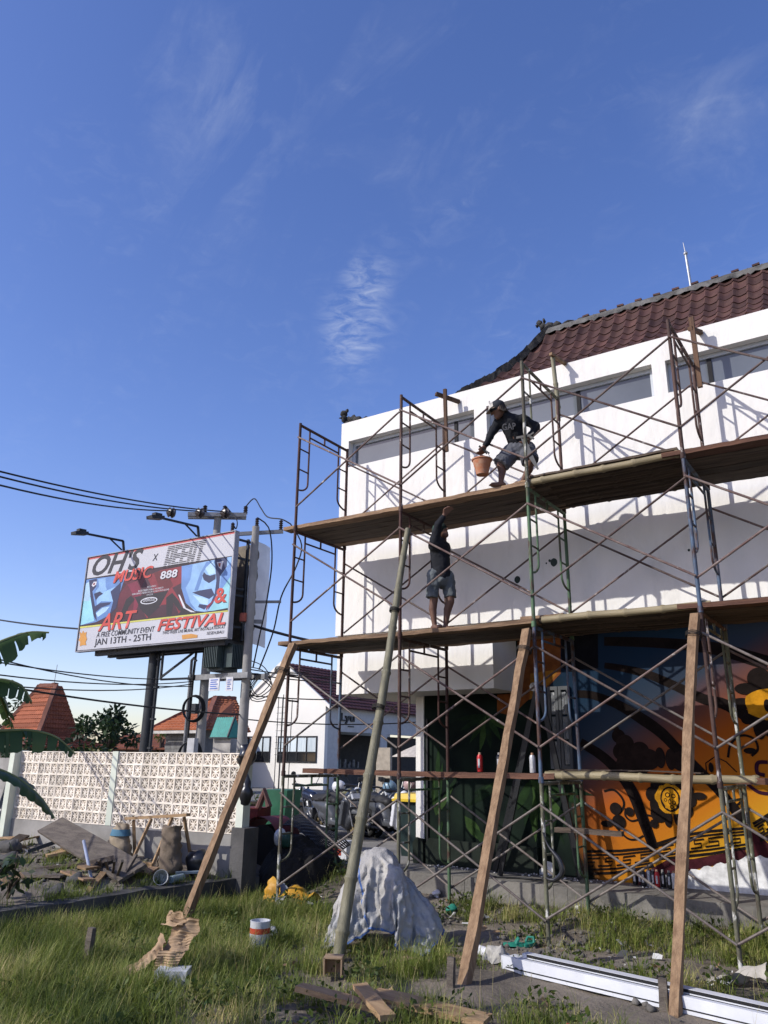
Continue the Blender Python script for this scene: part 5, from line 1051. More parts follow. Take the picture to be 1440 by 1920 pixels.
drop([(-7.25, 6.35, 8.45), (-6.9, 6.3, 8.62), (-6.3, 5.95, 8.15), (-5.9, 5.8, 7.8), (-5.46, 5.84, 7.68), (-5.25, 5.95, 7.55)], 0.017, 'looping jumper cable over the two pole tops')
drop([(-5.25, 5.95, 7.55), (-4.98, 6.1, 7.0), (-5.1, 6.05, 6.4), (-5.38, 5.9, 5.7), (-5.5, 5.8, 4.8), (-5.7, 5.6, 3.9)], 0.019, 'outermost black drop cable hanging right of the slim pole')
drop([(-5.9, 5.42, 7.68), (-5.65, 5.6, 7.4), (-5.58, 5.7, 6.6), (-5.62, 5.65, 5.6), (-5.72, 5.55, 4.6), (-5.8, 5.5, 3.95)], 0.019, 'inner black drop cable hanging right of the slim pole')
drop([(-7.6, 6.0, 8.4), (-7.0, 5.8, 7.9), (-6.5, 5.3, 7.45), (-6.35, 5.03, 7.5)], 0.015, 'short jumper cable between the two crossarms')
for k in range(4):
    drop([(-5.8, 5.4, 4.1 - 0.15 * k), (-5.5, 5.55, 3.95 - 0.1 * k), (-5.35 + 0.05 * k, 5.65, 3.6 - 0.1 * k), (-5.6, 5.5, 3.3 - 0.05 * k), (-5.75, 5.4, 3.6 - 0.1 * k), (-5.45, 5.6, 3.8), (-4.6, 6.2, 3.85 - 0.06 * k)], 0.012, f'tangled cable loop on the slim pole, {["topmost", "second", "third", "lowest"][k]} of the bundle')

# ================================================================== BACKGROUND HOUSES
m_wwall = mat('cream_wall', (0.72, 0.70, 0.64), (0.66, 0.64, 0.58), scale=0.5, rough=0.9, bump=0.1, bscale=8, rnd=0)
m_rdark = mat('maroon_roof', (0.085, 0.032, 0.030), (0.055, 0.022, 0.022), scale=1.0, rough=0.7, rnd=0.2)
def tilecol(name, c): return mat(name, c, tuple(x * 0.68 for x in c), scale=2.2, rough=0.8, rnd=0.25, c3=tuple(x * 0.5 for x in c), scale3=0.8, lo3=0.6, hi3=0.8)
def slope_tiles(parent, A, Bp, C_, D_, rows, cols, m, name='tile_course', thick=0.05):
    """lay courses of tiles on the quad A-B (eave) to D-C (top); each course an object with scalloped barrel tiles"""
    A, Bp, C_, D_ = Vector(A), Vector(Bp), Vector(C_), Vector(D_)
    nrm = (Bp - A).cross(D_ - A).normalized()
    if nrm.z < 0: nrm = -nrm
    for r_ in range(rows):
        t0, t1 = r_ / rows, (r_ + 1.12) / rows
        a0, b0 = A.lerp(D_, t0), Bp.lerp(C_, t0); a1, b1 = A.lerp(D_, min(t1, 1)), Bp.lerp(C_, min(t1, 1))
        L = (b0 - a0).length; n = max(2, int(cols * L / max(1e-6, (Bp - A).length)))
        V = []; N = n * 4
        for (p, e, lift) in ((a0, b0, 0.0), (a0, b0, thick), (a1, b1, 0.004)):
            for i in range(N + 1):
                h = thick * 0.7 * abs(math.sin(i / 4 * PI))
                V.append(p.lerp(e, i / N) + nrm * (lift + (h if lift else 0)))
        F = [(j * (N + 1) + i, j * (N + 1) + i + 1, (j + 1) * (N + 1) + i + 1, (j + 1) * (N + 1) + i) for j in range(2) for i in range(N)]
        q = MB(); q.add(V, F, False); q.build(name, m, parent, fix=False)
# gabled cafe
CF = thing('gabled_cafe', 'cream gabled cafe building with maroon roof and raised sign letters', 'building', (-20, 28, 0.4))
gx0, gx1, gxa, gy, gy1, ez, az = -24.6, -18.5, -21.6, 24.8, 40.0, 4.70, 6.95
q = MB(); q.prism([(gx0, gy, 0.3), (gx1, gy, 0.3), (gx1, gy, ez), (gxa, gy, az), (gx0, gy, ez)], (0, 0.25, 0))
q.b(gx0, gx0 + 0.25, gy + 0.25, gy1, 0.3, ez); q.build('gable_wall', m_wwall, CF)
q = MB(); q.b(gx1 - 0.25, gx1 - 0.002, gy + 0.25, gy + 1.25, 0.3, ez - 0.05); q.b(gx1 - 0.25, gx1 - 0.002, gy + 1.25, 37.5, 3.30, ez - 0.05); q.b(gx1 - 0.25, gx1 - 0.002, gy + 5.2, gy + 5.9, 0.3, 3.298); q.b(gx1 - 0.25, gx1 - 0.002, gy + 9.5, gy + 10, 0.3, 3.298); q.build('side_wall', mat('side_wall_shaded', (0.52, 0.51, 0.48), (0.45, 0.44, 0.42), rough=0.9), CF)  # greyer copy of the cream wall, darkened for the side's shade
q = MB(); q.b(gx1 - 3.0, gx1 - 2.8, gy + 0.3, gy1, 0.3, 3.3); q.build('back_wall', mat('cafe_interior', (0.05, 0.045, 0.04), rough=0.8), CF)
q = MB(); q.b(gx1 - 1.6, gx1 - 0.9, gy + 1.6, gy + 5, 0.3, 1.45); q.build('counter', mat('counter_dark', (0.06, 0.055, 0.05), rough=0.6), CF)
q = MB()
for k in range(14): q.cyl((gx1 - 1.25 + 0.1 * (k % 2), gy + 1.75 + 0.22 * k, 1.45), (gx1 - 1.25 + 0.1 * (k % 2), gy + 1.75 + 0.22 * k, 1.65 + 0.12 * ((k * 7) % 3)), 0.06 + 0.02 * (k % 3), n=8)
q.build('counter_ware', mat('ware', (0.25, 0.24, 0.22), (0.06, 0.06, 0.06), scale=4, rough=0.4), CF)
rf = MB(); 
for (xa_, za_, xb_, zb_) in ((gx1 + 0.35, ez - 0.22, gxa, az), (gx0 - 0.35, ez - 0.22, gxa, az)):
    rf.add([(xa_, gy - 0.02, za_), (xa_, gy1, za_), (xb_, gy1, zb_), (xb_, gy - 0.02, zb_)], [(0, 1, 2, 3)])
rfo = rf.build('roof', m_rdark, CF, fix=False)
slope_tiles(rfo, (gx1 + 0.35, gy + 0.05, ez - 0.20), (gx1 + 0.35, gy1, ez - 0.20), (gxa, gy1, az + 0.03), (gxa, gy + 0.05, az + 0.03), 13, 46, m_rdark)
q = MB(); q.beam((gx1 + 0.36, gy - 0.05, ez - 0.24), (gxa, gy - 0.05, az + 0.03), 0.12, 0.16); q.beam((gx0 - 0.36, gy - 0.05, ez - 0.24), (gxa, gy - 0.05, az + 0.03), 0.12, 0.16); q.build('barge_board', m_wwall, CF)
m_cur = mat('window_curtain', (0.62, 0.68, 0.68), (0.45, 0.52, 0.54), scale=3, rough=0.6, stretch=(6, 1, 0.3))
m_wfr = mat('black_window_frame', (0.015, 0.016, 0.018), rough=0.45)
for x0, x1 in ((-21.65, -18.97), (-24.3, -22.17)):
    q = MB(); z0, z1 = 1.70, 3.04; y0 = gy - 0.05
    q.b(x0, x1, y0, gy - 0.002, z1 - 0.07, z1); q.b(x0, x1, y0, gy - 0.002, z0, z0 + 0.07)
    n = 4
    for k in range(n + 1): xx = x0 + (x1 - x0 - 0.07) * k / n; q.b(xx, xx + 0.07, y0 + 0.001, gy - 0.002, z0 + 0.07, z1 - 0.07)
    q.b(x0 + 0.07, x1 - 0.07, y0 + 0.002, gy - 0.002, z0 + 0.50, z0 + 0.55)
    wf = q.build('window', m_wfr, CF)
    for k in range(n):
        xa_ = x0 + (x1 - x0 - 0.07) * k / n + 0.07; xb_ = x0 + (x1 - x0 - 0.07) * (k + 1) / n
        g = MB(); g.b(xa_, xb_, gy - 0.02, gy - 0.006, z0 + 0.55, z1 - 0.07); g.build('curtained_pane', m_cur, wf)
        g = MB(); g.b(xa_, xb_, gy - 0.02, gy - 0.006, z0 + 0.07, z0 + 0.50); g.build('dark_pane', mat('dark_pane', (0.02, 0.022, 0.025), rough=0.1, spec=0.5), wf)
me = text_mesh('Lyu', 1.25, 0.55, 1.0, 0, 0.06); place_flat(me, Vector((gx1 + 0.02, gy + 1.3, 3.72)) - WLOC[CF], (0, 1, 0), (0, 0, 1)); me.materials.append(mat('sign_black', (0.02, 0.02, 0.022), rough=0.5)); o = bpy.data.objects.new('sign_lettering', me); COL.objects.link(o); o.parent = CF
q = MB(); q.b(gx1 + 0.004, gx1 + 0.03, gy + 2.0, gy + 2.55, 3.56, 3.62); q.build('sign_underline', MATS['sign_black'], CF)
# parasol and pale board in front of the cafe
PR = thing('parasol', 'beige market parasol open in front of the cafe', 'parasol', (-14.6, 27.8, 0.4))
q = MB(); q.tube([(-14.6, 27.8, 0.4), (-14.6, 27.8, 2.75)], 0.03, 8); q.build('pole', m_steel, PR)
q = MB(); q.lathe((-14.6, 27.8, 2.05), [(1.45, 0), (1.40, 0.05), (0.7, 0.38), (0.02, 0.66)], 8); q.build('canopy', mat('beige_canvas', (0.50, 0.45, 0.38), rough=0.9), PR)
q = MB(); q.b(-11.95, -11.25, 19.9, 20.05, 0.4, 2.38); q.build('standing_board', mat('beige_board', (0.36, 0.31, 0.24), rough=0.8), label='tall beige board standing before the cafe entrance', cat='board')
q = MB(); q.b(-8.6, -7.4, 24.0, 24.3, 0.4, 3.3); q.b(-8.6, 3.0, 24.3, 24.6, 0.4, 3.4); q.build('boundary_wall', mat('boundary_grey', (0.17, 0.165, 0.16), (0.12, 0.118, 0.115), rough=0.9), label='dark grey boundary wall right of the cafe', cat='wall')  # plain dark grey boundary wall with slight mottling
# red-tiled pyramid house
m_or1 = tilecol('terracotta_tile', (0.36, 0.115, 0.055))
HA = thing('pyramid_roof_house', 'house with tall steep terracotta roof beyond the left end of the fence', 'house', (-30.7, 16.2, 0.4))
q = MB(); q.b(-33.2, -28.2, 14.4, 18.0, 0.3, 2.35); q.build('wall', mat('ochre_wall', (0.42, 0.36, 0.28), rough=0.9), HA)
zt, zm, ze = 5.3, 3.0, 2.25
T1, T2 = (-30.6, 16.1, zt), (-29.2, 16.1, zt); M1, M2 = (-32.0, 15.2, zm), (-28.7, 15.2, zm); E1_, E2_ = (-33.7, 13.8, ze), (-27.75, 13.8, ze)
T3, T4 = (-30.6, 16.45, zt), (-29.2, 16.45, zt); M3, M4 = (-32.0, 17.4, zm), (-28.7, 17.4, zm); E3_, E4_ = (-33.7, 18.5, ze), (-27.75, 18.5, ze)
q = MB(); q.add([T1, T2, T3, T4, M1, M2, M3, M4, E1_, E2_, E3_, E4_], [(0, 1, 3, 2), (4, 5, 1, 0), (5, 7, 3, 1), (6, 4, 0, 2), (7, 6, 2, 3), (8, 9, 5, 4), (9, 11, 7, 5), (10, 8, 4, 6), (11, 10, 6, 7)]); hr = q.build('roof', m_or1, HA)
slope_tiles(hr, M1, M2, T2, T1, 11, 18, m_or1); slope_tiles(hr, M2, M4, T4, T2, 11, 24, m_or1); slope_tiles(hr, E1_, E2_, M2, M1, 7, 38, m_or1); slope_tiles(hr, E2_, E4_, M4, M2, 7, 42, m_or1)
q = MB()
for a, e in ((T1, T2), (T2, M2), (M2, E2_), (T1, M1), (M1, E1_)): q.beam(Vector(a) + Vector((0, 0, 0.05)), Vector(e) + Vector((0, 0, 0.05)), 0.22, 0.18, jag=0.02, seg=8)
q.build('ridge_tiles', tilecol('ridge_clay', (0.22, 0.09, 0.06)), hr)
q = MB(); q.tube([(-29.7, 16.3, zt), (-29.65, 16.3, zt + 1.1)], 0.015, 5); q.build('antenna', m_galv, HA)
# block-walled house with hip roof
m_or2 = tilecol('orange_tile', (0.40, 0.135, 0.06))
HB = thing('block_wall_house', 'house of bare grey blocks with orange hip roof behind the billboard post', 'house', (-20, 19, 0.4))
m_blk = mat('grey_blockwork', (0.19, 0.185, 0.175), (0.12, 0.118, 0.11), scale=3, rough=0.95, rnd=0.1)
q = MB(); q.b(-21.2, -18.8, 16.6, 18.6, 0.3, 3.05); hbw = q.build('wall', m_blk, HB)
bme = MB(); bme.b(0.006, 0.394, -0.03, 0.0, 0.006, 0.194); bmm = bme.mesh('block'); bme.fixn(bmm); bmm.materials.append(m_blk)
for j in range(6):
    for i in range(5 if j % 2 else 6):
        inst(bmm, 'block', hbw, Vector((-21.2 + i * 0.4 + (0.2 if j % 2 else 0) , 16.597, 1.84 + j * 0.2)) - WLOC[HB])
EA, EB, EC, ED = (-21.7, 16.0, 3.02), (-18.3, 16.0, 3.02), (-18.3, 19.0, 3.02), (-21.7, 21.5, 3.02); RA, RB2 = (-20.2, 18.5, 4.55), (-19.75, 19.4, 4.55)
q = MB(); q.add([EA, EB, EC, ED, RA, RB2], [(0, 1, 4), (1, 2, 5, 4), (2, 3, 5), (3, 0, 4, 5)]); hr = q.build('roof', m_or2, HB)
slope_tiles(hr, EA, EB, RA, RA, 13, 15, m_or2); slope_tiles(hr, EB, EC, RB2, RA, 13, 14, m_or2)
q = MB()
for a, e in ((RA, RB2), (RA, EA), (RA, EB)): q.beam(Vector(a) + Vector((0, 0, 0.06)), Vector(e) + Vector((0, 0, 0.06)), 0.2, 0.16, jag=0.02, seg=8)
q.build('ridge_tiles', MATS['ridge_clay'], hr)
q = MB(); q.b(-21.7, -18.3, 15.93, 15.99, 2.88, 3.0); q.build('fascia', mat('fascia_pale', (0.5, 0.47, 0.42), rough=0.8), HB)
# teal shed
SH = thing('teal_shed', 'small shed with teal corrugated roof between the two utility poles', 'shed', (-14.2, 13.2, 0.4))
q = MB(); q.b(-14.5, -13.62, 12.95, 13.4, 0.3, 2.56); q.build('wall', m_fbase, SH)
q = MB(); m_teal = mat('teal_sheet', (0.035, 0.24, 0.20), (0.028, 0.19, 0.16), rough=0.5, rnd=0.05)
N = 20
for (x0, x1, y0, z0, y1, z1) in ((-14.55, -13.6, 12.8, 2.6, 13.1, 3.32),):
    V = []
    for i in range(N + 1):
        x = x0 + (x1 - x0) * i / N; k = 0.018 * (1 if i % 2 else -1)
        V += [(x, y0, z0 + k), (x, y1, z1 + k)]
    q.add(V, [(2 * i, 2 * i + 2, 2 * i + 3, 2 * i + 1) for i in range(N)])
q.add([(-13.6, 12.8, 2.6), (-13.6, 13.5, 2.6), (-13.6, 13.1, 3.32)], [(0, 1, 2)]); q.add([(-14.55, 13.1, 3.32), (-13.6, 13.1, 3.32), (-13.6, 13.5, 2.6), (-14.55, 13.5, 2.6)], [(0, 1, 2, 3)])
q.build('roof', m_teal, SH, fix=False)
q = MB(); q.beam((-13.62, 12.78, 2.62), (-13.62, 13.1, 3.36), 0.05, 0.06); q.beam((-14.55, 12.78, 2.58), (-13.6, 12.78, 2.58), 0.05, 0.05); q.build('trim', m_steel, SH)
# low red roof between the houses
LR = thing('low_roof_house', 'low house with faded red roof seen under the billboard', 'house', (-29, 22.5, 0.4))
q = MB(); q.b(-32, -24, 21.5, 26, 0.3, 2.3); q.build('wall', MATS['ochre_wall'], LR)
q = MB(); q.add([(-33, 20.8, 2.25), (-23.6, 20.8, 2.25), (-23.6, 24.0, 3.15), (-33, 24.0, 3.15), (-33, 27, 2.25), (-23.6, 27, 2.25)], [(0, 1, 2, 3), (3, 2, 5, 4)]); lrr = q.build('roof', tilecol('faded_tile', (0.27, 0.10, 0.06)), LR)
slope_tiles(lrr, (-33, 20.8, 2.27), (-23.6, 20.8, 2.27), (-23.6, 24, 3.17), (-33, 24, 3.17), 9, 34, MATS['faded_tile'])
# rebar column starter
q = MB()
for x in (-9.75, -9.55, -9.35):
    for y in (11.0, 11.2): q.tube([(x, y, 0.4), (x + 0.01, y, 3.75 + 0.1 * math.sin(x * 9))], 0.014, 5)
for k in range(9): q.b(-9.78, -9.32, 10.98, 11.0, 2.0 + k * 0.18, 2.012 + k * 0.18)
q.build('rebar_cage', m_steel, label='upright steel reinforcement cage beside the slim utility pole', cat='rebar')

# ================================================================== VEHICLES AND YARD THINGS BEHIND THE SCAFFOLD
def copy_tree(o, parent=None):
    c = o.copy(); COL.objects.link(c); c.parent = parent
    for ch in list(o.children): copy_tree(ch, c)
    return c
m_tyre = mat('tyre', (0.014, 0.014, 0.014), rough=0.85); m_rim = mat('gold_rim', (0.42, 0.33, 0.18), rough=0.35, metal=0.7); m_rims = mat('grey_rim', (0.25, 0.25, 0.25), rough=0.4, metal=0.7)
m_blackp = mat('black_fairing', (0.02, 0.021, 0.024), (0.014, 0.014, 0.016), rough=0.3, spec=0.5); m_seat = mat('vinyl_seat', (0.022, 0.021, 0.021), rough=0.6)
m_chrome = mat('engine_metal', (0.2, 0.2, 0.2), (0.05, 0.05, 0.05), scale=9, rough=0.35, metal=0.8); m_lens = mat('lamp_lens', (0.5, 0.52, 0.55), rough=0.1, spec=0.6); m_plate = mat('number_plate', (0.55, 0.55, 0.55), rough=0.5)
def wheel(parent, x, r, rim):
    q = MB(); n = 24; P = [(x + (r - 0.045) * math.cos(a), 0, r + (r - 0.045) * math.sin(a)) for a in np.linspace(0, 2 * PI, n + 1)]
    q.tube(P, 0.045, 8, False); w_ = q.build('wheel', m_tyre, parent)
    q = MB(); P = [(x + (r - 0.085) * math.cos(a), 0, r + (r - 0.085) * math.sin(a)) for a in np.linspace(0, 2 * PI, n + 1)]; q.tube(P, 0.014, 6, False)
    for k in range(5):
        a = k * 2 * PI / 5; q.beam((x, 0, r), (x + (r - 0.08) * math.cos(a), 0, r + (r - 0.08) * math.sin(a)), 0.03, 0.03, up=(0, 1, 0))
    q.cyl((x, -0.05, r), (x, 0.05, r), 0.05, n=12); q.build('rim', rim, w_)
def remesh(q, m, name, parent, vox=0.02, smooth=8, wrinkle=0.0, wf=12.0, label=None, cat=None, group=None):
    me = q.mesh(name + '_src'); q.fixn(me)
    ob = bpy.data.objects.new('tmp', me); COL.objects.link(ob)
    r_ = ob.modifiers.new('r', 'REMESH'); r_.mode = 'VOXEL'; r_.voxel_size = vox; r_.use_smooth_shade = True
    s_ = ob.modifiers.new('s', 'SMOOTH'); s_.factor = 0.5; s_.iterations = smooth
    dg = bpy.context.evaluated_depsgraph_get(); dg.update()
    out = bpy.data.meshes.new_from_object(ob.evaluated_get(dg)); bpy.data.objects.remove(ob); bpy.data.meshes.remove(me)
    if wrinkle:
        out.update(); nr = [v.normal.copy() for v in out.vertices]
        for v, n_ in zip(out.vertices, nr):
            p = v.co * wf; v.co += n_ * wrinkle * (noise.noise(p) + 0.5 * noise.noise(p * 2.3))
    o_ = WLOC[parent] if parent is not None else q.base()
    out.transform(Matrix.Translation(-o_)); out.polygons.foreach_set('use_smooth', [True] * len(out.polygons)); out.materials.clear(); out.materials.append(m); out.update()
    o = bpy.data.objects.new(name, out); COL.objects.link(o)
    if parent is not None: o.parent = parent
    else: o.location = o_
    WLOC[o] = o_
    return tag(o, label, cat, group)
def cap(q, p0, p1, r0, r1, n=12):
    q.tube([p0, p1], [r0, r1], n); q.sphere(p0, r0, n, 8); q.sphere(p1, r1, n, 8)
def scooter(label, body, rim, plate='DK 4721', rear=None):
    rear = rear or body
    S = thing('scooter', label, 'scooter', (0, 0, 0), 'motorbikes parked behind the scaffold')
    wheel(S, 0.52, 0.25, rim); wheel(S, -0.50, 0.25, rim)
    q = MB(); cap(q, (-0.68, 0, 0.62), (-0.25, 0, 0.56), 0.10, 0.17); cap(q, (-0.25, 0, 0.56), (-0.12, 0, 0.40), 0.17, 0.15); cap(q, (-0.45, 0, 0.42), (-0.1, 0, 0.36), 0.13, 0.13); q.box((0.05, 0, 0.30), (0.46, 0.30, 0.10)); cap(q, (-0.70, 0, 0.66), (-0.78, 0, 0.70), 0.07, 0.04)
    remesh(q, rear, 'body', S, 0.02, 5)
    q = MB(); cap(q, (0.26, 0, 0.34), (0.34, 0, 0.72), 0.15, 0.15); q.box((0.30, 0, 0.5), (0.10, 0.40, 0.46), Matrix.Rotation(0.2, 3, 'Y')); cap(q, (0.36, 0, 0.72), (0.42, 0, 0.84), 0.13, 0.09); cap(q, (0.30, 0, 0.30), (0.40, 0, 0.40), 0.13, 0.1)
    remesh(q, body, 'front_shield', S, 0.02, 4)
    q = MB(); cap(q, (0.46, 0, 0.52), (0.60, 0, 0.52), 0.06, 0.05); cap(q, (0.60, 0, 0.52), (0.76, 0, 0.42), 0.05, 0.03); q.box((0.5, 0, 0.5), (0.3, 0.12, 0.04)); remesh(q, body, 'mudguard', S, 0.015, 4)
    q = MB(); q.tube([(0.52, -0.07, 0.25), (0.36, -0.07, 0.7)], 0.022, 8); q.tube([(0.52, 0.07, 0.25), (0.36, 0.07, 0.7)], 0.022, 8); q.build('fork', m_chrome, S)
    q = MB(); cap(q, (-0.66, 0, 0.74), (-0.30, 0, 0.72), 0.08, 0.11); cap(q, (-0.30, 0, 0.72), (-0.10, 0, 0.68), 0.11, 0.09); q.box((-0.4, 0, 0.70), (0.55, 0.24, 0.05)); remesh(q, m_seat, 'seat', S, 0.02, 5)
    q = MB(); q.tube([(0.26, -0.33, 0.92), (0.34, -0.2, 0.92), (0.36, 0, 0.89), (0.34, 0.2, 0.92), (0.26, 0.33, 0.92)], 0.02, 8); q.build('handlebar', m_blackp, S)
    q = MB(); q.box((0.505, 0, 0.80), (0.05, 0.20, 0.10), Matrix.Rotation(-0.5, 3, 'Y')); q.build('headlight', m_lens, S)
    for s_ in (-1, 1):
        q = MB(); q.tube([(0.30, s_ * 0.24, 0.93), (0.28, s_ * 0.30, 1.08)], 0.009, 6); q.box((0.28, s_ * 0.32, 1.11), (0.02, 0.13, 0.08)); q.build('mirror', m_blackp, S)
    pl = MB(); pl.box((0.50, 0, 0.66), (0.01, 0.25, 0.10)); po_ = pl.build('number_plate', m_plate, S)
    me = text_mesh(plate, 0.20, 0.05, 0.4); place_flat(me, (0.507, -0.10, 0.635), (0, 1, 0), (0, 0, 1)); me.materials.append(m_tyre); o = bpy.data.objects.new('plate_lettering', me); COL.objects.link(o); o.parent = po_
    q = MB(); q.tube([(-0.15, -0.13, 0.2), (-0.45, -0.15, 0.22)], [0.03, 0.03], 8); q.tube([(-0.45, -0.15, 0.22), (-0.78, -0.16, 0.32)], [0.055, 0.06], 10); q.build('exhaust', m_chrome, S)
    return S
def roadster(label, tank):
    S = thing('motorcycle', label, 'motorcycle', (0, 0, 0), 'motorbikes parked behind the scaffold')
    wheel(S, 0.60, 0.28, m_rims); wheel(S, -0.58, 0.28, m_rims)
    q = MB(); cap(q, (0.02, 0, 0.74), (0.26, 0, 0.78), 0.11, 0.12); cap(q, (-0.1, 0, 0.70), (0.05, 0, 0.74), 0.08, 0.11); remesh(q, tank, 'tank', S, 0.02, 5)
    q = MB(); cap(q, (-0.60, 0, 0.78), (-0.1, 0, 0.70), 0.07, 0.10); q.box((-0.32, 0, 0.72), (0.5, 0.2, 0.06)); remesh(q, m_seat, 'seat', S, 0.02, 5)
    q = MB(); q.box((0.02, 0, 0.40), (0.34, 0.22, 0.28)); cap(q, (0.1, 0, 0.42), (0.2, 0, 0.62), 0.08, 0.07); q.cyl((0, -0.16, 0.36), (0, 0.16, 0.36), 0.1); remesh(q, m_chrome, 'engine', S, 0.02, 2)
    q = MB()
    for s_ in (-0.08, 0.08): q.tube([(0.60, s_, 0.28), (0.38, s_, 0.92)], 0.025, 8); q.tube([(0.34, s_, 0.82), (-0.2, s_, 0.62), (-0.58, s_, 0.28)], 0.02, 8); q.tube([(0.34, s_, 0.8), (0.16, s_, 0.3), (-0.2, s_, 0.26)], 0.02, 8)
    q.build('frame', m_blackp, S)
    q = MB(); q.tube([(0.26, -0.36, 0.98), (0.36, -0.2, 0.98), (0.38, 0, 0.95), (0.36, 0.2, 0.98), (0.26, 0.36, 0.98)], 0.018, 8); q.build('handlebar', m_blackp, S)
    q = MB(); q.sphere((0.50, 0, 0.84), 0.09, 12, 8, (0.7, 1, 1)); q.build('headlight', m_lens, S)
    q = MB(); q.tube([(0.05, -0.12, 0.3), (-0.1, -0.16, 0.2), (-0.6, -0.16, 0.26)], [0.025, 0.03, 0.045], 8); q.build('exhaust', m_chrome, S)
    for s_ in (-1, 1):
        q = MB(); q.tube([(0.33, s_ * 0.24, 0.99), (0.30, s_ * 0.32, 1.16)], 0.008, 6); q.sphere((0.30, s_ * 0.33, 1.19), 0.05, 8, 6, (0.3, 1.2, 1)); q.build('mirror', m_blackp, S)
    return S
m_whitep = mat('white_fairing', (0.62, 0.62, 0.64), (0.55, 0.55, 0.57), rough=0.3, spec=0.5); m_greyp = mat('grey_fairing', (0.06, 0.064, 0.07), (0.045, 0.047, 0.052), rough=0.35, spec=0.5); m_bluep = mat('pale_blue_fairing', (0.16, 0.26, 0.34), rough=0.35, spec=0.5)
s1 = scooter('dark grey scooter with gold front wheel in front of the parked bikes', m_greyp, m_rim); s1.location = (-2.72, 4.92, 0.4); s1.rotation_euler.z = -0.22
s2 = scooter('white scooter behind the bamboo prop', m_whitep, m_rims, 'DK 3087', m_greyp); s2.location = (-1.75, 5.35, 0.4); s2.rotation_euler.z = -0.35
s3 = scooter('black scooter with number plate beside the waste bin', m_blackp, m_rims, 'DK 6315'); s3.location = (-1.05, 5.75, 0.4); s3.rotation_euler.z = -0.55
r1 = roadster('black motorcycle with long seat at the left of the parked bikes', mat('dark_blue_tank', (0.015, 0.02, 0.04), rough=0.2, spec=0.6)); r1.location = (-3.55, 5.15, 0.4); r1.rotation_euler.z = 2.75
r2 = roadster('motorcycle with olive tank behind the front row of bikes', mat('olive_tank', (0.14, 0.13, 0.05), rough=0.25, spec=0.6)); r2.location = (-3.65, 6.35, 0.4); r2.rotation_euler.z = -0.3
for k, (src, x, y, rz_, lb) in enumerate(((s1, -2.55, 6.3, -0.3, 'dark scooter in the second row left of the bamboo prop'), (s3, -1.85, 6.8, -0.4, 'black scooter in the second row behind the white one'), (s3, -0.45, 6.55, -0.7, 'black scooter half hidden behind the waste bin'), (s1, -1.15, 7.6, -0.4, 'grey scooter at the back of the parking row'), (s3, -2.15, 5.75, -0.28, 'black scooter squeezed between the grey and the white one'), (r2, -3.0, 5.65, -0.25, 'motorcycle squeezed in left of the grey scooter'), (s3, -3.2, 6.9, -0.3, 'black scooter in the second row behind the motorcycles'))):
    c = copy_tree(src); c['label'] = lb; c.location = (x, y, 0.4); c.rotation_euler.z = rz_
def helmet(c, m, label):
    q = MB(); q.sphere(c, 0.135, 14, 10, (1.1, 1, 0.95)); H = q.build('helmet', m, label=label, cat='helmet', group='helmets left on the bikes')
helmet((-3.05, 5.35, 1.35), m_whitep, 'white helmet on the black motorcycle'); helmet((-2.15, 5.9, 1.36), m_bluep, 'pale blue helmet among the parked bikes'); helmet((-1.55, 5.75, 1.42), mat('pink_helmet', (0.45, 0.30, 0.28), rough=0.35), 'pinkish helmet on the second-row scooter')
# wheelie bin
WB_ = thing('waste_bin', 'dark green wheelie bin with yellow lid beside the mural wall', 'bin', (0.33, 2.95, 0.4))
m_bin = mat('bin_green', (0.018, 0.035, 0.034), (0.012, 0.026, 0.025), rough=0.5); m_lid = mat('bin_yellow', (0.60, 0.42, 0.025), (0.5, 0.34, 0.02), rough=0.5)
q = MB(); bx, by = 0.33, 2.95
q.add([(bx + sx * w_ / 2, by + sy * d_ / 2, z) for z, w_, d_ in ((0.47, 0.38, 0.42), (1.28, 0.50, 0.55)) for sx, sy in ((-1, -1), (1, -1), (1, 1), (-1, 1))], [(3, 2, 1, 0), (4, 5, 6, 7), (0, 1, 5, 4), (1, 2, 6, 5), (2, 3, 7, 6), (3, 0, 4, 7)]); q.b(bx - 0.27, bx + 0.27, by - 0.295, by + 0.29, 1.25, 1.285); q.build('body', m_bin, WB_)
q = MB(); q.box((bx, by - 0.02, 1.335), (0.56, 0.62, 0.10), None, 0.9); q.b(bx - 0.29, bx + 0.29, by - 0.34, by - 0.28, 1.27, 1.31); q.build('lid', m_lid, WB_)
for s_ in (-1, 1):
    q = MB(); q.cyl((bx + s_ * 0.17, by + 0.2, 0.49), (bx + s_ * 0.23, by + 0.2, 0.49), 0.09, n=14); q.build('wheel', m_tyre, WB_)
# heap of shade-darkened spoil with a rubber mesh mat, cart, tractor
def heap(cx, cy, rx, ry, h, z0, m, name, label, cat, seed, rough_=0.3, n=34, power=1.4):
    V = []; F = []
    for j in range(n + 1):
        for i in range(n + 1):
            u, v = i / n * 2 - 1, j / n * 2 - 1; d = math.hypot(u, v)
            k = max(0.0, 1 - d ** 2) ** (1 / power)
            x, y = cx + u * rx, cy + v * ry
            nz_ = noise.noise(Vector((x * 3 + seed, y * 3, seed))) + 0.6 * noise.noise(Vector((x * 8, y * 8 + seed, 1))) + 0.35 * noise.noise(Vector((x * 19, y * 19, seed)))
            V.append((x, y, z0 - 0.15 + (h + 0.15) * k * (1 + rough_ * nz_)))
    F = [(j * (n + 1) + i, j * (n + 1) + i + 1, (j + 1) * (n + 1) + i + 1, (j + 1) * (n + 1) + i) for j in range(n) for i in range(n)]
    q = MB(); q.add(V, F, False); return q.build(name, m, label=label, cat=cat, fix=False)
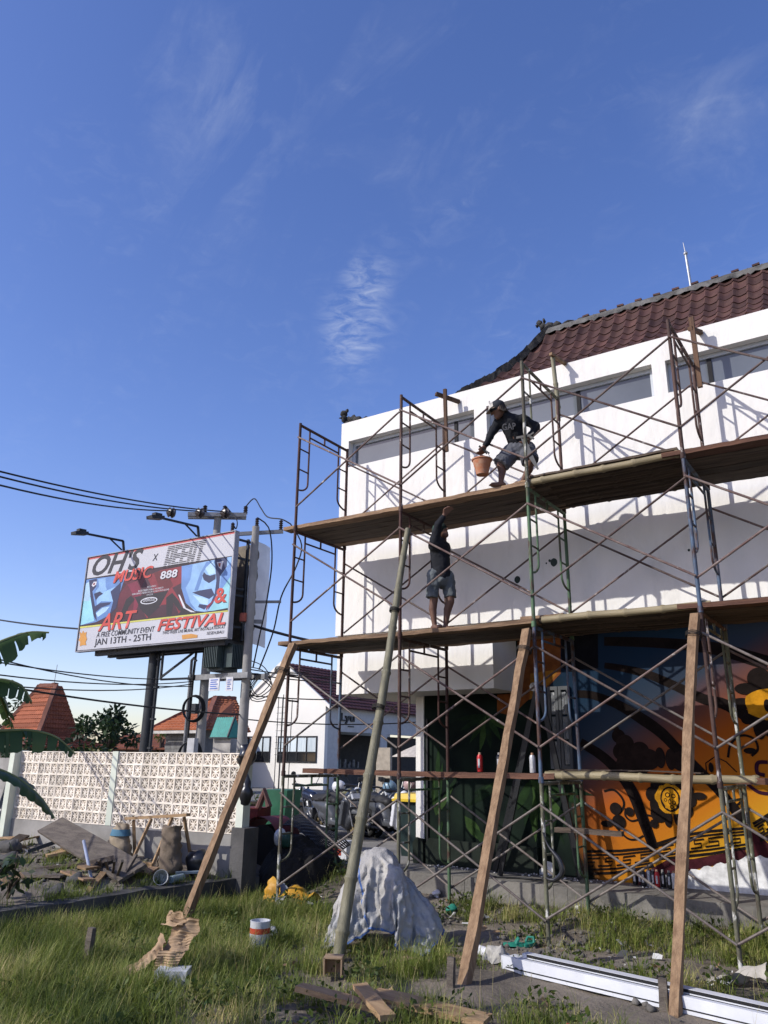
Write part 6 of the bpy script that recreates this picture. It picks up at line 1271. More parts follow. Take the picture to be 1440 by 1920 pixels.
m_spoil = mat('shade_dark_spoil', (0.022, 0.020, 0.018), (0.012, 0.011, 0.010), scale=4, rough=0.98, bump=1.0, bscale=18, rnd=0)  # near-black colour carries the shade over the heap
heap(-0.46, 1.05, 0.56, 0.72, 0.44, 0.33, m_spoil, 'spoil_heap', 'heap of earth and rock coloured near-black for shade beside the concrete corner pier', 'heap', 3.0, 0.22, power=2.2)
q = MB()
for i in range(15):
    for (a, e) in (((i / 14, 0), (i / 14, 1)), ((0, i / 14), (1, i / 14))):
        P = []
        for t in np.linspace(0, 1, 7):
            u = a[0] + (e[0] - a[0]) * t; v = a[1] + (e[1] - a[1]) * t
            P.append((-0.85 + 0.75 * u, 1.05 + 0.55 * v + 0.1 * u, 0.96 + 0.10 * v - 0.18 * u - 0.25 * u * u + 0.06 * math.sin(u * 5 + v * 3)))
        q.tube(P, 0.011, 4)
q.build('rubber_mat', m_blackp, label='black rubber ring mat draped over the shade-dark spoil heap', cat='mat')
q = MB(); q.sphere((-0.62, 0.72, 0.83), 0.1, 12, 8, (0.8, 0.8, 1.2)); o = q.build('plastic_sack', m_whitep, label='white plastic sack wedged against the spoil heap', cat='sack'); jitter(o.data, 0.03, 9)
q = MB(); q.sphere((-0.47, 0.70, 0.80), 0.1, 12, 8, (0.9, 0.8, 1)); o = q.build('plastic_sack', mat('sack_green', (0.02, 0.07, 0.05), rough=0.5), label='dark green plastic sack beside the white one', cat='sack'); jitter(o.data, 0.03, 9)
CT = thing('garden_cart', 'green steel tipping cart behind the corner pier', 'cart', (-1.9, 2.4, 0.4))
m_grn = mat('cart_green', (0.02, 0.11, 0.055), (0.015, 0.075, 0.04), rough=0.55)
q = MB(); q.prism([(-2.3, 2.2, 0.85), (-1.92, 2.3, 0.72), (-1.86, 2.3, 1.38), (-2.35, 2.2, 1.38)], (-0.10, 0.5, 0)); q.build('tray', m_grn, CT)
for x in (-2.2, -2.0):
    q = MB(); q.cyl((x, 2.05, 0.62), (x, 2.15, 0.62), 0.22, n=18); q.build('wheel', m_tyre, CT)
TC = thing('hand_tractor', 'red two-wheel hand tractor parked behind the corner pier', 'tractor', (-1.15, 1.05, 0.4))
m_red = mat('tractor_red', (0.15, 0.022, 0.022), (0.08, 0.014, 0.014), rough=0.6)
q = MB(); V = []
for i in range(13):
    a = PI * i / 12
    for y in (0.85, 1.35): V.append((-1.15 - 0.42 * math.cos(a), y, 0.62 + 0.45 * math.sin(a)))
q.add(V, [(2 * i, 2 * i + 1, 2 * i + 3, 2 * i + 2) for i in range(12)], True); q.box((-1.45, 1.1, 1.10), (0.34, 0.3, 0.16)); q.build('hood', m_red, TC, fix=False)
q = MB(); q.cyl((-1.1, 0.9, 0.66), (-1.1, 1.3, 0.66), 0.30, n=20); q.build('tyre', m_tyre, TC)
q = MB(); q.tube([(-1.35, 1.0, 1.1), (-1.2, 1.0, 1.42), (-1.1, 1.0, 1.2)], 0.05, 8); q.build('lever', mat('tractor_pink', (0.16, 0.08, 0.07), rough=0.7), TC)
# spray cans
def can(x, y, z, c, label, grp, s=1.0):
    Cn = thing('spray_can', label, 'spray can', (x, y, z), grp)
    q = MB(); q.lathe((x, y, z), [(0, 0), (0.03 * s, 0), (0.031 * s, 0.01), (0.031 * s, 0.15 * s), (0.022 * s, 0.172 * s), (0.0, 0.172 * s)], 14); q.build('body', mat('can_' + c[0], c[1], tuple(k * 0.8 for k in c[1]), rough=0.35, metal=0.2, rnd=0.05), Cn)
    q = MB(); q.lathe((x, y, z + 0.172 * s), [(0.014 * s, 0), (0.014 * s, 0.022 * s), (0, 0.024 * s)], 10); q.build('cap', mat('can_cap' + c[0], c[2], rough=0.5), Cn)
    q = MB(); q.b(x - 0.008 * s, x + 0.014 * s, y - 0.0325 * s, y - 0.030 * s, z + 0.04 * s, z + 0.13 * s); q.build('label_strip', mat('can_label', (0.5, 0.5, 0.5), rough=0.5), Cn)
RED, BLK, SIL, NVY = ('red', (0.42, 0.02, 0.02), (0.5, 0.3, 0.2)), ('black', (0.02, 0.02, 0.022), (0.3, 0.28, 0.26)), ('silver', (0.45, 0.45, 0.45), (0.35, 0.2, 0.12)), ('maroon', (0.06, 0.015, 0.02), (0.03, 0.03, 0.03))
can(2.62, 0.6, 1.767, RED, 'red spray can on the lowest plank', 'spray cans on the plank', 1.15); can(2.88, 0.6, 1.767, BLK, 'black spray can on the lowest plank', 'spray cans on the plank', 1.15); can(3.31, 0.6, 1.767, SIL, 'silver spray can on the lowest plank', 'spray cans on the plank', 1.15)
for k in range(10):
    c = (BLK, NVY, BLK, SIL, BLK, RED, BLK, BLK, SIL, BLK)[k]
    can(3.93 + 0.056 * k + (0.03 if k > 6 else 0), 2.18 + 0.03 * math.sin(k * 2.3), 0.453, c, f'{c[0]} spray can at the foot of the mural, {["first", "second", "third", "fourth", "fifth", "sixth", "seventh", "eighth", "ninth", "last"][k]} of the row from the left', 'spray cans at the foot of the mural', 1.0)
# stepladder
LD = thing('stepladder', 'tall black folding stepladder standing before the mural wall', 'ladder', (2.6, 2.0, 0.45))
m_lad = mat('ladder_black', (0.016, 0.017, 0.019), rough=0.45, metal=0.2)
top = Vector((2.93, 1.85, 2.86))
FA = [Vector((2.02, 2.16, 0.452)), Vector((2.24, 1.86, 0.452))]; FB = [Vector((3.22, 2.20, 0.452)), Vector((3.36, 1.90, 0.452))]
for F_, s_ in ((FA, -1), (FB, 1)):
    tp = [top + Vector((0.02 * s_ - 0.06, 0.10, 0)), top + Vector((0.02 * s_ + 0.02, -0.10, 0))]
    for a, e in zip(F_, tp):
        q = MB(); q.beam(a, e, 0.065, 0.035, up=(0, 1, 0)); q.build('stile', m_lad, LD)
    for k in range(1, 9):
        t = k / 8.6; q = MB(); q.cyl(F_[0].lerp(tp[0], t), F_[1].lerp(tp[1], t), 0.017, n=8); q.build('rung', m_lad, LD)
q = MB(); q.cyl(top + Vector((-0.03, -0.14, 0.0)), top + Vector((-0.03, 0.14, 0.0)), 0.06, n=14); q.build('hinge', m_chrome, LD)
# hose on the wall ledge, bag hung on a pole
q = MB(); q.tube(pathlerp([(3.66, -0.03, 1.18), (3.72, -0.04, 1.05), (3.84, -0.05, 0.92), (3.86, -0.05, 0.80), (3.76, -0.05, 0.72), (3.68, -0.05, 0.74)], 14), [0.006, 0.007, 0.008, 0.011, 0.016, 0.02, 0.025, 0.028, 0.03, 0.03, 0.028, 0.026, 0.022, 0.018, 0.01], 10); o = q.build('plastic_bag', m_blackp, label='black plastic bag hanging on the third scaffold pole', cat='bag')
for (P, R_, lb) in (([(-0.56, -0.16, 2.02), (-0.50, -0.18, 1.92), (-0.60, -0.16, 1.82)], [0.10, 0.13, 0.08], 'upper black bag tied on top of the fence end post'), ([(-0.50, -0.17, 1.78), (-0.48, -0.18, 1.6), (-0.47, -0.18, 1.42), (-0.50, -0.18, 1.30)], [0.02, 0.035, 0.10, 0.05], 'lower black bag hanging at the fence end post')):
    q = MB(); q.tube(pathlerp(P, 10), list(np.interp(np.linspace(0, 1, 11), np.linspace(0, 1, len(R_)), R_)), 12); o = q.build('plastic_bag', m_blackp, label=lb, cat='bag', group='black bags on the fence end post'); jitter(o.data, 0.03, 14)

# ================================================================== WORKERS
m_skin = mat('brown_skin', (0.15, 0.078, 0.05), (0.115, 0.058, 0.038), scale=5, rough=0.55, rnd=0)
m_shirt = mat('black_shirt', (0.012, 0.013, 0.017), (0.008, 0.009, 0.012), scale=6, rough=0.9, bump=0.3, bscale=30, rnd=0)
m_short1 = mat('worn_grey_shorts', (0.115, 0.12, 0.14), (0.06, 0.062, 0.07), scale=5, rough=0.9, bump=0.4, bscale=25, rnd=0, c3=(0.20, 0.19, 0.17), scale3=4, lo3=0.6, hi3=0.75)
m_short2 = mat('worn_denim_shorts', (0.14, 0.155, 0.155), (0.075, 0.085, 0.09), scale=5, rough=0.9, bump=0.4, bscale=25, rnd=0, c3=(0.24, 0.24, 0.22), scale3=4, lo3=0.62, hi3=0.75)
m_hair = mat('dark_hair', (0.018, 0.012, 0.009), (0.03, 0.02, 0.014), scale=20, rough=0.6, rnd=0)
def hand(q, w_, d, out, thumb, curl=0.6, L=0.075):
    """palm + four fingers + thumb; d = direction from wrist, out = direction fingers curl to, thumb = side the thumb leaves"""
    d, out, thumb = Vector(d).normalized(), Vector(out).normalized(), Vector(thumb).normalized(); w_ = Vector(w_)
    pc = w_ + d * 0.045
    for s_ in (-0.6, -0.2, 0.2, 0.6): cap(q, w_ + thumb * s_ * 0.02, pc + d * 0.03 + thumb * s_ * 0.055, 0.017, 0.015, 8)
    for k, s_ in enumerate((-0.62, -0.22, 0.2, 0.6)):
        l = L * (0.78, 0.97, 1.0, 0.9)[k]
        b0 = pc + d * 0.035 + thumb * s_ * 0.055; d1 = (d * (1 - 0.5 * curl) + out * curl).normalized(); b1 = b0 + d1 * l * 0.5; d2 = (d * (1 - curl) + out * (0.4 + curl)).normalized(); b2 = b1 + d2 * l * 0.45
        cap(q, b0, b1, 0.0095, 0.009, 8); cap(q, b1, b2, 0.009, 0.0075, 8)
    t0 = w_ + d * 0.03 + thumb * 0.03; t1 = t0 + (d + thumb * 0.9 + out * 0.4).normalized() * 0.035; cap(q, t0, t1, 0.012, 0.0105, 8); cap(q, t1, t1 + (d + out * 0.8).normalized() * 0.026, 0.0105, 0.009, 8)
def foot(q, an, d, L=0.19):
    d = Vector(d).normalized(); an = Vector(an); z = an.z - 0.055
    cap(q, an, (an.x, an.y, z + 0.032), 0.034, 0.032); hb = Vector((an.x, an.y, z + 0.028)) - d * 0.035; b = hb + d * L * 0.72; b.z = z + 0.022
    cap(q, hb, b, 0.03, 0.033); s_ = Vector((-d.y, d.x, 0))
    for k in range(5): a = b + s_ * (k - 2) * 0.015; cap(q, a, a + d * (0.045 - 0.005 * abs(k - 1)), 0.010, 0.008, 8)
def head(q, c, fwd, up, r=0.092):
    c, f, u = Vector(c), Vector(fwd).normalized(), Vector(up).normalized(); s_ = u.cross(f).normalized()
    R_ = Matrix((f, s_, u)).transposed()
    q.sphere(c + u * 0.012, r, 16, 12, (1.02, 0.82, 1.08), R_); cap(q, c + f * 0.02 - u * 0.05, c + f * 0.045 - u * 0.078, 0.056, 0.04)
    cap(q, c + f * 0.088 + u * 0.012, c + f * 0.106 - u * 0.022, 0.008, 0.015, 8)                      # nose
    cap(q, c + f * 0.078 - u * 0.052 - s_ * 0.016, c + f * 0.078 - u * 0.052 + s_ * 0.016, 0.010, 0.010, 8)  # lips
    for k in (-1, 1):
        q.sphere(c + s_ * k * 0.080 - u * 0.008, 0.024, 8, 6, (0.9, 0.4, 1.3), R_); cap(q, c + f * 0.080 + u * 0.030 + s_ * k * 0.016, c + f * 0.076 + u * 0.030 + s_ * k * 0.045, 0.010, 0.009, 8)  # ear, brow
    return f, s_, u
def eyes(c, f, s_, u, parent):
    q = MB()
    for k in (-1, 1): q.sphere(Vector(c) + f * 0.083 + u * 0.014 + s_ * k * 0.030, 0.010, 8, 6)
    q.build('eyes', mat('eye_dark', (0.03, 0.025, 0.02), rough=0.2), parent)
# --- worker on the top deck, bending, bucket in one hand, other hand on hip with a saw
P1 = thing('person', 'worker in black sweatshirt and trucker cap bending on the top deck with bucket and saw', 'person', (3.36, 0.35, 5.15))
hipc, chest, neck, hc = Vector((3.41, 0.42, 5.74)), Vector((3.38, 0.27, 6.00)), Vector((3.34, 0.17, 6.09)), Vector((3.285, 0.09, 6.145))
shR, elR, wrR = Vector((3.21, 0.21, 6.02)), Vector((3.135, 0.13, 5.82)), Vector((3.085, 0.085, 5.69)); shL, elL, wrL = Vector((3.54, 0.29, 6.03)), Vector((3.68, 0.36, 5.92)), Vector((3.60, 0.28, 5.775))
hL, kL, aL = Vector((3.33, 0.40, 5.68)), Vector((3.205, 0.27, 5.47)), Vector((3.215, 0.24, 5.225)); hR, kR, aR = Vector((3.49, 0.45, 5.68)), Vector((3.575, 0.36, 5.47)), Vector((3.43, 0.40, 5.225))
q = MB(); cap(q, hipc, chest, 0.115, 0.125, 14); cap(q, chest, neck, 0.10, 0.05, 14); cap(q, neck, hc, 0.048, 0.05); fwd1, s1_, u1 = head(q, hc, (-0.75, -0.45, -0.42), (-0.30, -0.25, 0.92))
for a, e, w_, r_ in ((shR, elR, wrR, 1), (shL, elL, wrL, 1)): cap(q, chest.lerp(a, 0.4), a, 0.07, 0.055); cap(q, a, e, 0.05, 0.038); cap(q, e, w_, 0.038, 0.026)
hand(q, wrR, (-0.35, -0.2, -0.9), (-0.6, -0.3, -0.2), (-0.3, -0.8, 0.2), 0.9); hand(q, wrL, (-0.35, -0.2, -0.9), (-0.7, -0.4, 0), (-0.5, -0.5, 0.4), 0.9)
for a, k_, n_, d in ((hL, kL, aL, (-0.85, -0.5, 0)), (hR, kR, aR, (-0.3, -0.95, 0))): cap(q, hipc.lerp(a, 0.5), a, 0.10, 0.085); cap(q, a, k_, 0.085, 0.055); cap(q, k_, k_.lerp(n_, 0.35) + Vector((0.012, 0.02, 0)), 0.053, 0.052); cap(q, k_.lerp(n_, 0.35) + Vector((0.012, 0.02, 0)), n_, 0.05, 0.031); foot(q, n_, d)
remesh(q, m_skin, 'body', P1, 0.0075, 3); eyes(hc, fwd1, s1_, u1, P1)
q = MB(); cap(q, hipc + Vector((0, 0, 0.02)), chest, 0.128, 0.136, 16); cap(q, chest, neck, 0.118, 0.068, 14)
for a, e, w_ in ((shR, elR, wrR), (shL, elL, wrL)): cap(q, chest.lerp(a, 0.4), a, 0.088, 0.068); cap(q, a, e, 0.064, 0.052); cap(q, e, w_.lerp(e, 0.12), 0.051, 0.039)
sh = remesh(q, m_shirt, 'sweatshirt', P1, 0.012, 4, 0.010, 16)
q = MB(); cap(q, hipc + Vector((0, 0, 0.02)), hipc - Vector((0, 0, 0.05)), 0.140, 0.135, 16)
for a, k_ in ((hL, kL), (hR, kR)): cap(q, hipc.lerp(a, 0.5), a, 0.125, 0.12); q.tube([a, a.lerp(k_, 1.0)], [0.118, 0.112], 16)
remesh(q, m_short1, 'shorts', P1, 0.011, 3, 0.012, 15)
me = text_mesh('GAP', 0.17, 0.085, 0.6, 0.0, 0.001)
ux = Vector((1.0, 0.28, -0.02)).normalized(); un = Vector((0.22, -0.78, -0.55)).normalized(); uy = un.cross(ux).normalized()
place_flat(me, Vector((3.315, 0.128, 5.868)) - WLOC[P1], ux, uy); me.materials.append(mat('letter_grey', (0.16, 0.16, 0.17), rough=0.7)); o = bpy.data.objects.new('shirt_lettering', me); COL.objects.link(o); o.parent = sh
q = MB(); R_ = Matrix((fwd1, s1_, u1)).transposed(); q.sphere(hc + u1 * 0.045, 0.102, 18, 12, (1.05, 0.9, 0.82), R_); capo = q.build('cap', mat('cap_dark', (0.03, 0.032, 0.038), rough=0.85), P1)
q = MB(); V = []
for i in range(9):
    a = -1.25 + 2.5 * i / 8
    for rr_ in (0.09, 0.165 if abs(a) < 1.2 else 0.12): V.append(hc + u1 * (0.045 - 0.02 * (rr_ > 0.1)) + fwd1 * math.cos(a) * rr_ + s1_ * math.sin(a) * rr_ * 0.72)
q.add(V, [(2 * i, 2 * i + 1, 2 * i + 3, 2 * i + 2) for i in range(8)], True); q.build('cap_brim', mat('brim_tan', (0.42, 0.31, 0.22), rough=0.85), capo, fix=False)
q = MB(); V = []; n1, n2 = 10, 8
for i in range(n1 + 1):
    a = -1.0 + 2.0 * i / n1
    for j in range(n2 + 1):
        th = 0.15 + 1.35 * j / n2; p = Vector((0.1075 * math.sin(th) * math.cos(a) * 1.05, 0.1075 * math.sin(th) * math.sin(a) * 0.9, 0.1075 * math.cos(th) * 0.82)); V.append(hc + u1 * 0.045 + R_ @ p)
q.add(V, [(i * (n2 + 1) + j, i * (n2 + 1) + j + 1, (i + 1) * (n2 + 1) + j + 1, (i + 1) * (n2 + 1) + j) for i in range(n1) for j in range(n2)], True); q.build('cap_front_panel', mat('cap_white', (0.55, 0.52, 0.47), rough=0.9), capo, fix=False)
me = text_mesh('B', 0.03, 0.042, 0.2); bu = (u1 * 0.9 + fwd1 * -0.35).normalized(); bf = (fwd1 * 0.9 + u1 * 0.35).normalized(); bf = (bf * 0.8 - s1_ * -0.5).normalized(); bx_ = bu.cross(bf).normalized()
place_flat(me, hc + u1 * 0.07 + bf * 0.103 - bx_ * 0.015 - WLOC[P1], bx_, bf.cross(bx_)); me.materials.append(m_shirt); o = bpy.data.objects.new('cap_lettering', me); COL.objects.link(o); o.parent = capo
q = MB()
for k in range(40):
    a = PI * 0.55 + 0.9 * PI * random.random(); st_ = hc + u1 * (0.0 + 0.03 * random.random()) + fwd1 * math.cos(a) * 0.095 + s1_ * math.sin(a) * 0.08
    q.tube([st_, st_ - Vector((0, 0, 0.04)) - fwd1 * 0.015, st_ - Vector((random.uniform(-0.02, 0.02), random.uniform(-0.02, 0.02), 0.09)) - fwd1 * 0.03], [0.013, 0.012, 0.005], 5)
q.build('hair', m_hair, P1)
BK = thing('bucket', 'faded orange bucket hanging from the capped worker\'s hand', 'bucket', (3.05, 0.06, 5.30))
m_bk = mat('faded_orange', (0.46, 0.19, 0.08), (0.38, 0.14, 0.07), scale=5, rough=0.65, c3=(0.45, 0.33, 0.22), scale3=5, lo3=0.55, hi3=0.72, rnd=0)
q = MB(); b0 = (3.05, 0.06, 5.30); q.lathe(b0, [(0, 0), (0.075, 0), (0.095, 0.10), (0.103, 0.115), (0.118, 0.185), (0.130, 0.19), (0.130, 0.205), (0.112, 0.195), (0.09, 0.10), (0.07, 0.02), (0, 0.02)], 24); q.build('shell', m_bk, BK)
q = MB(); q.tube(pathlerp([(2.925, 0.06, 5.49), (2.99, 0.06, 5.60), (3.06, 0.065, 5.645), (3.12, 0.06, 5.60), (3.175, 0.06, 5.49)], 14), 0.004, 5); q.build('handle', m_galv, BK)
q = MB(); q.tube([(3.03, 0.03, 5.68), (3.14, 0.09, 5.58)], 0.011, 8); q.tube([(3.02, 0.06, 5.70), (3.12, 0.06, 5.57)], 0.009, 8); q.build('trowel_handles', m_tyre, label='dark tool handles gripped with the bucket', cat='tool')
SW = thing('hand_saw', 'hand saw held at the hip of the capped worker', 'saw', (3.6, 0.2, 5.7))
q = MB(); q.prism([(3.53, 0.19, 5.74), (3.60, 0.19, 5.70), (3.755, 0.17, 5.275), (3.735, 0.17, 5.265), (3.60, 0.18, 5.50)], (0, 0.003, 0)); q.build('blade', mat('saw_steel', (0.10, 0.10, 0.10), (0.06, 0.06, 0.06), rough=0.75), SW)
q = MB(); q.beam((3.47, 0.20, 5.755), (3.66, 0.21, 5.75), 0.03, 0.03); q.beam((3.62, 0.21, 5.76), (3.69, 0.21, 5.70), 0.025, 0.025); q.beam((3.62, 0.21, 5.74), (3.70, 0.21, 5.78), 0.025, 0.02); q.build('grip', mat('saw_grip', (0.11, 0.105, 0.10), rough=0.7), SW)
BT = thing('water_bottle', 'clear plastic water bottle standing behind the capped worker\'s foot', 'bottle', (3.12, 0.55, 5.15))
q = MB(); q.lathe((3.12, 0.55, 5.155), [(0, 0), (0.034, 0), (0.036, 0.02), (0.034, 0.10), (0.036, 0.16), (0.03, 0.20), (0.012, 0.235), (0.012, 0.26), (0, 0.26)], 14); q.build('bottle_body', mat('clear_pet', (0.75, 0.8, 0.82), rough=0.08, trans=0.85, spec=0.5), BT)
for o_ in (P1, BK, SW): o_.location += Vector((0.07, -0.19, 0.0))
bpy.data.objects['trowel_handles'].location += Vector((0.07, -0.19, 0.0))
# --- worker on the middle deck, profile, arm raised to the deck above
P2 = thing('person', 'barefoot worker in black long-sleeved shirt on the middle deck reaching up to the deck above', 'person', (2.30, 0.22, 3.45))
o0 = Vector((2.30, 0.22, 3.45))
def L2(x, y, z): return o0 + Vector((x, y, z))
hip2, ch2, nk2, hd2 = L2(0.015, 0, 0.73), L2(0.0, 0, 1.10), L2(0.01, 0, 1.225), L2(0.03, -0.01, 1.315)
q = MB(); cap(q, hip2, ch2, 0.108, 0.112, 14); cap(q, L2(0, -0.08, 1.12), L2(0, 0.08, 1.12), 0.085, 0.085); cap(q, ch2, nk2, 0.10, 0.05); cap(q, nk2, hd2, 0.045, 0.05); f2, s2_, u2 = head(q, hd2, (0.86, -0.05, 0.35), (-0.35, 0, 0.93))
sA, eA, wA = L2(0.0, -0.145, 1.14), L2(0.09, -0.18, 1.37), L2(0.165, -0.16, 1.485); sB, eB, wB = L2(0.0, 0.145, 1.13), L2(-0.02, 0.20, 0.88), L2(0.0, 0.21, 0.68)
for a, e, w_ in ((sA, eA, wA), (sB, eB, wB)): cap(q, a, e, 0.05, 0.038); cap(q, e, w_, 0.037, 0.025)
hand(q, wA, (0.6, 0.0, 0.8), (0.9, 0.3, -0.2), (-0.5, -0.7, 0.4), 0.55); hand(q, wB, (0.1, 0, -1), (0.4, -0.5, -0.3), (0.9, -0.3, 0), 0.4)
for h_, k_, n_, d in ((L2(-0.045, -0.07, 0.70), L2(-0.05, -0.08, 0.38), L2(-0.04, -0.08, 0.07), (0.95, -0.3, 0)), (L2(0.075, 0.07, 0.70), L2(0.115, 0.06, 0.38), L2(0.045, 0.05, 0.07), (0.95, 0.1, 0))):
    cap(q, h_, k_, 0.082, 0.054); m_ = k_.lerp(n_, 0.32) - Vector((0.018, 0, 0)); cap(q, k_, m_, 0.052, 0.052); cap(q, m_, n_, 0.05, 0.030); foot(q, n_, d)
remesh(q, m_skin, 'body', P2, 0.0075, 3); eyes(hd2, f2, s2_, u2, P2)
q = MB(); cap(q, hip2 - Vector((0, 0, 0.02)), ch2, 0.125, 0.128, 16); cap(q, L2(0, -0.09, 1.11), L2(0, 0.09, 1.11), 0.108, 0.108); cap(q, ch2, nk2, 0.12, 0.065)
for a, e, w_ in ((sA, eA, wA), (sB, eB, wB)): cap(q, a, e, 0.07, 0.052); cap(q, e, e.lerp(w_, 0.75), 0.050, 0.040)
remesh(q, m_shirt, 'long_sleeved_shirt', P2, 0.012, 4, 0.008, 14)
q = MB(); cap(q, hip2, hip2 - Vector((0, 0, 0.06)), 0.118, 0.118, 16)
for h_, k_ in ((L2(-0.05, -0.08, 0.70), L2(-0.06, -0.10, 0.42)), (L2(0.075, 0.08, 0.70), L2(0.11, 0.07, 0.44))): q.tube([h_ + Vector((0, 0, 0.04)), k_], [0.085, 0.082], 16); cap(q, h_, h_ + Vector((0, 0, 0.02)), 0.09, 0.09)
remesh(q, m_short2, 'shorts', P2, 0.011, 3, 0.014, 15)
q = MB(); R2 = Matrix((f2, s2_, u2)).transposed(); q.sphere(hd2 + u2 * 0.03 - f2 * 0.012, 0.108, 16, 12, (1.02, 0.9, 1.0), R2); cap(q, hd2 - f2 * 0.06 - u2 * 0.04, hd2 - f2 * 0.09 - u2 * 0.10, 0.06, 0.03)
remesh(q, mat('head_cloth', (0.012, 0.022, 0.02), (0.05, 0.10, 0.075), scale=14, rough=0.85, rnd=0, lo=0.5, hi=0.7), 'head_cloth', P2, 0.012, 3, 0.008, 20)

# ================================================================== SITE DEBRIS
def gz(x, y): return ground_h(x, y)
def crumple(me, amp, freq, seed=0.0):
    me.update(); nr = [v.normal.copy() for v in me.vertices]
    for v, n_ in zip(me.vertices, nr):
        p = v.co * freq + Vector((seed, seed, seed)); v.co += n_ * amp * (abs(noise.noise(p)) * 2 - 0.5 + 0.5 * (abs(noise.noise(p * 2.1)) * 2 - 0.5))
    me.update()
def sheet(f, nu, nv, m, name, smooth=True, **kw):
    q = MB(); V = [f(i / nu, j / nv) for j in range(nv + 1) for i in range(nu + 1)]
    q.add(V, [(j * (nu + 1) + i, j * (nu + 1) + i + 1, (j + 1) * (nu + 1) + i + 1, (j + 1) * (nu + 1) + i) for j in range(nv) for i in range(nu)], smooth)
    return q.build(name, m, fix=False, **kw)
# tarpaulin-covered pile
m_tarp = mat('grey_tarpaulin', (0.42, 0.40, 0.37), (0.28, 0.27, 0.255), scale=2.2, rough=0.55, bump=0.5, bscale=60, c3=(0.19, 0.22, 0.25), scale3=1.0, lo3=0.52, hi3=0.7, rnd=0, spec=0.35)
TP = thing('tarpaulin_pile', 'heap covered by a crumpled grey tarpaulin with blue hem behind the bamboo prop', 'tarpaulin', (2.2, -0.9, 0.1))
me = TARP_MESH
me.transform(Matrix.Translation(Vector((2.17, -0.90, 0.10)) - WLOC[TP]) @ Matrix.Rotation(0.5, 4, 'Z') @ Matrix.Diagonal((0.93, 0.93, 1.09, 1)))
for v in me.vertices:
    gl = gz(v.co.x + 2.2, v.co.y - 0.9) - 0.1
    if v.co.z < gl + 0.006: v.co.z = gl + 0.006
crumple(me, 0.014, 7.0, 5.0); crumple(me, 0.008, 15.0, 2.0); crumple(me, 0.004, 29.0, 9.0)
me.polygons.foreach_set('use_smooth', [True] * len(me.polygons)); me.materials.clear(); me.materials.append(m_tarp)
m_hem = mat('blue_hem', (0.05, 0.11, 0.30), (0.09, 0.16, 0.36), scale=8, rough=0.5, rnd=0); me.materials.append(m_hem)
MS = 92
for p in me.polygons:
    j, i = divmod(p.index, MS)
    p.material_index = 1 if (i < 1 or j < 1 or i > MS - 2 or j > MS - 2 or i == 30) else 0
me.update()
o = bpy.data.objects.new('cover', me); COL.objects.link(o); o.parent = TP
# yellow torn sack
m_yel = mat('yellow_sack', (0.55, 0.29, 0.025), (0.40, 0.20, 0.02), scale=4, rough=0.5, bump=0.3, bscale=20, rnd=0)
YS = thing('torn_sack', 'torn yellow plastic sack on the earth below the leftmost pole', 'sack', (0.1, 0.1, 0.12))
o = sheet(lambda u, v: (-0.22 + 0.22 * u + 0.05 * v, -0.05 + 0.06 * v, 0.12 + 0.26 * v + 0.06 * math.sin(u * 5)), 10, 10, m_yel, 'upright_flap', parent=YS); crumple(o.data, 0.022, 9, 1)
o = sheet(lambda u, v: (0.06 + 0.40 * u, -0.02 + 0.30 * v + 0.05 * u, 0.20 + 0.10 * math.sin(v * PI) + 0.05 * math.sin(u * 6)), 14, 10, m_yel, 'flat_part', parent=YS); crumple(o.data, 0.028, 9, 4)
o = sheet(lambda u, v: (-0.1 + 0.25 * u, -0.06 + 0.2 * v, 0.17 + 0.16 * v + 0.03 * math.sin(u * 7)), 10, 8, mat('grey_liner', (0.28, 0.30, 0.34), rough=0.5), 'liner', parent=YS); crumple(o.data, 0.04, 9, 7)
# paint tin
PT = thing('paint_tin', 'white paint tin with red and blue label standing in the grass', 'paint tin', (1.42, -1.9, gz(1.42, -1.9)))
z0 = gz(1.42, -1.9); c_ = (1.42, -1.9, z0 - 0.03)
q = MB(); q.lathe(c_, [(0, 0), (0.095, 0), (0.098, 0.01), (0.098, 0.25), (0.101, 0.26), (0.090, 0.262), (0.088, 0.23), (0, 0.23)], 24); q.build('can', mat('tin_white', (0.55, 0.56, 0.58), (0.45, 0.46, 0.48), rough=0.4), PT)
q = MB(); q.lathe((c_[0], c_[1], c_[2] + 0.15), [(0.0995, 0), (0.0995, 0.05)], 24); q.build('red_band', mat('tin_red', (0.45, 0.06, 0.03), rough=0.4), PT, fix=False)
me = text_mesh('Cat', 0.08, 0.05, 0.5); place_flat(me, Vector((c_[0] + 0.03, c_[1] - 0.103, c_[2] + 0.06)) - WLOC[PT], (0.83, 0.55, 0), (0, 0, 1)); me.materials.append(mat('tin_blue', (0.05, 0.10, 0.4), rough=0.4)); o = bpy.data.objects.new('label_print', me); COL.objects.link(o); o.parent = PT
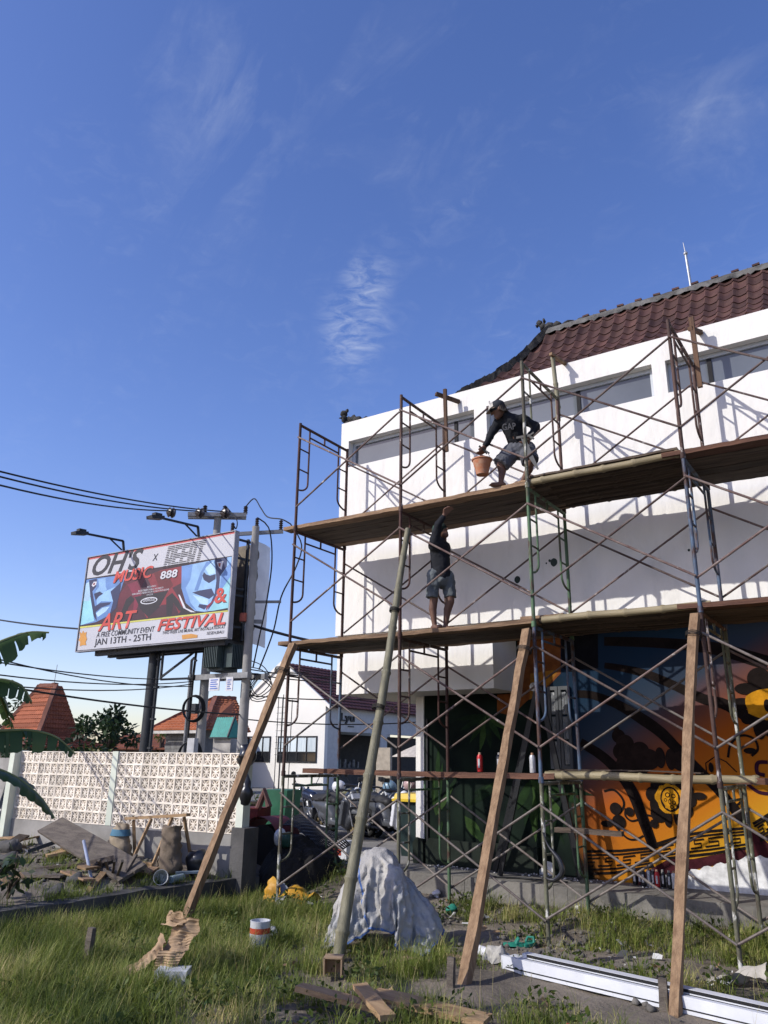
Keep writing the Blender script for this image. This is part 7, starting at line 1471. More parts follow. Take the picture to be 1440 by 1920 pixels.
# crumpled corrugated cardboard
CB = thing('cardboard', 'crumpled brown corrugated cardboard tangled in the grass below the thick timber prop', 'cardboard', (1.5, -3.25, 0.1))
m_cbd = mat('cardboard_brown', (0.36, 0.25, 0.15), (0.28, 0.19, 0.115), scale=3, rough=0.9, rnd=0.05)
def cwave(v): return 0.0035 * math.sin(v * 75)
V3 = lambda *a: Vector(a)
def cpanel(a, b_, c, d, bend, nm):
    a, b_, c, d = map(Vector, (a, b_, c, d)); nrm = (b_ - a).cross(d - a).normalized()
    o = sheet(lambda u, v: a.lerp(b_, u).lerp(d.lerp(c, u), v) + (b_ - a) * 0.10 * noise.noise(Vector((v * 5, bend * 90, u > 0.5))) + nrm * (bend * math.sin(PI * v) + cwave(v) + 0.05 * noise.noise(Vector((u * 2.2, v * 2.2, bend * 50)))), 10, 60, m_cbd, nm, parent=CB)
    crumple(o.data, 0.02, 7.0, bend * 40); return o
cpanel((1.46, -3.10, 0.55), (1.70, -3.0, 0.56), (1.72, -3.18, 0.33), (1.52, -3.28, 0.30), 0.06, 'upper_flap')
cpanel((1.52, -3.28, 0.34), (1.72, -3.18, 0.34), (1.66, -3.20, 0.12), (1.50, -3.30, 0.10), -0.05, 'lower_flap')
cpanel((1.40, -3.16, 0.44), (1.54, -3.22, 0.38), (1.34, -3.62, 0.13), (1.18, -3.5, 0.14), 0.08, 'long_flap')
cpanel((1.32, -3.02, 0.58), (1.56, -3.06, 0.60), (1.58, -3.12, 0.50), (1.36, -3.14, 0.50), 0.04, 'top_fold')
q = MB(); q.box((1.72, -3.28, 0.17), (0.26, 0.2, 0.12), Matrix.Rotation(0.6, 3, 'Z')); o = q.build('white_carton', mat('white_card', (0.50, 0.51, 0.53), rough=0.8), CB)
# small timber bits
def stick(name, p0, p1, w_, h_, m, label, cat, group=None, up=(0, 0, 1)):
    q = MB(); q.beam(p0, p1, w_, h_, up=up, jag=0.004, seg=4); return q.build(name, m, label=label, cat=cat, group=group)
m_woodx = mat('sawn_board', (0.36, 0.24, 0.13), (0.25, 0.155, 0.08), scale=4, rough=0.85, bump=0.4, bscale=18, stretch=(1, 4, 4), rnd=0.15)
m_oldw = mat('old_grey_board', (0.15, 0.125, 0.10), (0.085, 0.07, 0.058), scale=4, rough=0.95, bump=0.6, bscale=18, stretch=(1, 4, 4), rnd=0.15)
stick('stake', (0.66, -3.33, 0.0), (0.68, -3.32, 0.42), 0.07, 0.045, m_oldw, 'short weathered wooden stake standing in the grass', 'stake', up=(0, 1, 0))
CBX = thing('wooden_block', 'small open carton at the foot of the bamboo prop', 'carton', (2.62, -2.28, 0.1)); q = MB()
Rz = Matrix.Rotation(0.5, 3, 'Z')
for c, s_ in (((0, 0, 0.09), (0.16, 0.14, 0.012)), ((-0.075, 0, 0.02), (0.012, 0.14, 0.14)), ((0.075, 0, 0.02), (0.012, 0.14, 0.14)), ((0, 0.066, 0.02), (0.138, 0.008, 0.13))): q.box(Vector((2.62, -2.28, 0.17)) + Rz @ Vector(c), s_, Rz)
q.build('shell', m_cbd, CBX); CBX.name = 'carton'
for i, (p0, p1, w_, h_, lb) in enumerate((((3.0, -3.22, 0.27), (3.75, -3.10, 0.20), 0.12, 0.035, 'pale plank lying in the foreground grass, left one'), ((3.40, -3.0, 0.29), (3.86, -3.32, 0.23), 0.11, 0.035, 'pale plank crossing the other foreground planks'), ((3.48, -2.94, 0.24), (4.35, -2.80, 0.18), 0.22, 0.035, 'wide brown plank at the bottom edge of the view'))):
    stick('loose_plank', p0, p1, w_, h_, m_woodx, lb, 'plank', 'loose planks in the foreground')
for i, (x, y, lb) in enumerate(((3.60, -1.98, 'peg beside the split timber prop'), (5.22, -1.60, 'peg beside the wavy timber prop'))):
    stick('peg', (x, y, 0.0), (x + 0.01, y + 0.01, 0.33), 0.06, 0.04, m_oldw, 'short wooden ' + lb, 'peg', 'pegs at the prop feet', up=(0, 1, 0))
stick('pad_board', (3.58, 0.0, 0.075), (3.86, -0.05, 0.075), 0.16, 0.04, m_plank, 'small board under the foot of the third scaffold pole', 'board')
# bundle of white aluminium profiles
m_alu = mat('white_profile', (0.66, 0.67, 0.69), (0.58, 0.59, 0.61), rough=0.35, rnd=0.04, spec=0.5); m_slot = mat('profile_gasket', (0.01, 0.01, 0.011), rough=0.6)
adir = Vector((2.62, -0.55, 0.0)).normalized(); aperp = Vector((-adir.y, adir.x, 0))
for k, (off, z, w_, h_, L, s0, lb) in enumerate(((0.0, 0.175, 0.045, 0.115, 3.0, 0.0, 'front'), (0.08, 0.18, 0.06, 0.085, 2.9, 0.12, 'second'), (0.17, 0.175, 0.08, 0.065, 3.1, -0.02, 'third'), (0.09, 0.25, 0.085, 0.035, 2.95, 0.18, 'uppermost'))):
    PF = thing('aluminium_profile', f'long white aluminium window profile on the ground, {lb} of the bundle', 'profile', (4.0, -1.3, 0.12), 'white profiles lying on the lot')
    a = Vector((3.72, -1.22, z)) + aperp * off + adir * s0; e = a + adir * L
    q = MB(); q.beam(a, e, w_, h_); q.build('rail', m_alu, PF)
    q = MB(); q.beam(a - aperp * (w_ / 2 + 0.002) + Vector((0, 0, h_ * 0.12 - (0.04 if k == 0 else 0))) + adir * 0.05, e - aperp * (w_ / 2 + 0.002) + Vector((0, 0, h_ * 0.12 - (0.04 if k == 0 else 0))), 0.004, 0.022 if k else 0.008); q.build('gasket', m_slot, PF)
q = MB(); q.tube([(3.22, -0.83, 0.16), (3.68, -1.05, 0.17)], 0.045, 12); o = q.build('plastic_roll', m_whitep, label='rolled white plastic sheet beside the profiles', cat='roll'); jitter(o.data, 0.012, 9)
o = sheet(lambda u, v: (3.50 + 0.30 * u, -1.02 - 0.16 * v, 0.15 + 0.13 * math.sin(PI * v) * (0.5 + 0.5 * math.sin(u * 5)) + 0.02 * math.sin(u * 14)), 12, 10, mat('dirty_film', (0.38, 0.36, 0.32), rough=0.5), 'plastic_film', label='crumpled dirty plastic film at the end of the profiles', cat='plastic'); crumple(o.data, 0.03, 11)
o = sheet(lambda u, v: (2.85 + 0.55 * u, -1.62 + 0.30 * v + 0.25 * u, gz(3.1, -1.45) + 0.03 + 0.03 * math.sin(u * 6 + v * 4)), 14, 8, m_cbd, 'cardboard_sheet', label='flat grey-brown cardboard sheet beside the tarpaulin', cat='cardboard'); crumple(o.data, 0.015, 8)
o = sheet(lambda u, v: (5.35 + 0.42 * u, -0.78 + 0.20 * v + 0.25 * u, 0.14 + 0.10 * u + 0.05 * math.sin(v * 5 + u * 4)), 12, 8, mat('pale_cloth', (0.46, 0.42, 0.35), rough=0.9), 'cloth_scrap', label='pale cloth scrap on the ground near the rightmost scaffold feet', cat='cloth'); crumple(o.data, 0.03, 9)
SD = thing('sandal_pair', 'pair of green rubber sandals on the earth', 'sandals', (3.45, -0.2, 0.1)); m_sand = mat('sandal_green', (0.02, 0.22, 0.15), (0.015, 0.16, 0.11), rough=0.6)
for k, (x, y, a) in enumerate(((3.40, -0.24, 0.5), (3.52, -0.16, 1.6))):
    q = MB(); Rz = Matrix.Rotation(a, 3, 'Z'); P = []
    for t in np.linspace(0, 2 * PI, 18, endpoint=False): P.append(Vector((x, y, gz(x, y) + 0.02)) + Rz @ Vector((0.125 * math.cos(t), (0.045 + 0.008 * math.cos(t)) * math.sin(t), 0)))
    q.prism(P, (0, 0, 0.028)); q.tube([Vector((x, y, gz(x, y) + 0.045)) + Rz @ Vector(p) for p in ((0.0, -0.045, 0), (0.03, -0.03, 0.045), (0.03, 0.03, 0.045), (0.0, 0.045, 0))], 0.014, 8); q.build('sandal', m_sand, SD)
def scrap(x, y, s_, m, label, z=None):
    z = gz(x, y) if z is None else z
    q = MB(); q.sphere((x, y, z + s_ * 0.45), s_, 12, 8, (1, 0.8, 0.7)); o = q.build('plastic_scrap', m, label=label, cat='plastic', group='plastic scraps on the lot'); jitter(o.data, s_ * 0.7, 1.2 / s_); return o
scrap(2.02, 0.92, 0.075, m_sand, 'teal plastic scrap at the foot of the second back pole'); scrap(1.52, 1.42, 0.06, m_whitep, 'white plastic scrap near the plinth by the waste bin')
scrap(1.25, -1.55, 0.09, m_whitep, 'crushed white wrapper behind the paint tin'); scrap(1.05, -1.35, 0.07, mat('clear_grey', (0.45, 0.46, 0.47), rough=0.2), 'crushed clear bottle behind the paint tin')
scrap(4.75, -2.35, 0.022, mat('red_string', (0.45, 0.05, 0.06), rough=0.7), 'tangle of red plastic string near the bottom edge')
PC = thing('paint_carton', 'white carton with red stripe on the paving behind the tarpaulin', 'carton', (-0.7, 2.38, 0.4)); q = MB(); q.b(-0.85, -0.60, 2.3, 2.5, 0.402, 0.66); q.build('box', m_whitep, PC); q = MB(); q.b(-0.852, -0.70, 2.296, 2.2985, 0.45, 0.60); q.build('stripe', MATS['tin_red'], PC)
q = MB(); q.b(-0.28, 0.30, 1.42, 1.72, 0.1, 0.47); q.build('kerb_block', m_conc, label='broken concrete kerb block at the driveway edge', cat='kerb')
# ---------------- rubble side, left of the retaining wall
m_sack = mat('woven_sack', (0.36, 0.29, 0.20), (0.25, 0.20, 0.14), scale=3, rough=0.85, bump=0.4, bscale=40, rnd=0.1, c3=(0.42, 0.28, 0.22), scale3=2.5, lo3=0.6, hi3=0.75); m_sackb = mat('sack_blue_band', (0.07, 0.17, 0.24), rough=0.8)
def sack(x, y, z, w_, h_, m, label, band=False, seed=1.0, top=0.45):
    S_ = thing('cement_sack', label, 'sack', (x, y, z), 'sacks against the fence')
    q = MB(); pr_ = []
    for i in range(13):
        t = i / 12; r_ = w_ * (0.5 - (0.5 - top * 0.5) * t ** 1.4) * (1.06 if 0.05 < t < 0.3 else 1.0); pr_.append((r_, t * h_))
    q.lathe((x, y, z), [(0, 0)] + pr_ + [(0, h_)], 28); o = q.build('sack_body', m, S_); 
    for v in o.data.vertices: v.co.y *= 0.72
    crumple(o.data, 0.035, 8, seed)
    if band:
        q = MB(); q.lathe((x, y, z), [(r_ * 1.06 + 0.012, h__) for r_, h__ in pr_[8:11]], 28); o = q.build('printed_band', m_sackb, S_, fix=False)
        for v in o.data.vertices: v.co.y *= 0.74
sack(-2.42, -0.60, 0.50, 0.44, 0.50, m_sack, 'cream cement sack with blue band leaning on the fence', True, 1.0, 0.42); sack(-1.30, -0.68, 0.45, 0.36, 0.56, mat('mud_sack', (0.17, 0.13, 0.095), (0.11, 0.085, 0.06), scale=3, rough=0.9, bump=0.4, bscale=30), 'muddy brown cement sack right of the wooden trestle', False, 5.0, 0.8)
TRS = thing('wooden_trestle', 'rough wooden trestle between the two cement sacks', 'trestle', (-1.8, -0.6, 0.5))
for p0, p1, w_ in (((-2.34, -0.6, 1.055), (-1.08, -0.62, 1.165), 0.05),): q = MB(); q.beam(p0, p1, 0.07, 0.035, jag=0.004, seg=4); q.build('top_rail', m_woodx, TRS)
for p0, p1 in (((-1.79, -0.62, 1.08), (-1.86, -0.85, 0.5)), ((-1.38, -0.62, 1.12), (-1.44, -0.85, 0.5)), ((-2.2, -0.58, 1.04), (-2.3, -0.4, 0.5)), ((-1.2, -0.58, 1.13), (-1.15, -0.4, 0.5))): q = MB(); q.beam(p0, p1, 0.035, 0.035); q.build('leg', m_woodx, TRS)
q = MB(); q.beam((-1.86, -0.84, 0.56), (-1.42, -0.84, 0.55), 0.05, 0.04); q.build('stretcher', m_woodx, TRS)
q = MB(); q.box((-1.95, -0.30, 0.70), (0.55, 0.05, 0.42), Matrix.Rotation(0.15, 3, 'X')); q.build('leaning_slab', m_fbase, label='grey cement slab leaning on the fence base behind the trestle', cat='slab')
stick('old_board', (-3.7, -0.85, 0.92), (-1.15, -1.38, 0.52), 0.38, 0.035, m_oldw, 'long weathered board lying slanted on the rubble', 'board', up=(0.1, -0.5, 0.9))
q = MB(); q.tube([(-1.95, -1.55, 0.86), (-1.60, -1.62, 0.42)], 0.02, 10); q.build('paint_pole', mat('pole_white_blue', (0.40, 0.45, 0.58), rough=0.35), label='pale blue painting pole leaning over the old board', cat='pole')
q = MB(); q.beam((-3.4, -1.35, 0.62), (-3.05, -0.85, 0.82), 0.05, 0.05); q.beam((-3.05, -0.85, 0.82), (-2.75, -1.10, 0.55), 0.05, 0.05); q.build('steel_angle', m_steel, label='bent black steel angle poking out of the rubble', cat='scrap metal')
for k, (x, y, z, a, L, w_) in enumerate(((-2.3, -1.75, 0.47, 0.45, 0.85, 0.3), (-2.15, -1.95, 0.50, 0.3, 0.75, 0.28), (-2.45, -1.55, 0.52, 0.75, 0.6, 0.22), (-2.9, -1.1, 0.62, 1.1, 0.5, 0.2))):
    stick('broken_board', (x - L / 2 * math.cos(a), y - L / 2 * math.sin(a), z - 0.03), (x + L / 2 * math.cos(a), y + L / 2 * math.sin(a), z + 0.03 * (k - 1)), w_, 0.03, (m_oldw, m_oldw, m_plank2, m_woodx)[k], f'broken board in the rubble, {["lowest", "second", "third", "smallest pale one"][k]} of the pile', 'board', 'broken boards in the rubble')
stick('batten', (-1.28, -1.25, 0.72), (-1.22, -1.55, 0.36), 0.04, 0.03, m_oldw, 'grey batten sticking up at the retaining wall', 'batten')
for k in range(5):
    a = 0.3 + 0.5 * k; stick('branch', (-1.95 + 0.15 * k, -1.25 - 0.05 * k, 0.5), (-1.6 + 0.16 * k - 0.3 * math.cos(a), -1.4 - 0.12 * k, 0.62 + 0.03 * k), 0.03, 0.03, m_oldw, f'thin dead branch on the rubble, {["leftmost", "second", "middle", "fourth", "rightmost"][k]} of five', 'branch', 'dead branches')
q = MB(); q.lathe((-1.02, -1.06, 0.44), [(0, 0), (0.06, 0), (0.085, 0.16), (0.09, 0.16), (0.065, 0.01)], 18, (0.75, -0.6, 0.25)); q.build('plastic_cup', mat('translucent_white', (0.55, 0.56, 0.56), rough=0.4), label='white plastic tub lying on the retaining wall', cat='tub')
q = MB(); q.tube([(-0.88, -1.0, 0.44), (-0.92, -0.78, 0.44)], 0.045, 12); q.build('pipe_offcut', mat('pvc_blue_grey', (0.25, 0.33, 0.36), rough=0.5), label='blue-grey pipe off-cut on the retaining wall', cat='pipe')
stick('painted_lath', (-1.12, -0.72, 0.47), (-0.86, -0.42, 0.47), 0.09, 0.03, mat('lath_blue', (0.17, 0.22, 0.27), rough=0.7), 'grey-blue painted lath on the retaining wall', 'lath')
q = MB(); q.sphere((-1.05, -0.42, 0.58), 0.15, 14, 10, (1, 0.8, 1.1)); o = q.build('refuse_bag', m_blackp, label='black refuse bag at the fence base right of the muddy sack', cat='bag'); jitter(o.data, 0.06, 7)
BH_ = heap(-5.95, -0.15, 0.55, 0.4, 0.85, 0.35, m_blackp, 'black_sheeting', 'black plastic sheeting heaped left of the fence end post', 'sheeting', 8.0, 0.5)
# cables dangling on the plinth
q = MB(); q.tube(pathlerp([(2.0, 1.75, 0.46), (2.3, 1.65, 0.46), (2.6, 1.75, 0.46), (2.9, 1.68, 0.47), (3.2, 1.8, 0.46)], 24), 0.012, 6); q.build('power_lead', m_cab, label='black power lead lying along the plinth', cat='cable')

# rubble and litter (uncountable)
def chips(n, region, smin, smax, m, name, label, cat, zoff=0.0):
    V = []; F = []
    ico = np.array([(0, 0, 1), (0.9, 0, 0.1), (0, 0.9, 0), (-0.9, 0, 0.1), (0, -0.9, 0), (0, 0, -0.8)]); tri = np.array([(0, 1, 2), (0, 2, 3), (0, 3, 4), (0, 4, 1), (5, 2, 1), (5, 3, 2), (5, 4, 3), (5, 1, 4)])
    for k in range(n):
        x, y = region()
        s_ = smin + (smax - smin) * random.random() ** 3
        R_ = np.array(Matrix.Rotation(random.random() * 6, 3, 'Z') @ Matrix.Rotation(random.random() * 1.5, 3, 'X'))
        P = (ico * s_ * rng.uniform(0.6, 1.25, (6, 3))) @ R_.T; P[:, 2] *= 0.7
        F.append(tri + len(V) * 6); V.append(P + np.array((x, y, gz(x, y) + s_ * 0.25 + zoff)))
    return link(arr_mesh(name, np.concatenate(V), np.concatenate(F), m), name, label=label, cat=cat, kind='stuff')
m_stone = mat('rubble_stone', (0.16, 0.145, 0.125), (0.09, 0.082, 0.072), scale=9, rough=0.95, bump=0.4, bscale=30, rnd=0)
def reg_lot():
    while True:
        x, y = random.uniform(-0.6, 7), random.uniform(-3.2, 1.45)
        if noise.noise(Vector((x * 0.9, y * 0.9, 9))) + 0.25 * y + 0.05 > random.uniform(-0.2, 0.5): return x, y
chips(2600, reg_lot, 0.008, 0.06, m_stone, 'gravel', 'grey rubble stones and clods strewn over the bare earth', 'gravel')
def reg_left(): return random.uniform(-5.4, -1.0), random.uniform(-2.2, -0.35)
chips(900, reg_left, 0.01, 0.06, m_stone, 'rubble', 'small rubble below the breeze-block fence', 'rubble')
chips(150, reg_lot, 0.008, 0.03, mat('white_chips', (0.6, 0.58, 0.54), rough=0.9, rnd=0), 'plaster_chips', 'white plaster chips scattered on the lot', 'litter')
def reg_foot(): return random.uniform(0.9, 4.3), random.uniform(2.05, 2.28)
o = chips(160, reg_foot, 0.008, 0.03, MATS['white_chips'], 'plaster_crumbs', 'white plaster crumbs along the mural foot', 'litter', 0.0)
o.location.z += 0.115

def scraps(n, region, smin, smax, m, name, label):
    V = []; F = []
    for k in range(n):
        x, y = region(); s_ = smin + (smax - smin) * random.random() ** 2; z = gz(x, y) + 0.02 + 0.05 * random.random()
        R_ = Matrix.Rotation(random.random() * 6.3, 3, 'Z') @ Matrix.Rotation(random.gauss(0, 0.45), 3, 'X') @ Matrix.Rotation(random.gauss(0, 0.45), 3, 'Y'); w_ = s_ * random.uniform(0.3, 0.9)
        for i, (u, v) in enumerate(((-1, -1), (0, -0.8), (1, -1), (-0.9, 1), (0.1, 0.9), (1, 0.8))):
            V.append(Vector((x, y, z)) + R_ @ Vector((u * s_ + random.uniform(-0.15, 0.15) * s_, v * w_, random.uniform(-0.35, 0.35) * s_)))
        b = 6 * k; F += [(b, b + 1, b + 4, b + 3), (b + 1, b + 2, b + 5, b + 4)]
    return link(arr_mesh(name, np.array([tuple(v) for v in V]), np.array(F), m), name, label=label, cat='litter', kind='stuff')
def reg_all():
    while True:
        x, y = random.uniform(-0.7, 6.8), random.uniform(-4.4, 1.4)
        if x > wall_x(y) + 0.1: return x, y
def reg_scaf(): return random.uniform(0.0, 6.5), random.uniform(-1.0, 1.4)
scraps(70, reg_scaf, 0.012, 0.05, MATS['white_chips'], 'paper_scraps', 'torn white paper and plaster scraps under the scaffold')
scraps(90, reg_all, 0.015, 0.07, m_woodx, 'wood_scraps', 'brown wood splinters and cardboard scraps in the grass')
scraps(60, reg_left, 0.02, 0.08, m_oldw, 'board_splinters', 'splinters of old board over the rubble')
scraps(30, reg_left, 0.015, 0.05, MATS['white_chips'], 'rubble_litter', 'pale litter over the rubble')

# denser broken boards and lumps over the rubble, each a thing of its own
random.seed(91)
kinds = ('dark', 'grey', 'pale', 'brown'); where = ('near the fence end post', 'below the leaning board', 'beside the cream sack', 'in front of the trestle', 'near the retaining wall', 'at the left edge of the rubble')
spots = ((-4.9, -0.7), (-3.0, -1.0), (-2.6, -0.95), (-1.8, -1.15), (-1.35, -1.6), (-2.9, -2.2))
for wi, (wx, wy) in enumerate(spots):
    for ki, kd in enumerate(kinds):
        x, y = wx + random.gauss(0, 0.28), wy + random.gauss(0, 0.18); a = random.uniform(0, PI); L = random.uniform(0.3, 0.75); z = gz(x, y) + random.uniform(0.03, 0.12)
        if x > wall_x(y) - 0.15: x = wall_x(y) - 0.35
        d_ = Vector((math.cos(a), math.sin(a), random.uniform(-0.25, 0.25))) * L / 2; c = Vector((x, y, z))
        stick('rubble_board', c - d_, c + d_, random.uniform(0.06, 0.2), 0.025, (m_plank2, m_oldw, m_woodx, m_plank)[ki], f'{kd} broken board in the rubble {where[wi]}', 'board', 'broken boards in the rubble', up=(random.uniform(-0.4, 0.4), random.uniform(-0.4, 0.4), 1))
for k, (x, y, s_) in enumerate(((-3.4, -1.6, 0.13), (-1.55, -1.9, 0.11), (-2.0, -0.85, 0.10), (-4.2, -1.1, 0.15), (-1.2, -2.4, 0.12))):
    q = MB(); q.sphere((x, y, gz(x, y) + s_ * 0.4), s_, 10, 7, (1.2, 1, 0.7)); o = q.build('concrete_lump', m_cdark, label=f'dark concrete lump in the rubble, {["left of the leaning board", "near the wall bend", "under the trestle", "below the fence post", "nearest the camera"][k]}', cat='lump', group='concrete lumps in the rubble'); jitter(o.data, s_ * 0.6, 9.0)

# ================================================================== VEGETATION
def foliage_mat(name, c1, c2, c3, transl=0.35, rough=0.55):
    m = bpy.data.materials.new(name); m.use_nodes = True
    n, l = m.node_tree.nodes, m.node_tree.links; b = n['Principled BSDF']; b.inputs['Roughness'].default_value = rough; b.inputs['Specular IOR Level'].default_value = 0.3
    at = n.new('ShaderNodeAttribute'); at.attribute_name = 'tone'
    rp = n.new('ShaderNodeValToRGB'); e = rp.color_ramp.elements; e[0].position = 0.0; e[0].color = c1 + (1,); e[1].position = 1.0; e[1].color = c3 + (1,); k = e.new(0.55); k.color = c2 + (1,)
    l.new(at.outputs['Fac'], rp.inputs[0]); l.new(rp.outputs[0], b.inputs['Base Color'])
    tr = n.new('ShaderNodeBsdfTranslucent'); l.new(rp.outputs[0], tr.inputs['Color']); mx = n.new('ShaderNodeMixShader'); mx.inputs[0].default_value = transl
    l.new(b.outputs[0], mx.inputs[1]); l.new(tr.outputs[0], mx.inputs[2]); l.new(mx.outputs[0], n['Material Output'].inputs['Surface'])
    return m
def set_tone(me, tones): 
    a = me.attributes.new('tone', 'FLOAT', 'FACE'); a.data.foreach_set('value', np.asarray(tones, np.float32))
def blades(roots, heights, widths, lean_dir, lean, m, name, label, cat, tones, droop=None):
    n = len(roots); roots = np.asarray(roots); S = 4
    h = np.asarray(heights)[:, None]; ld = np.asarray(lean_dir); L = np.asarray(lean)[:, None]
    ts = np.array([0, 0.35, 0.7, 1.0]); V = np.zeros((n, 7, 3)); wv = np.asarray(widths)[:, None]
    side = np.stack([-ld[:, 1], ld[:, 0], np.zeros(n)], 1); ldir = np.concatenate([ld, np.zeros((n, 1))], 1)
    for i, t in enumerate(ts):
        c = roots + ldir * (L * h * t ** 1.8) + np.array([0, 0, 1]) * (h * (t - 0.42 * np.minimum(L, 1.3) * t ** 2.4))
        w_ = wv * (1 - t) ** 0.7
        if i < 3: V[:, 2 * i] = c - side * w_; V[:, 2 * i + 1] = c + side * w_
        else: V[:, 6] = c
    base = (np.arange(n) * 7)[:, None]
    # quads as two triangles each -> 5 triangles per blade
    T = np.concatenate([base + np.array([a]) for a in ((0, 1, 3), (0, 3, 2), (2, 3, 5), (2, 5, 4), (4, 5, 6))], 1).reshape(-1, 3)
    me = arr_mesh(name, V.reshape(-1, 3), T, m); set_tone(me, np.repeat(tones, 5))
    return link(me, name, label=label, cat=cat, kind='stuff')
m_grass = foliage_mat('grass_blades', (0.055, 0.085, 0.014), (0.25, 0.30, 0.058), (0.60, 0.48, 0.23), 0.42)
def lot_density(x, y):
    d = 0.55 + 0.9 * noise.noise(Vector((x * 0.55, y * 0.55, 20))) + 0.55 * noise.noise(Vector((x * 1.7, y * 1.7, 3)))
    k = max(0.0, min(1.0, (1.9 - x + 0.55 * (-1.2 - y)) / 1.6))                           # lush on the left / front
    d = d * (0.7 + 0.75 * k) + 0.30 * k - 0.05
    if y > 0.0 and x < 1.9: d -= 0.75                                                       # bare earth by the driveway
    if 1.5 < x < 2.9 and -1.3 < y < -0.4: d = 0
    path = abs((y + 0.55) - 0.10 * (x - 3.0)); 
    if x > 2.4 and path < 0.45: d -= 0.75 * (1 - path / 0.45) + 0.1
    if x > 3.3 and -2.3 < y < -1.35: d -= 0.35
    if y > 0.75 and x > 2.0: d += 0.35
    if x > 2.4 and y > -2.3: d -= 0.14 + 0.35 * noise.noise(Vector((x * 1.2, y * 1.2, 71)))
    for fx, fy, fr in ((-0.06, -1.62, 0.30), (2.29, -1.85, 0.28), (3.65, -1.95, 0.3), (5.3, -1.8, 0.3), (1.5, -3.3, 0.34), (1.42, -2.0, 0.22), (3.5, -3.1, 0.3), (0.1, 0.1, 0.5), (2.65, -2.4, 0.2)):
        r2 = math.hypot(x - fx, y - fy)
        if r2 < fr: d -= 1.2 * (1 - r2 / fr)
    return d
R0, HH, WW, LD_, LL, TT = [], [], [], [], [], []
random.seed(21)
def add_blade(x, y, h, tone, z=None):
    a = random.uniform(0, 2 * PI); R0.append((x, y, (gz(x, y) if z is None else z) - 0.01)); HH.append(h); WW.append(random.uniform(0.0022, 0.0048)); LD_.append((math.cos(a), math.sin(a))); LL.append(random.uniform(0.15, 1.15)); TT.append(tone)
tries = 0
while len(R0) < 66000 and tries < 300000:
    tries += 1
    x, y = random.uniform(-0.95, 7.2), -5.6 + 7.0 * random.random() ** 1.05
    if x < wall_x(y) + 0.09: continue
    # outside the camera's wedge: skip
    if -(x - 7.145) * 0.555 + (y + 8.369) * 0.832 < 5.2: continue
    d = lot_density(x, y)
    if random.random() > d: continue
    hh = random.uniform(0.07, 0.20) * (0.75 + 0.6 * max(0, min(1, d))) * (1.15 if x < 1.8 else 0.85)
    hh *= 1 + 0.75 * noise.noise(Vector((x * 1.1, y * 1.1, 40)))
    dry = 0.38 + 0.6 * noise.noise(Vector((x * 1.3, y * 1.3, 60))) + random.gauss(0, 0.2) + (0.10 if x > 2.5 else 0)
    add_blade(x, y, hh, min(1, max(0, dry)))
# tussocks of taller grass
for k in range(330):
    x, y = random.uniform(-0.85, 6.8), random.uniform(-4.6, 1.3)
    if x < wall_x(y) + 0.12 or lot_density(x, y) < 0.08 or (1.5 < x < 2.9 and -1.3 < y < -0.4): continue
    t0 = random.uniform(0.1, 0.75)
    for j in range(random.randint(25, 95)):
        add_blade(x + random.gauss(0, 0.05), y + random.gauss(0, 0.05), random.uniform(0.14, 0.34), min(1, max(0, t0 + random.gauss(0, 0.13))))
blades(R0, HH, WW, LD_, LL, m_grass, 'grass', 'long green grass growing over the lot', 'grass', TT)
R0, HH, WW, LD_, LL, TT = [], [], [], [], [], []
for k in range(170):
    x, y = random.uniform(-5.6, -0.98), random.uniform(-3.6, -0.35)
    if x > wall_x(y) - 0.1: continue
    if noise.noise(Vector((x * 0.9, y * 0.9, 5))) < -0.05 + 0.2 * (y > -1.0): continue
    t0 = random.uniform(0.15, 0.6)
    for j in range(45): add_blade(x + random.gauss(0, 0.07), y + random.gauss(0, 0.07), random.uniform(0.08, 0.26), min(1, max(0, t0 + random.gauss(0, 0.13))))
for k in range(90):   # fringe hanging over the wall
    y = random.uniform(-3.6, 0.1); x = wall_x(y) + random.uniform(-0.16, 0.14); t0 = random.uniform(0.1, 0.4)
    for j in range(25): add_blade(x + random.gauss(0, 0.04), y + random.gauss(0, 0.05), random.uniform(0.08, 0.24), min(1, max(0, t0 + random.gauss(0, 0.1))), 0.36 if x < wall_x(y) else 0.12)
blades(R0, HH, WW, LD_, LL, m_grass, 'rubble_grass', 'grass and weeds growing through the rubble by the fence', 'grass', TT)

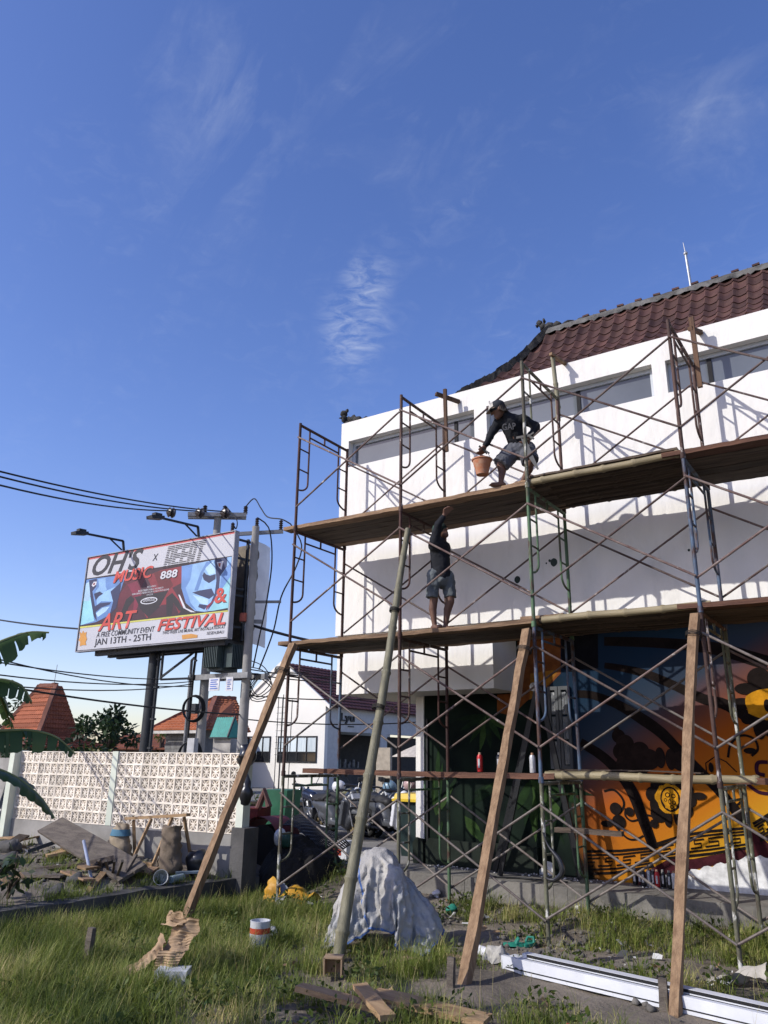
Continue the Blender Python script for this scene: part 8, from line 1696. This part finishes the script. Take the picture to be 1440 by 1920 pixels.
def leaf_cloud(clumps, per, size, m, name, parent=None, spread=1.0, aspect=0.5, upbias=0.3, seed=1, **kw):
    """leaf-shaped quads scattered in a set of (centre, radius) clumps"""
    g = np.random.default_rng(seed); V = []; tones = []
    for (c, r_) in clumps:
        n = max(3, int(per * r_ ** 2)); d = g.normal(size=(n, 3)); d /= np.linalg.norm(d, axis=1)[:, None]
        rad = r_ * g.uniform(0.45, 1.05, n) ** 0.6; P = np.array(c) + d * rad[:, None] * np.array((1, 1, 0.8))
        t = g.normal(size=(n, 3)) * 0.7 + d; t[:, 2] -= 0.25; t /= np.linalg.norm(t, axis=1)[:, None]
        s_ = np.cross(t, g.normal(size=(n, 3)) * 0.6 + np.array((0, 0, 1.0))); s_ /= np.linalg.norm(s_, axis=1)[:, None] + 1e-9
        L = size * g.uniform(0.6, 1.25, n)[:, None]; W = L * aspect * 0.5
        V.append(np.stack([P, P + t * L * 0.5 - s_ * W, P + t * L, P + t * L * 0.5 + s_ * W], 1).reshape(-1, 3))
        tones.append(np.clip(g.uniform(0.0, 0.55) + g.normal(0, 0.14, n), 0, 1))
    V = np.concatenate(V); F = np.arange(len(V)).reshape(-1, 4)
    if parent is not None: V = V - np.array(WLOC[parent])
    me = arr_mesh(name, V, F, m); set_tone(me, np.concatenate(tones))
    return link(me, name, parent=None, **kw) if parent is None else _child(me, name, parent)
def _child(me, name, parent):
    o = bpy.data.objects.new(name, me); COL.objects.link(o); o.parent = parent; WLOC[o] = WLOC[parent]; return o
m_leafd = foliage_mat('dark_foliage', (0.012, 0.026, 0.010), (0.030, 0.058, 0.018), (0.075, 0.11, 0.03), 0.25)
m_leafl = foliage_mat('light_foliage', (0.04, 0.07, 0.012), (0.10, 0.13, 0.025), (0.24, 0.22, 0.05), 0.35)
m_bark = mat('bark', (0.09, 0.07, 0.055), rough=0.95)
def tree(x, y, z0, h, rx, rz, m, label, seed, n=26, size=0.28, per=85, cat='tree'):
    T_ = thing('broadleaf_tree', label, cat, (x, y, z0), 'trees behind the fence'); random.seed(seed)
    q = MB(); q.tube([(x, y, z0), (x + 0.1, y, z0 + h * 0.5), (x, y + 0.1, z0 + h * 0.8)], [0.16, 0.11, 0.05], 8); cl_ = []
    for k in range(n):
        a = random.uniform(0, 2 * PI); u = random.random() ** 0.5; zz_ = random.uniform(-1, 1); rr_ = math.sqrt(max(0.05, 1 - zz_ * zz_)) * u
        c = (x + rx * rr_ * math.cos(a), y + rx * rr_ * math.sin(a), z0 + h - rz + rz * zz_); cl_.append((c, random.uniform(0.25, 0.6) * rx * 0.42))
        if k % 3 == 0: q.tube([(x, y, z0 + h * 0.5), ((x + c[0]) / 2, (y + c[1]) / 2, (z0 + h * 0.55 + c[2]) / 2), c], [0.07, 0.045, 0.015], 6)
    q.build('trunk', m_bark, T_); leaf_cloud(cl_, per / (rx * 0.42) ** 2 * 3, size, m, 'crown', T_, seed=seed)
tree(-24.6, 16.2, 0.4, 3.55, 1.45, 0.95, m_leafd, 'dark round-crowned tree under the billboard', 3, 30, 0.3, 60)
tree(-33.5, 16.8, 0.4, 4.2, 1.9, 1.4, m_leafd, 'dark tree at the left edge beside the steep roof', 5, 26, 0.32, 55)
tree(-26.5, 21.0, 0.4, 3.0, 1.1, 0.8, m_leafl, 'small yellowish tree right of the dark tree', 7, 16, 0.22, 50)
def shrub(x, y, z0, rx, h, m, label, seed, size=0.12, n=14, per=60, group='shrubs behind the fence', name='shrub'):
    S_ = thing(name, label, 'shrub', (x, y, z0), group); random.seed(seed); cl_ = [((x + random.uniform(-rx, rx), y + random.uniform(-rx, rx) * 0.6, z0 + h * random.uniform(0.25, 0.9)), random.uniform(0.2, 0.38) * max(rx, h) * 0.6) for _ in range(n)]
    q = MB()
    for c, r_ in cl_[::2]: q.tube([(x, y, z0), ((x + c[0]) / 2, (y + c[1]) / 2, (z0 + c[2]) / 2 + 0.05), c], [0.02, 0.014, 0.006], 5)
    q.build('stems', m_bark, S_); leaf_cloud(cl_, per / 0.06, size, m, 'foliage', S_, seed=seed)
for k, (x, y, rx, h, m, lb) in enumerate(((-8.3, 1.0, 0.75, 1.75, m_leafd, 'dark shrub behind the far left end of the fence'), (-7.5, 1.9, 0.7, 1.8, m_leafd, 'second dark shrub behind the left half of the fence'), (-9.0, 0.2, 0.7, 1.8, m_leafl, 'yellow-green shrub at the left edge behind the fence'), (-9.5, 3.2, 0.6, 1.62, m_leafd, 'low dark shrub left of the billboard post'), (-9.7, 3.9, 0.55, 1.72, m_leafl, 'yellow-green shrub beside the billboard post'))):
    shrub(x, y, 0.38, rx, h, m, lb, 30 + k, 0.14)
# palms
def frond(base, d, L, rise, drop_, m, parent, n=22, wl_=0.35, seed=0):
    g = np.random.default_rng(seed); d = Vector(d).normalized(); s_ = Vector((-d.y, d.x, 0)); q = MB(); P = []
    for i in range(n + 1):
        t = i / n; P.append(Vector(base) + d * L * t + Vector((0, 0, rise * t - drop_ * t * t)))
    q.tube(P, [0.02 * (1 - 0.8 * i / n) + 0.003 for i in range(n + 1)], 5)
    for i in range(2, n):
        w_ = wl_ * math.sin(PI * (0.15 + 0.8 * i / n)) 
        for k in (-1, 1):
            a = P[i]; tip = a + s_ * k * w_ + d * w_ * 0.5 - Vector((0, 0, w_ * float(g.uniform(0.3, 0.7)))); b_ = d * 0.03
            q.add([a - b_, a + b_, tip], [(0, 1, 2)])
    o = q.build('frond', m, parent, fix=False); set_tone(o.data, [float(x) for x in g.uniform(0.2, 0.7, len(o.data.polygons))])
def palm(x, y, z0, h, L, m, label, n=11, seed=1):
    T_ = thing('palm_tree', label, 'palm', (x, y, z0), 'palms behind the fence'); q = MB(); q.tube([(x, y, z0), (x + 0.05, y, z0 + h * 0.5), (x, y, z0 + h)], [0.13, 0.10, 0.08], 8); q.build('trunk', m_bark, T_)
    for k in range(n): a = 2 * PI * k / n + 0.3 * (k % 2); frond((x, y, z0 + h), (math.cos(a), math.sin(a), 0), L * (0.85 + 0.3 * ((k * 7) % 5) / 5), L * (0.75 if k % 2 else 0.35), L * 0.75, m, T_, seed=seed * 20 + k)
palm(-34.0, 21.5, 0.4, 2.9, 1.3, m_leafd, 'distant palm right of the steep terracotta roof', 11, 2)
palm(-8.9, 4.5, 0.38, 1.25, 0.85, m_leafl, 'small yellow-green palm beside the billboard post', 10, 4)
# hedge and lawn strip below the cafe wall
H_ = thing('hedge', 'low green hedge along the cafe forecourt', 'hedge', (-6.5, 8.0, 0.4)); random.seed(5)
leaf_cloud([((-9.0 + 0.25 * k, 7.3 + 0.14 * k + random.uniform(-0.1, 0.1), 0.62 + 0.3 * random.random()), 0.28) for k in range(22)], 1100, 0.10, m_leafl, 'foliage', H_, seed=9)
q = MB(); q.beam((-9.0, 7.3, 0.6), (-3.8, 10.2, 0.6), 0.2, 0.4); q.build('stems', m_bark, H_)
shrub(0.35, 4.9, 0.4, 0.5, 2.6, m_leafl, 'green creeper hanging behind the end pier', 51, 0.12, 16)
shrub(-1.35, -3.15, 0.38, 0.42, 0.62, m_leafd, 'broad-leaved weed on the rubble at the left edge', 61, 0.16, 14, 26, 'weeds on the rubble', 'weed')
shrub(-1.55, -2.75, 0.38, 0.35, 0.5, m_leafd, 'second broad-leaved weed behind the left edge one', 62, 0.15, 10, 26, 'weeds on the rubble', 'weed')
shrub(-0.80, -1.45, 0.10, 0.22, 0.26, m_leafd, 'small creeping weed on the face of the retaining wall', 63, 0.07, 12, 60, 'weeds on the rubble', 'weed')
shrub(-1.2, -3.6, 0.36, 0.4, 0.75, m_leafl, 'dry brown-green weed at the left edge of the lot', 64, 0.12, 10, 26, 'weeds on the rubble', 'weed')

# broad-leaved weeds scattered through the grass (uncountable)
random.seed(77); cl_ = []
while len(cl_) < 300:
    x, y = random.uniform(-0.8, 6.8), random.uniform(-4.6, 1.35)
    if x < wall_x(y) + 0.12 or (1.4 < x < 3.0 and -1.6 < y < -0.2) or lot_density(x, y) < 0.0 or noise.noise(Vector((x * 0.8, y * 0.8, 33))) < -0.05: continue
    cl_.append(((x, y, gz(x, y) + random.uniform(0.03, 0.10)), random.uniform(0.05, 0.13)))
leaf_cloud(cl_, 2600, 0.055, m_leafl, 'weeds', seed=14, aspect=0.55, label='low broad-leaved weeds among the grass', cat='weeds', kind='stuff')
# thin dry stalks standing above the grass
R0, HH, WW, LD_, LL, TT = [], [], [], [], [], []
for k in range(1500):
    x, y = random.uniform(-0.8, 6.8), random.uniform(-4.6, 1.3)
    if x < wall_x(y) + 0.12 or lot_density(x, y) < 0.1 or (1.5 < x < 2.9 and -1.3 < y < -0.4): continue
    add_blade(x, y, random.uniform(0.22, 0.45), random.uniform(0.75, 1.0)); WW[-1] = 0.0016; LL[-1] = random.uniform(0.1, 0.8)
blades(R0, HH, WW, LD_, LL, m_grass, 'dry_stalks', 'pale dry grass stalks above the lot', 'grass', TT)

# banana plant at the left edge
m_ban = foliage_mat('banana_leaf', (0.03, 0.062, 0.022), (0.085, 0.135, 0.04), (0.22, 0.22, 0.07), 0.35, 0.35)
BN = thing('banana_plant', 'banana plant with tattered leaves reaching in from the left edge', 'banana plant', (1.62, -5.75, 0.15))
sb = Vector((1.62, -5.75, 0.1))
q = MB(); q.tube([sb, sb + Vector((0.02, 0.02, 0.9)), sb + Vector((0.05, 0.05, 1.75))], [0.13, 0.11, 0.07], 14); q.build('stem', mat('banana_stem', (0.14, 0.15, 0.06), (0.09, 0.08, 0.04), scale=4, rough=0.6, stretch=(4, 4, 0.4)), BN)
def banana_leaf(P, w_, roll, seed, tear, tone, hang=0.25):
    """strip-built blade: midrib path P, half width w_, leaflets hang from the rib; tear = fraction of gaps"""
    g = np.random.default_rng(seed); C = pathlerp([Vector(p) for p in P], 44); n = len(C); V = []; F = []; tn = []
    q = MB()
    for sd in (-1, 1):
        i = 2; off = 0.0
        while i < n - 2:
            span = int(g.integers(1, 5)) if tear > 0.3 else int(g.integers(4, 10)); span = min(span, n - 2 - i)
            gap = tear * float(g.uniform(0.0, 0.5)); tw = float(g.normal(0, 0.10 + tear * 0.3)); lenf = 1 - tear * float(g.uniform(0, 0.35))
            rows = []
            for k in range(span + 1):
                idx = i + k; t = idx / (n - 1); d = (C[min(idx + 1, n - 1)] - C[idx - 1]).normalized()
                s_ = d.cross(Vector((0, 0, 1))).normalized() * sd; up = s_.cross(d).normalized() * sd
                if up.z < 0: up = -up
                wid = w_ * math.sin(PI * min(1, (0.06 + 0.94 * t) ** 0.75)) ** 0.55 * lenf; row = []
                shrink = gap * ((k / span) - 0.5) if span else 0
                for j in range(6):
                    u = j / 5; ang = roll * sd + tw * u
                    p = C[idx] + (s_ * math.cos(ang) + up * (math.sin(ang) + 0.18 * (1 - u))) * wid * u + d * (0.25 * wid * u - shrink * 0.05 * u) + Vector((0, 0, -hang * wid * u * u)) + up * 0.006 * math.sin(idx * 2.2) * u
                    row.append(p)
                rows.append(row)
            k0 = len(q.v); vs = [p for r_ in rows for p in r_]
            q.add(vs, [(a * 6 + b_, a * 6 + b_ + 1, (a + 1) * 6 + b_ + 1, (a + 1) * 6 + b_) for a in range(span) for b_ in range(5)], True)
            tn += [min(1, max(0, tone + float(g.normal(0, 0.08)) + (0.25 if g.random() < tear * 0.15 else 0)))] * (span * 5)
            i += span
    o = q.build('leaf', m_ban, BN, fix=False); set_tone(o.data, tn)
    q = MB(); q.tube(C, [0.016 * (1 - 0.75 * i / n) + 0.002 for i in range(n)], 6); q.build('midrib', mat('banana_rib', (0.22, 0.24, 0.09), rough=0.5), o)
top_ = sb + Vector((0.05, 0.05, 1.7))
r_h = Vector((0.832, 0.555, 0))
banana_leaf([top_, top_ + r_h * 0.15 + Vector((0, 0, 0.42)), top_ + r_h * 0.38 + Vector((0, 0, 0.74)), (2.03, -5.24, 2.70), (2.12, -5.10, 2.72)], 0.16, -0.45, 1, 0.85, 0.35, 0.9)
banana_leaf([top_, top_ + r_h * 0.12 + Vector((0, 0, 0.34)), (1.90, -5.40, 2.36), (2.02, -5.22, 2.36), (2.08, -5.13, 2.24)], 0.14, -0.5, 2, 0.6, 0.30, 0.9)
banana_leaf([top_ + Vector((0, 0, -0.1)), (1.85, -5.48, 1.98), (2.05, -5.20, 2.05), (2.18, -5.00, 2.02), (2.26, -4.86, 1.90)], 0.12, -0.55, 3, 0.9, 0.2, 1.0)
banana_leaf([top_ + Vector((0, 0, -0.15)), (1.86, -5.48, 1.84), (2.04, -5.22, 1.78), (2.16, -5.04, 1.64), (2.22, -4.93, 1.49)], 0.165, -0.15, 4, 0.25, 0.12, 0.35)
banana_leaf([top_, top_ - r_h * 0.3 + Vector((0, 0, 0.6)), top_ - r_h * 0.8 + Vector((0, 0, 0.9)), top_ - r_h * 1.3 + Vector((0, 0, 0.7))], 0.2, -0.3, 5, 0.5, 0.3, 0.5)
banana_leaf([top_, top_ + Vector((-0.2, 0.35, 0.5)), top_ + Vector((-0.5, 0.8, 0.6)), top_ + Vector((-0.8, 1.2, 0.3))], 0.16, -0.3, 6, 0.5, 0.3, 0.5)
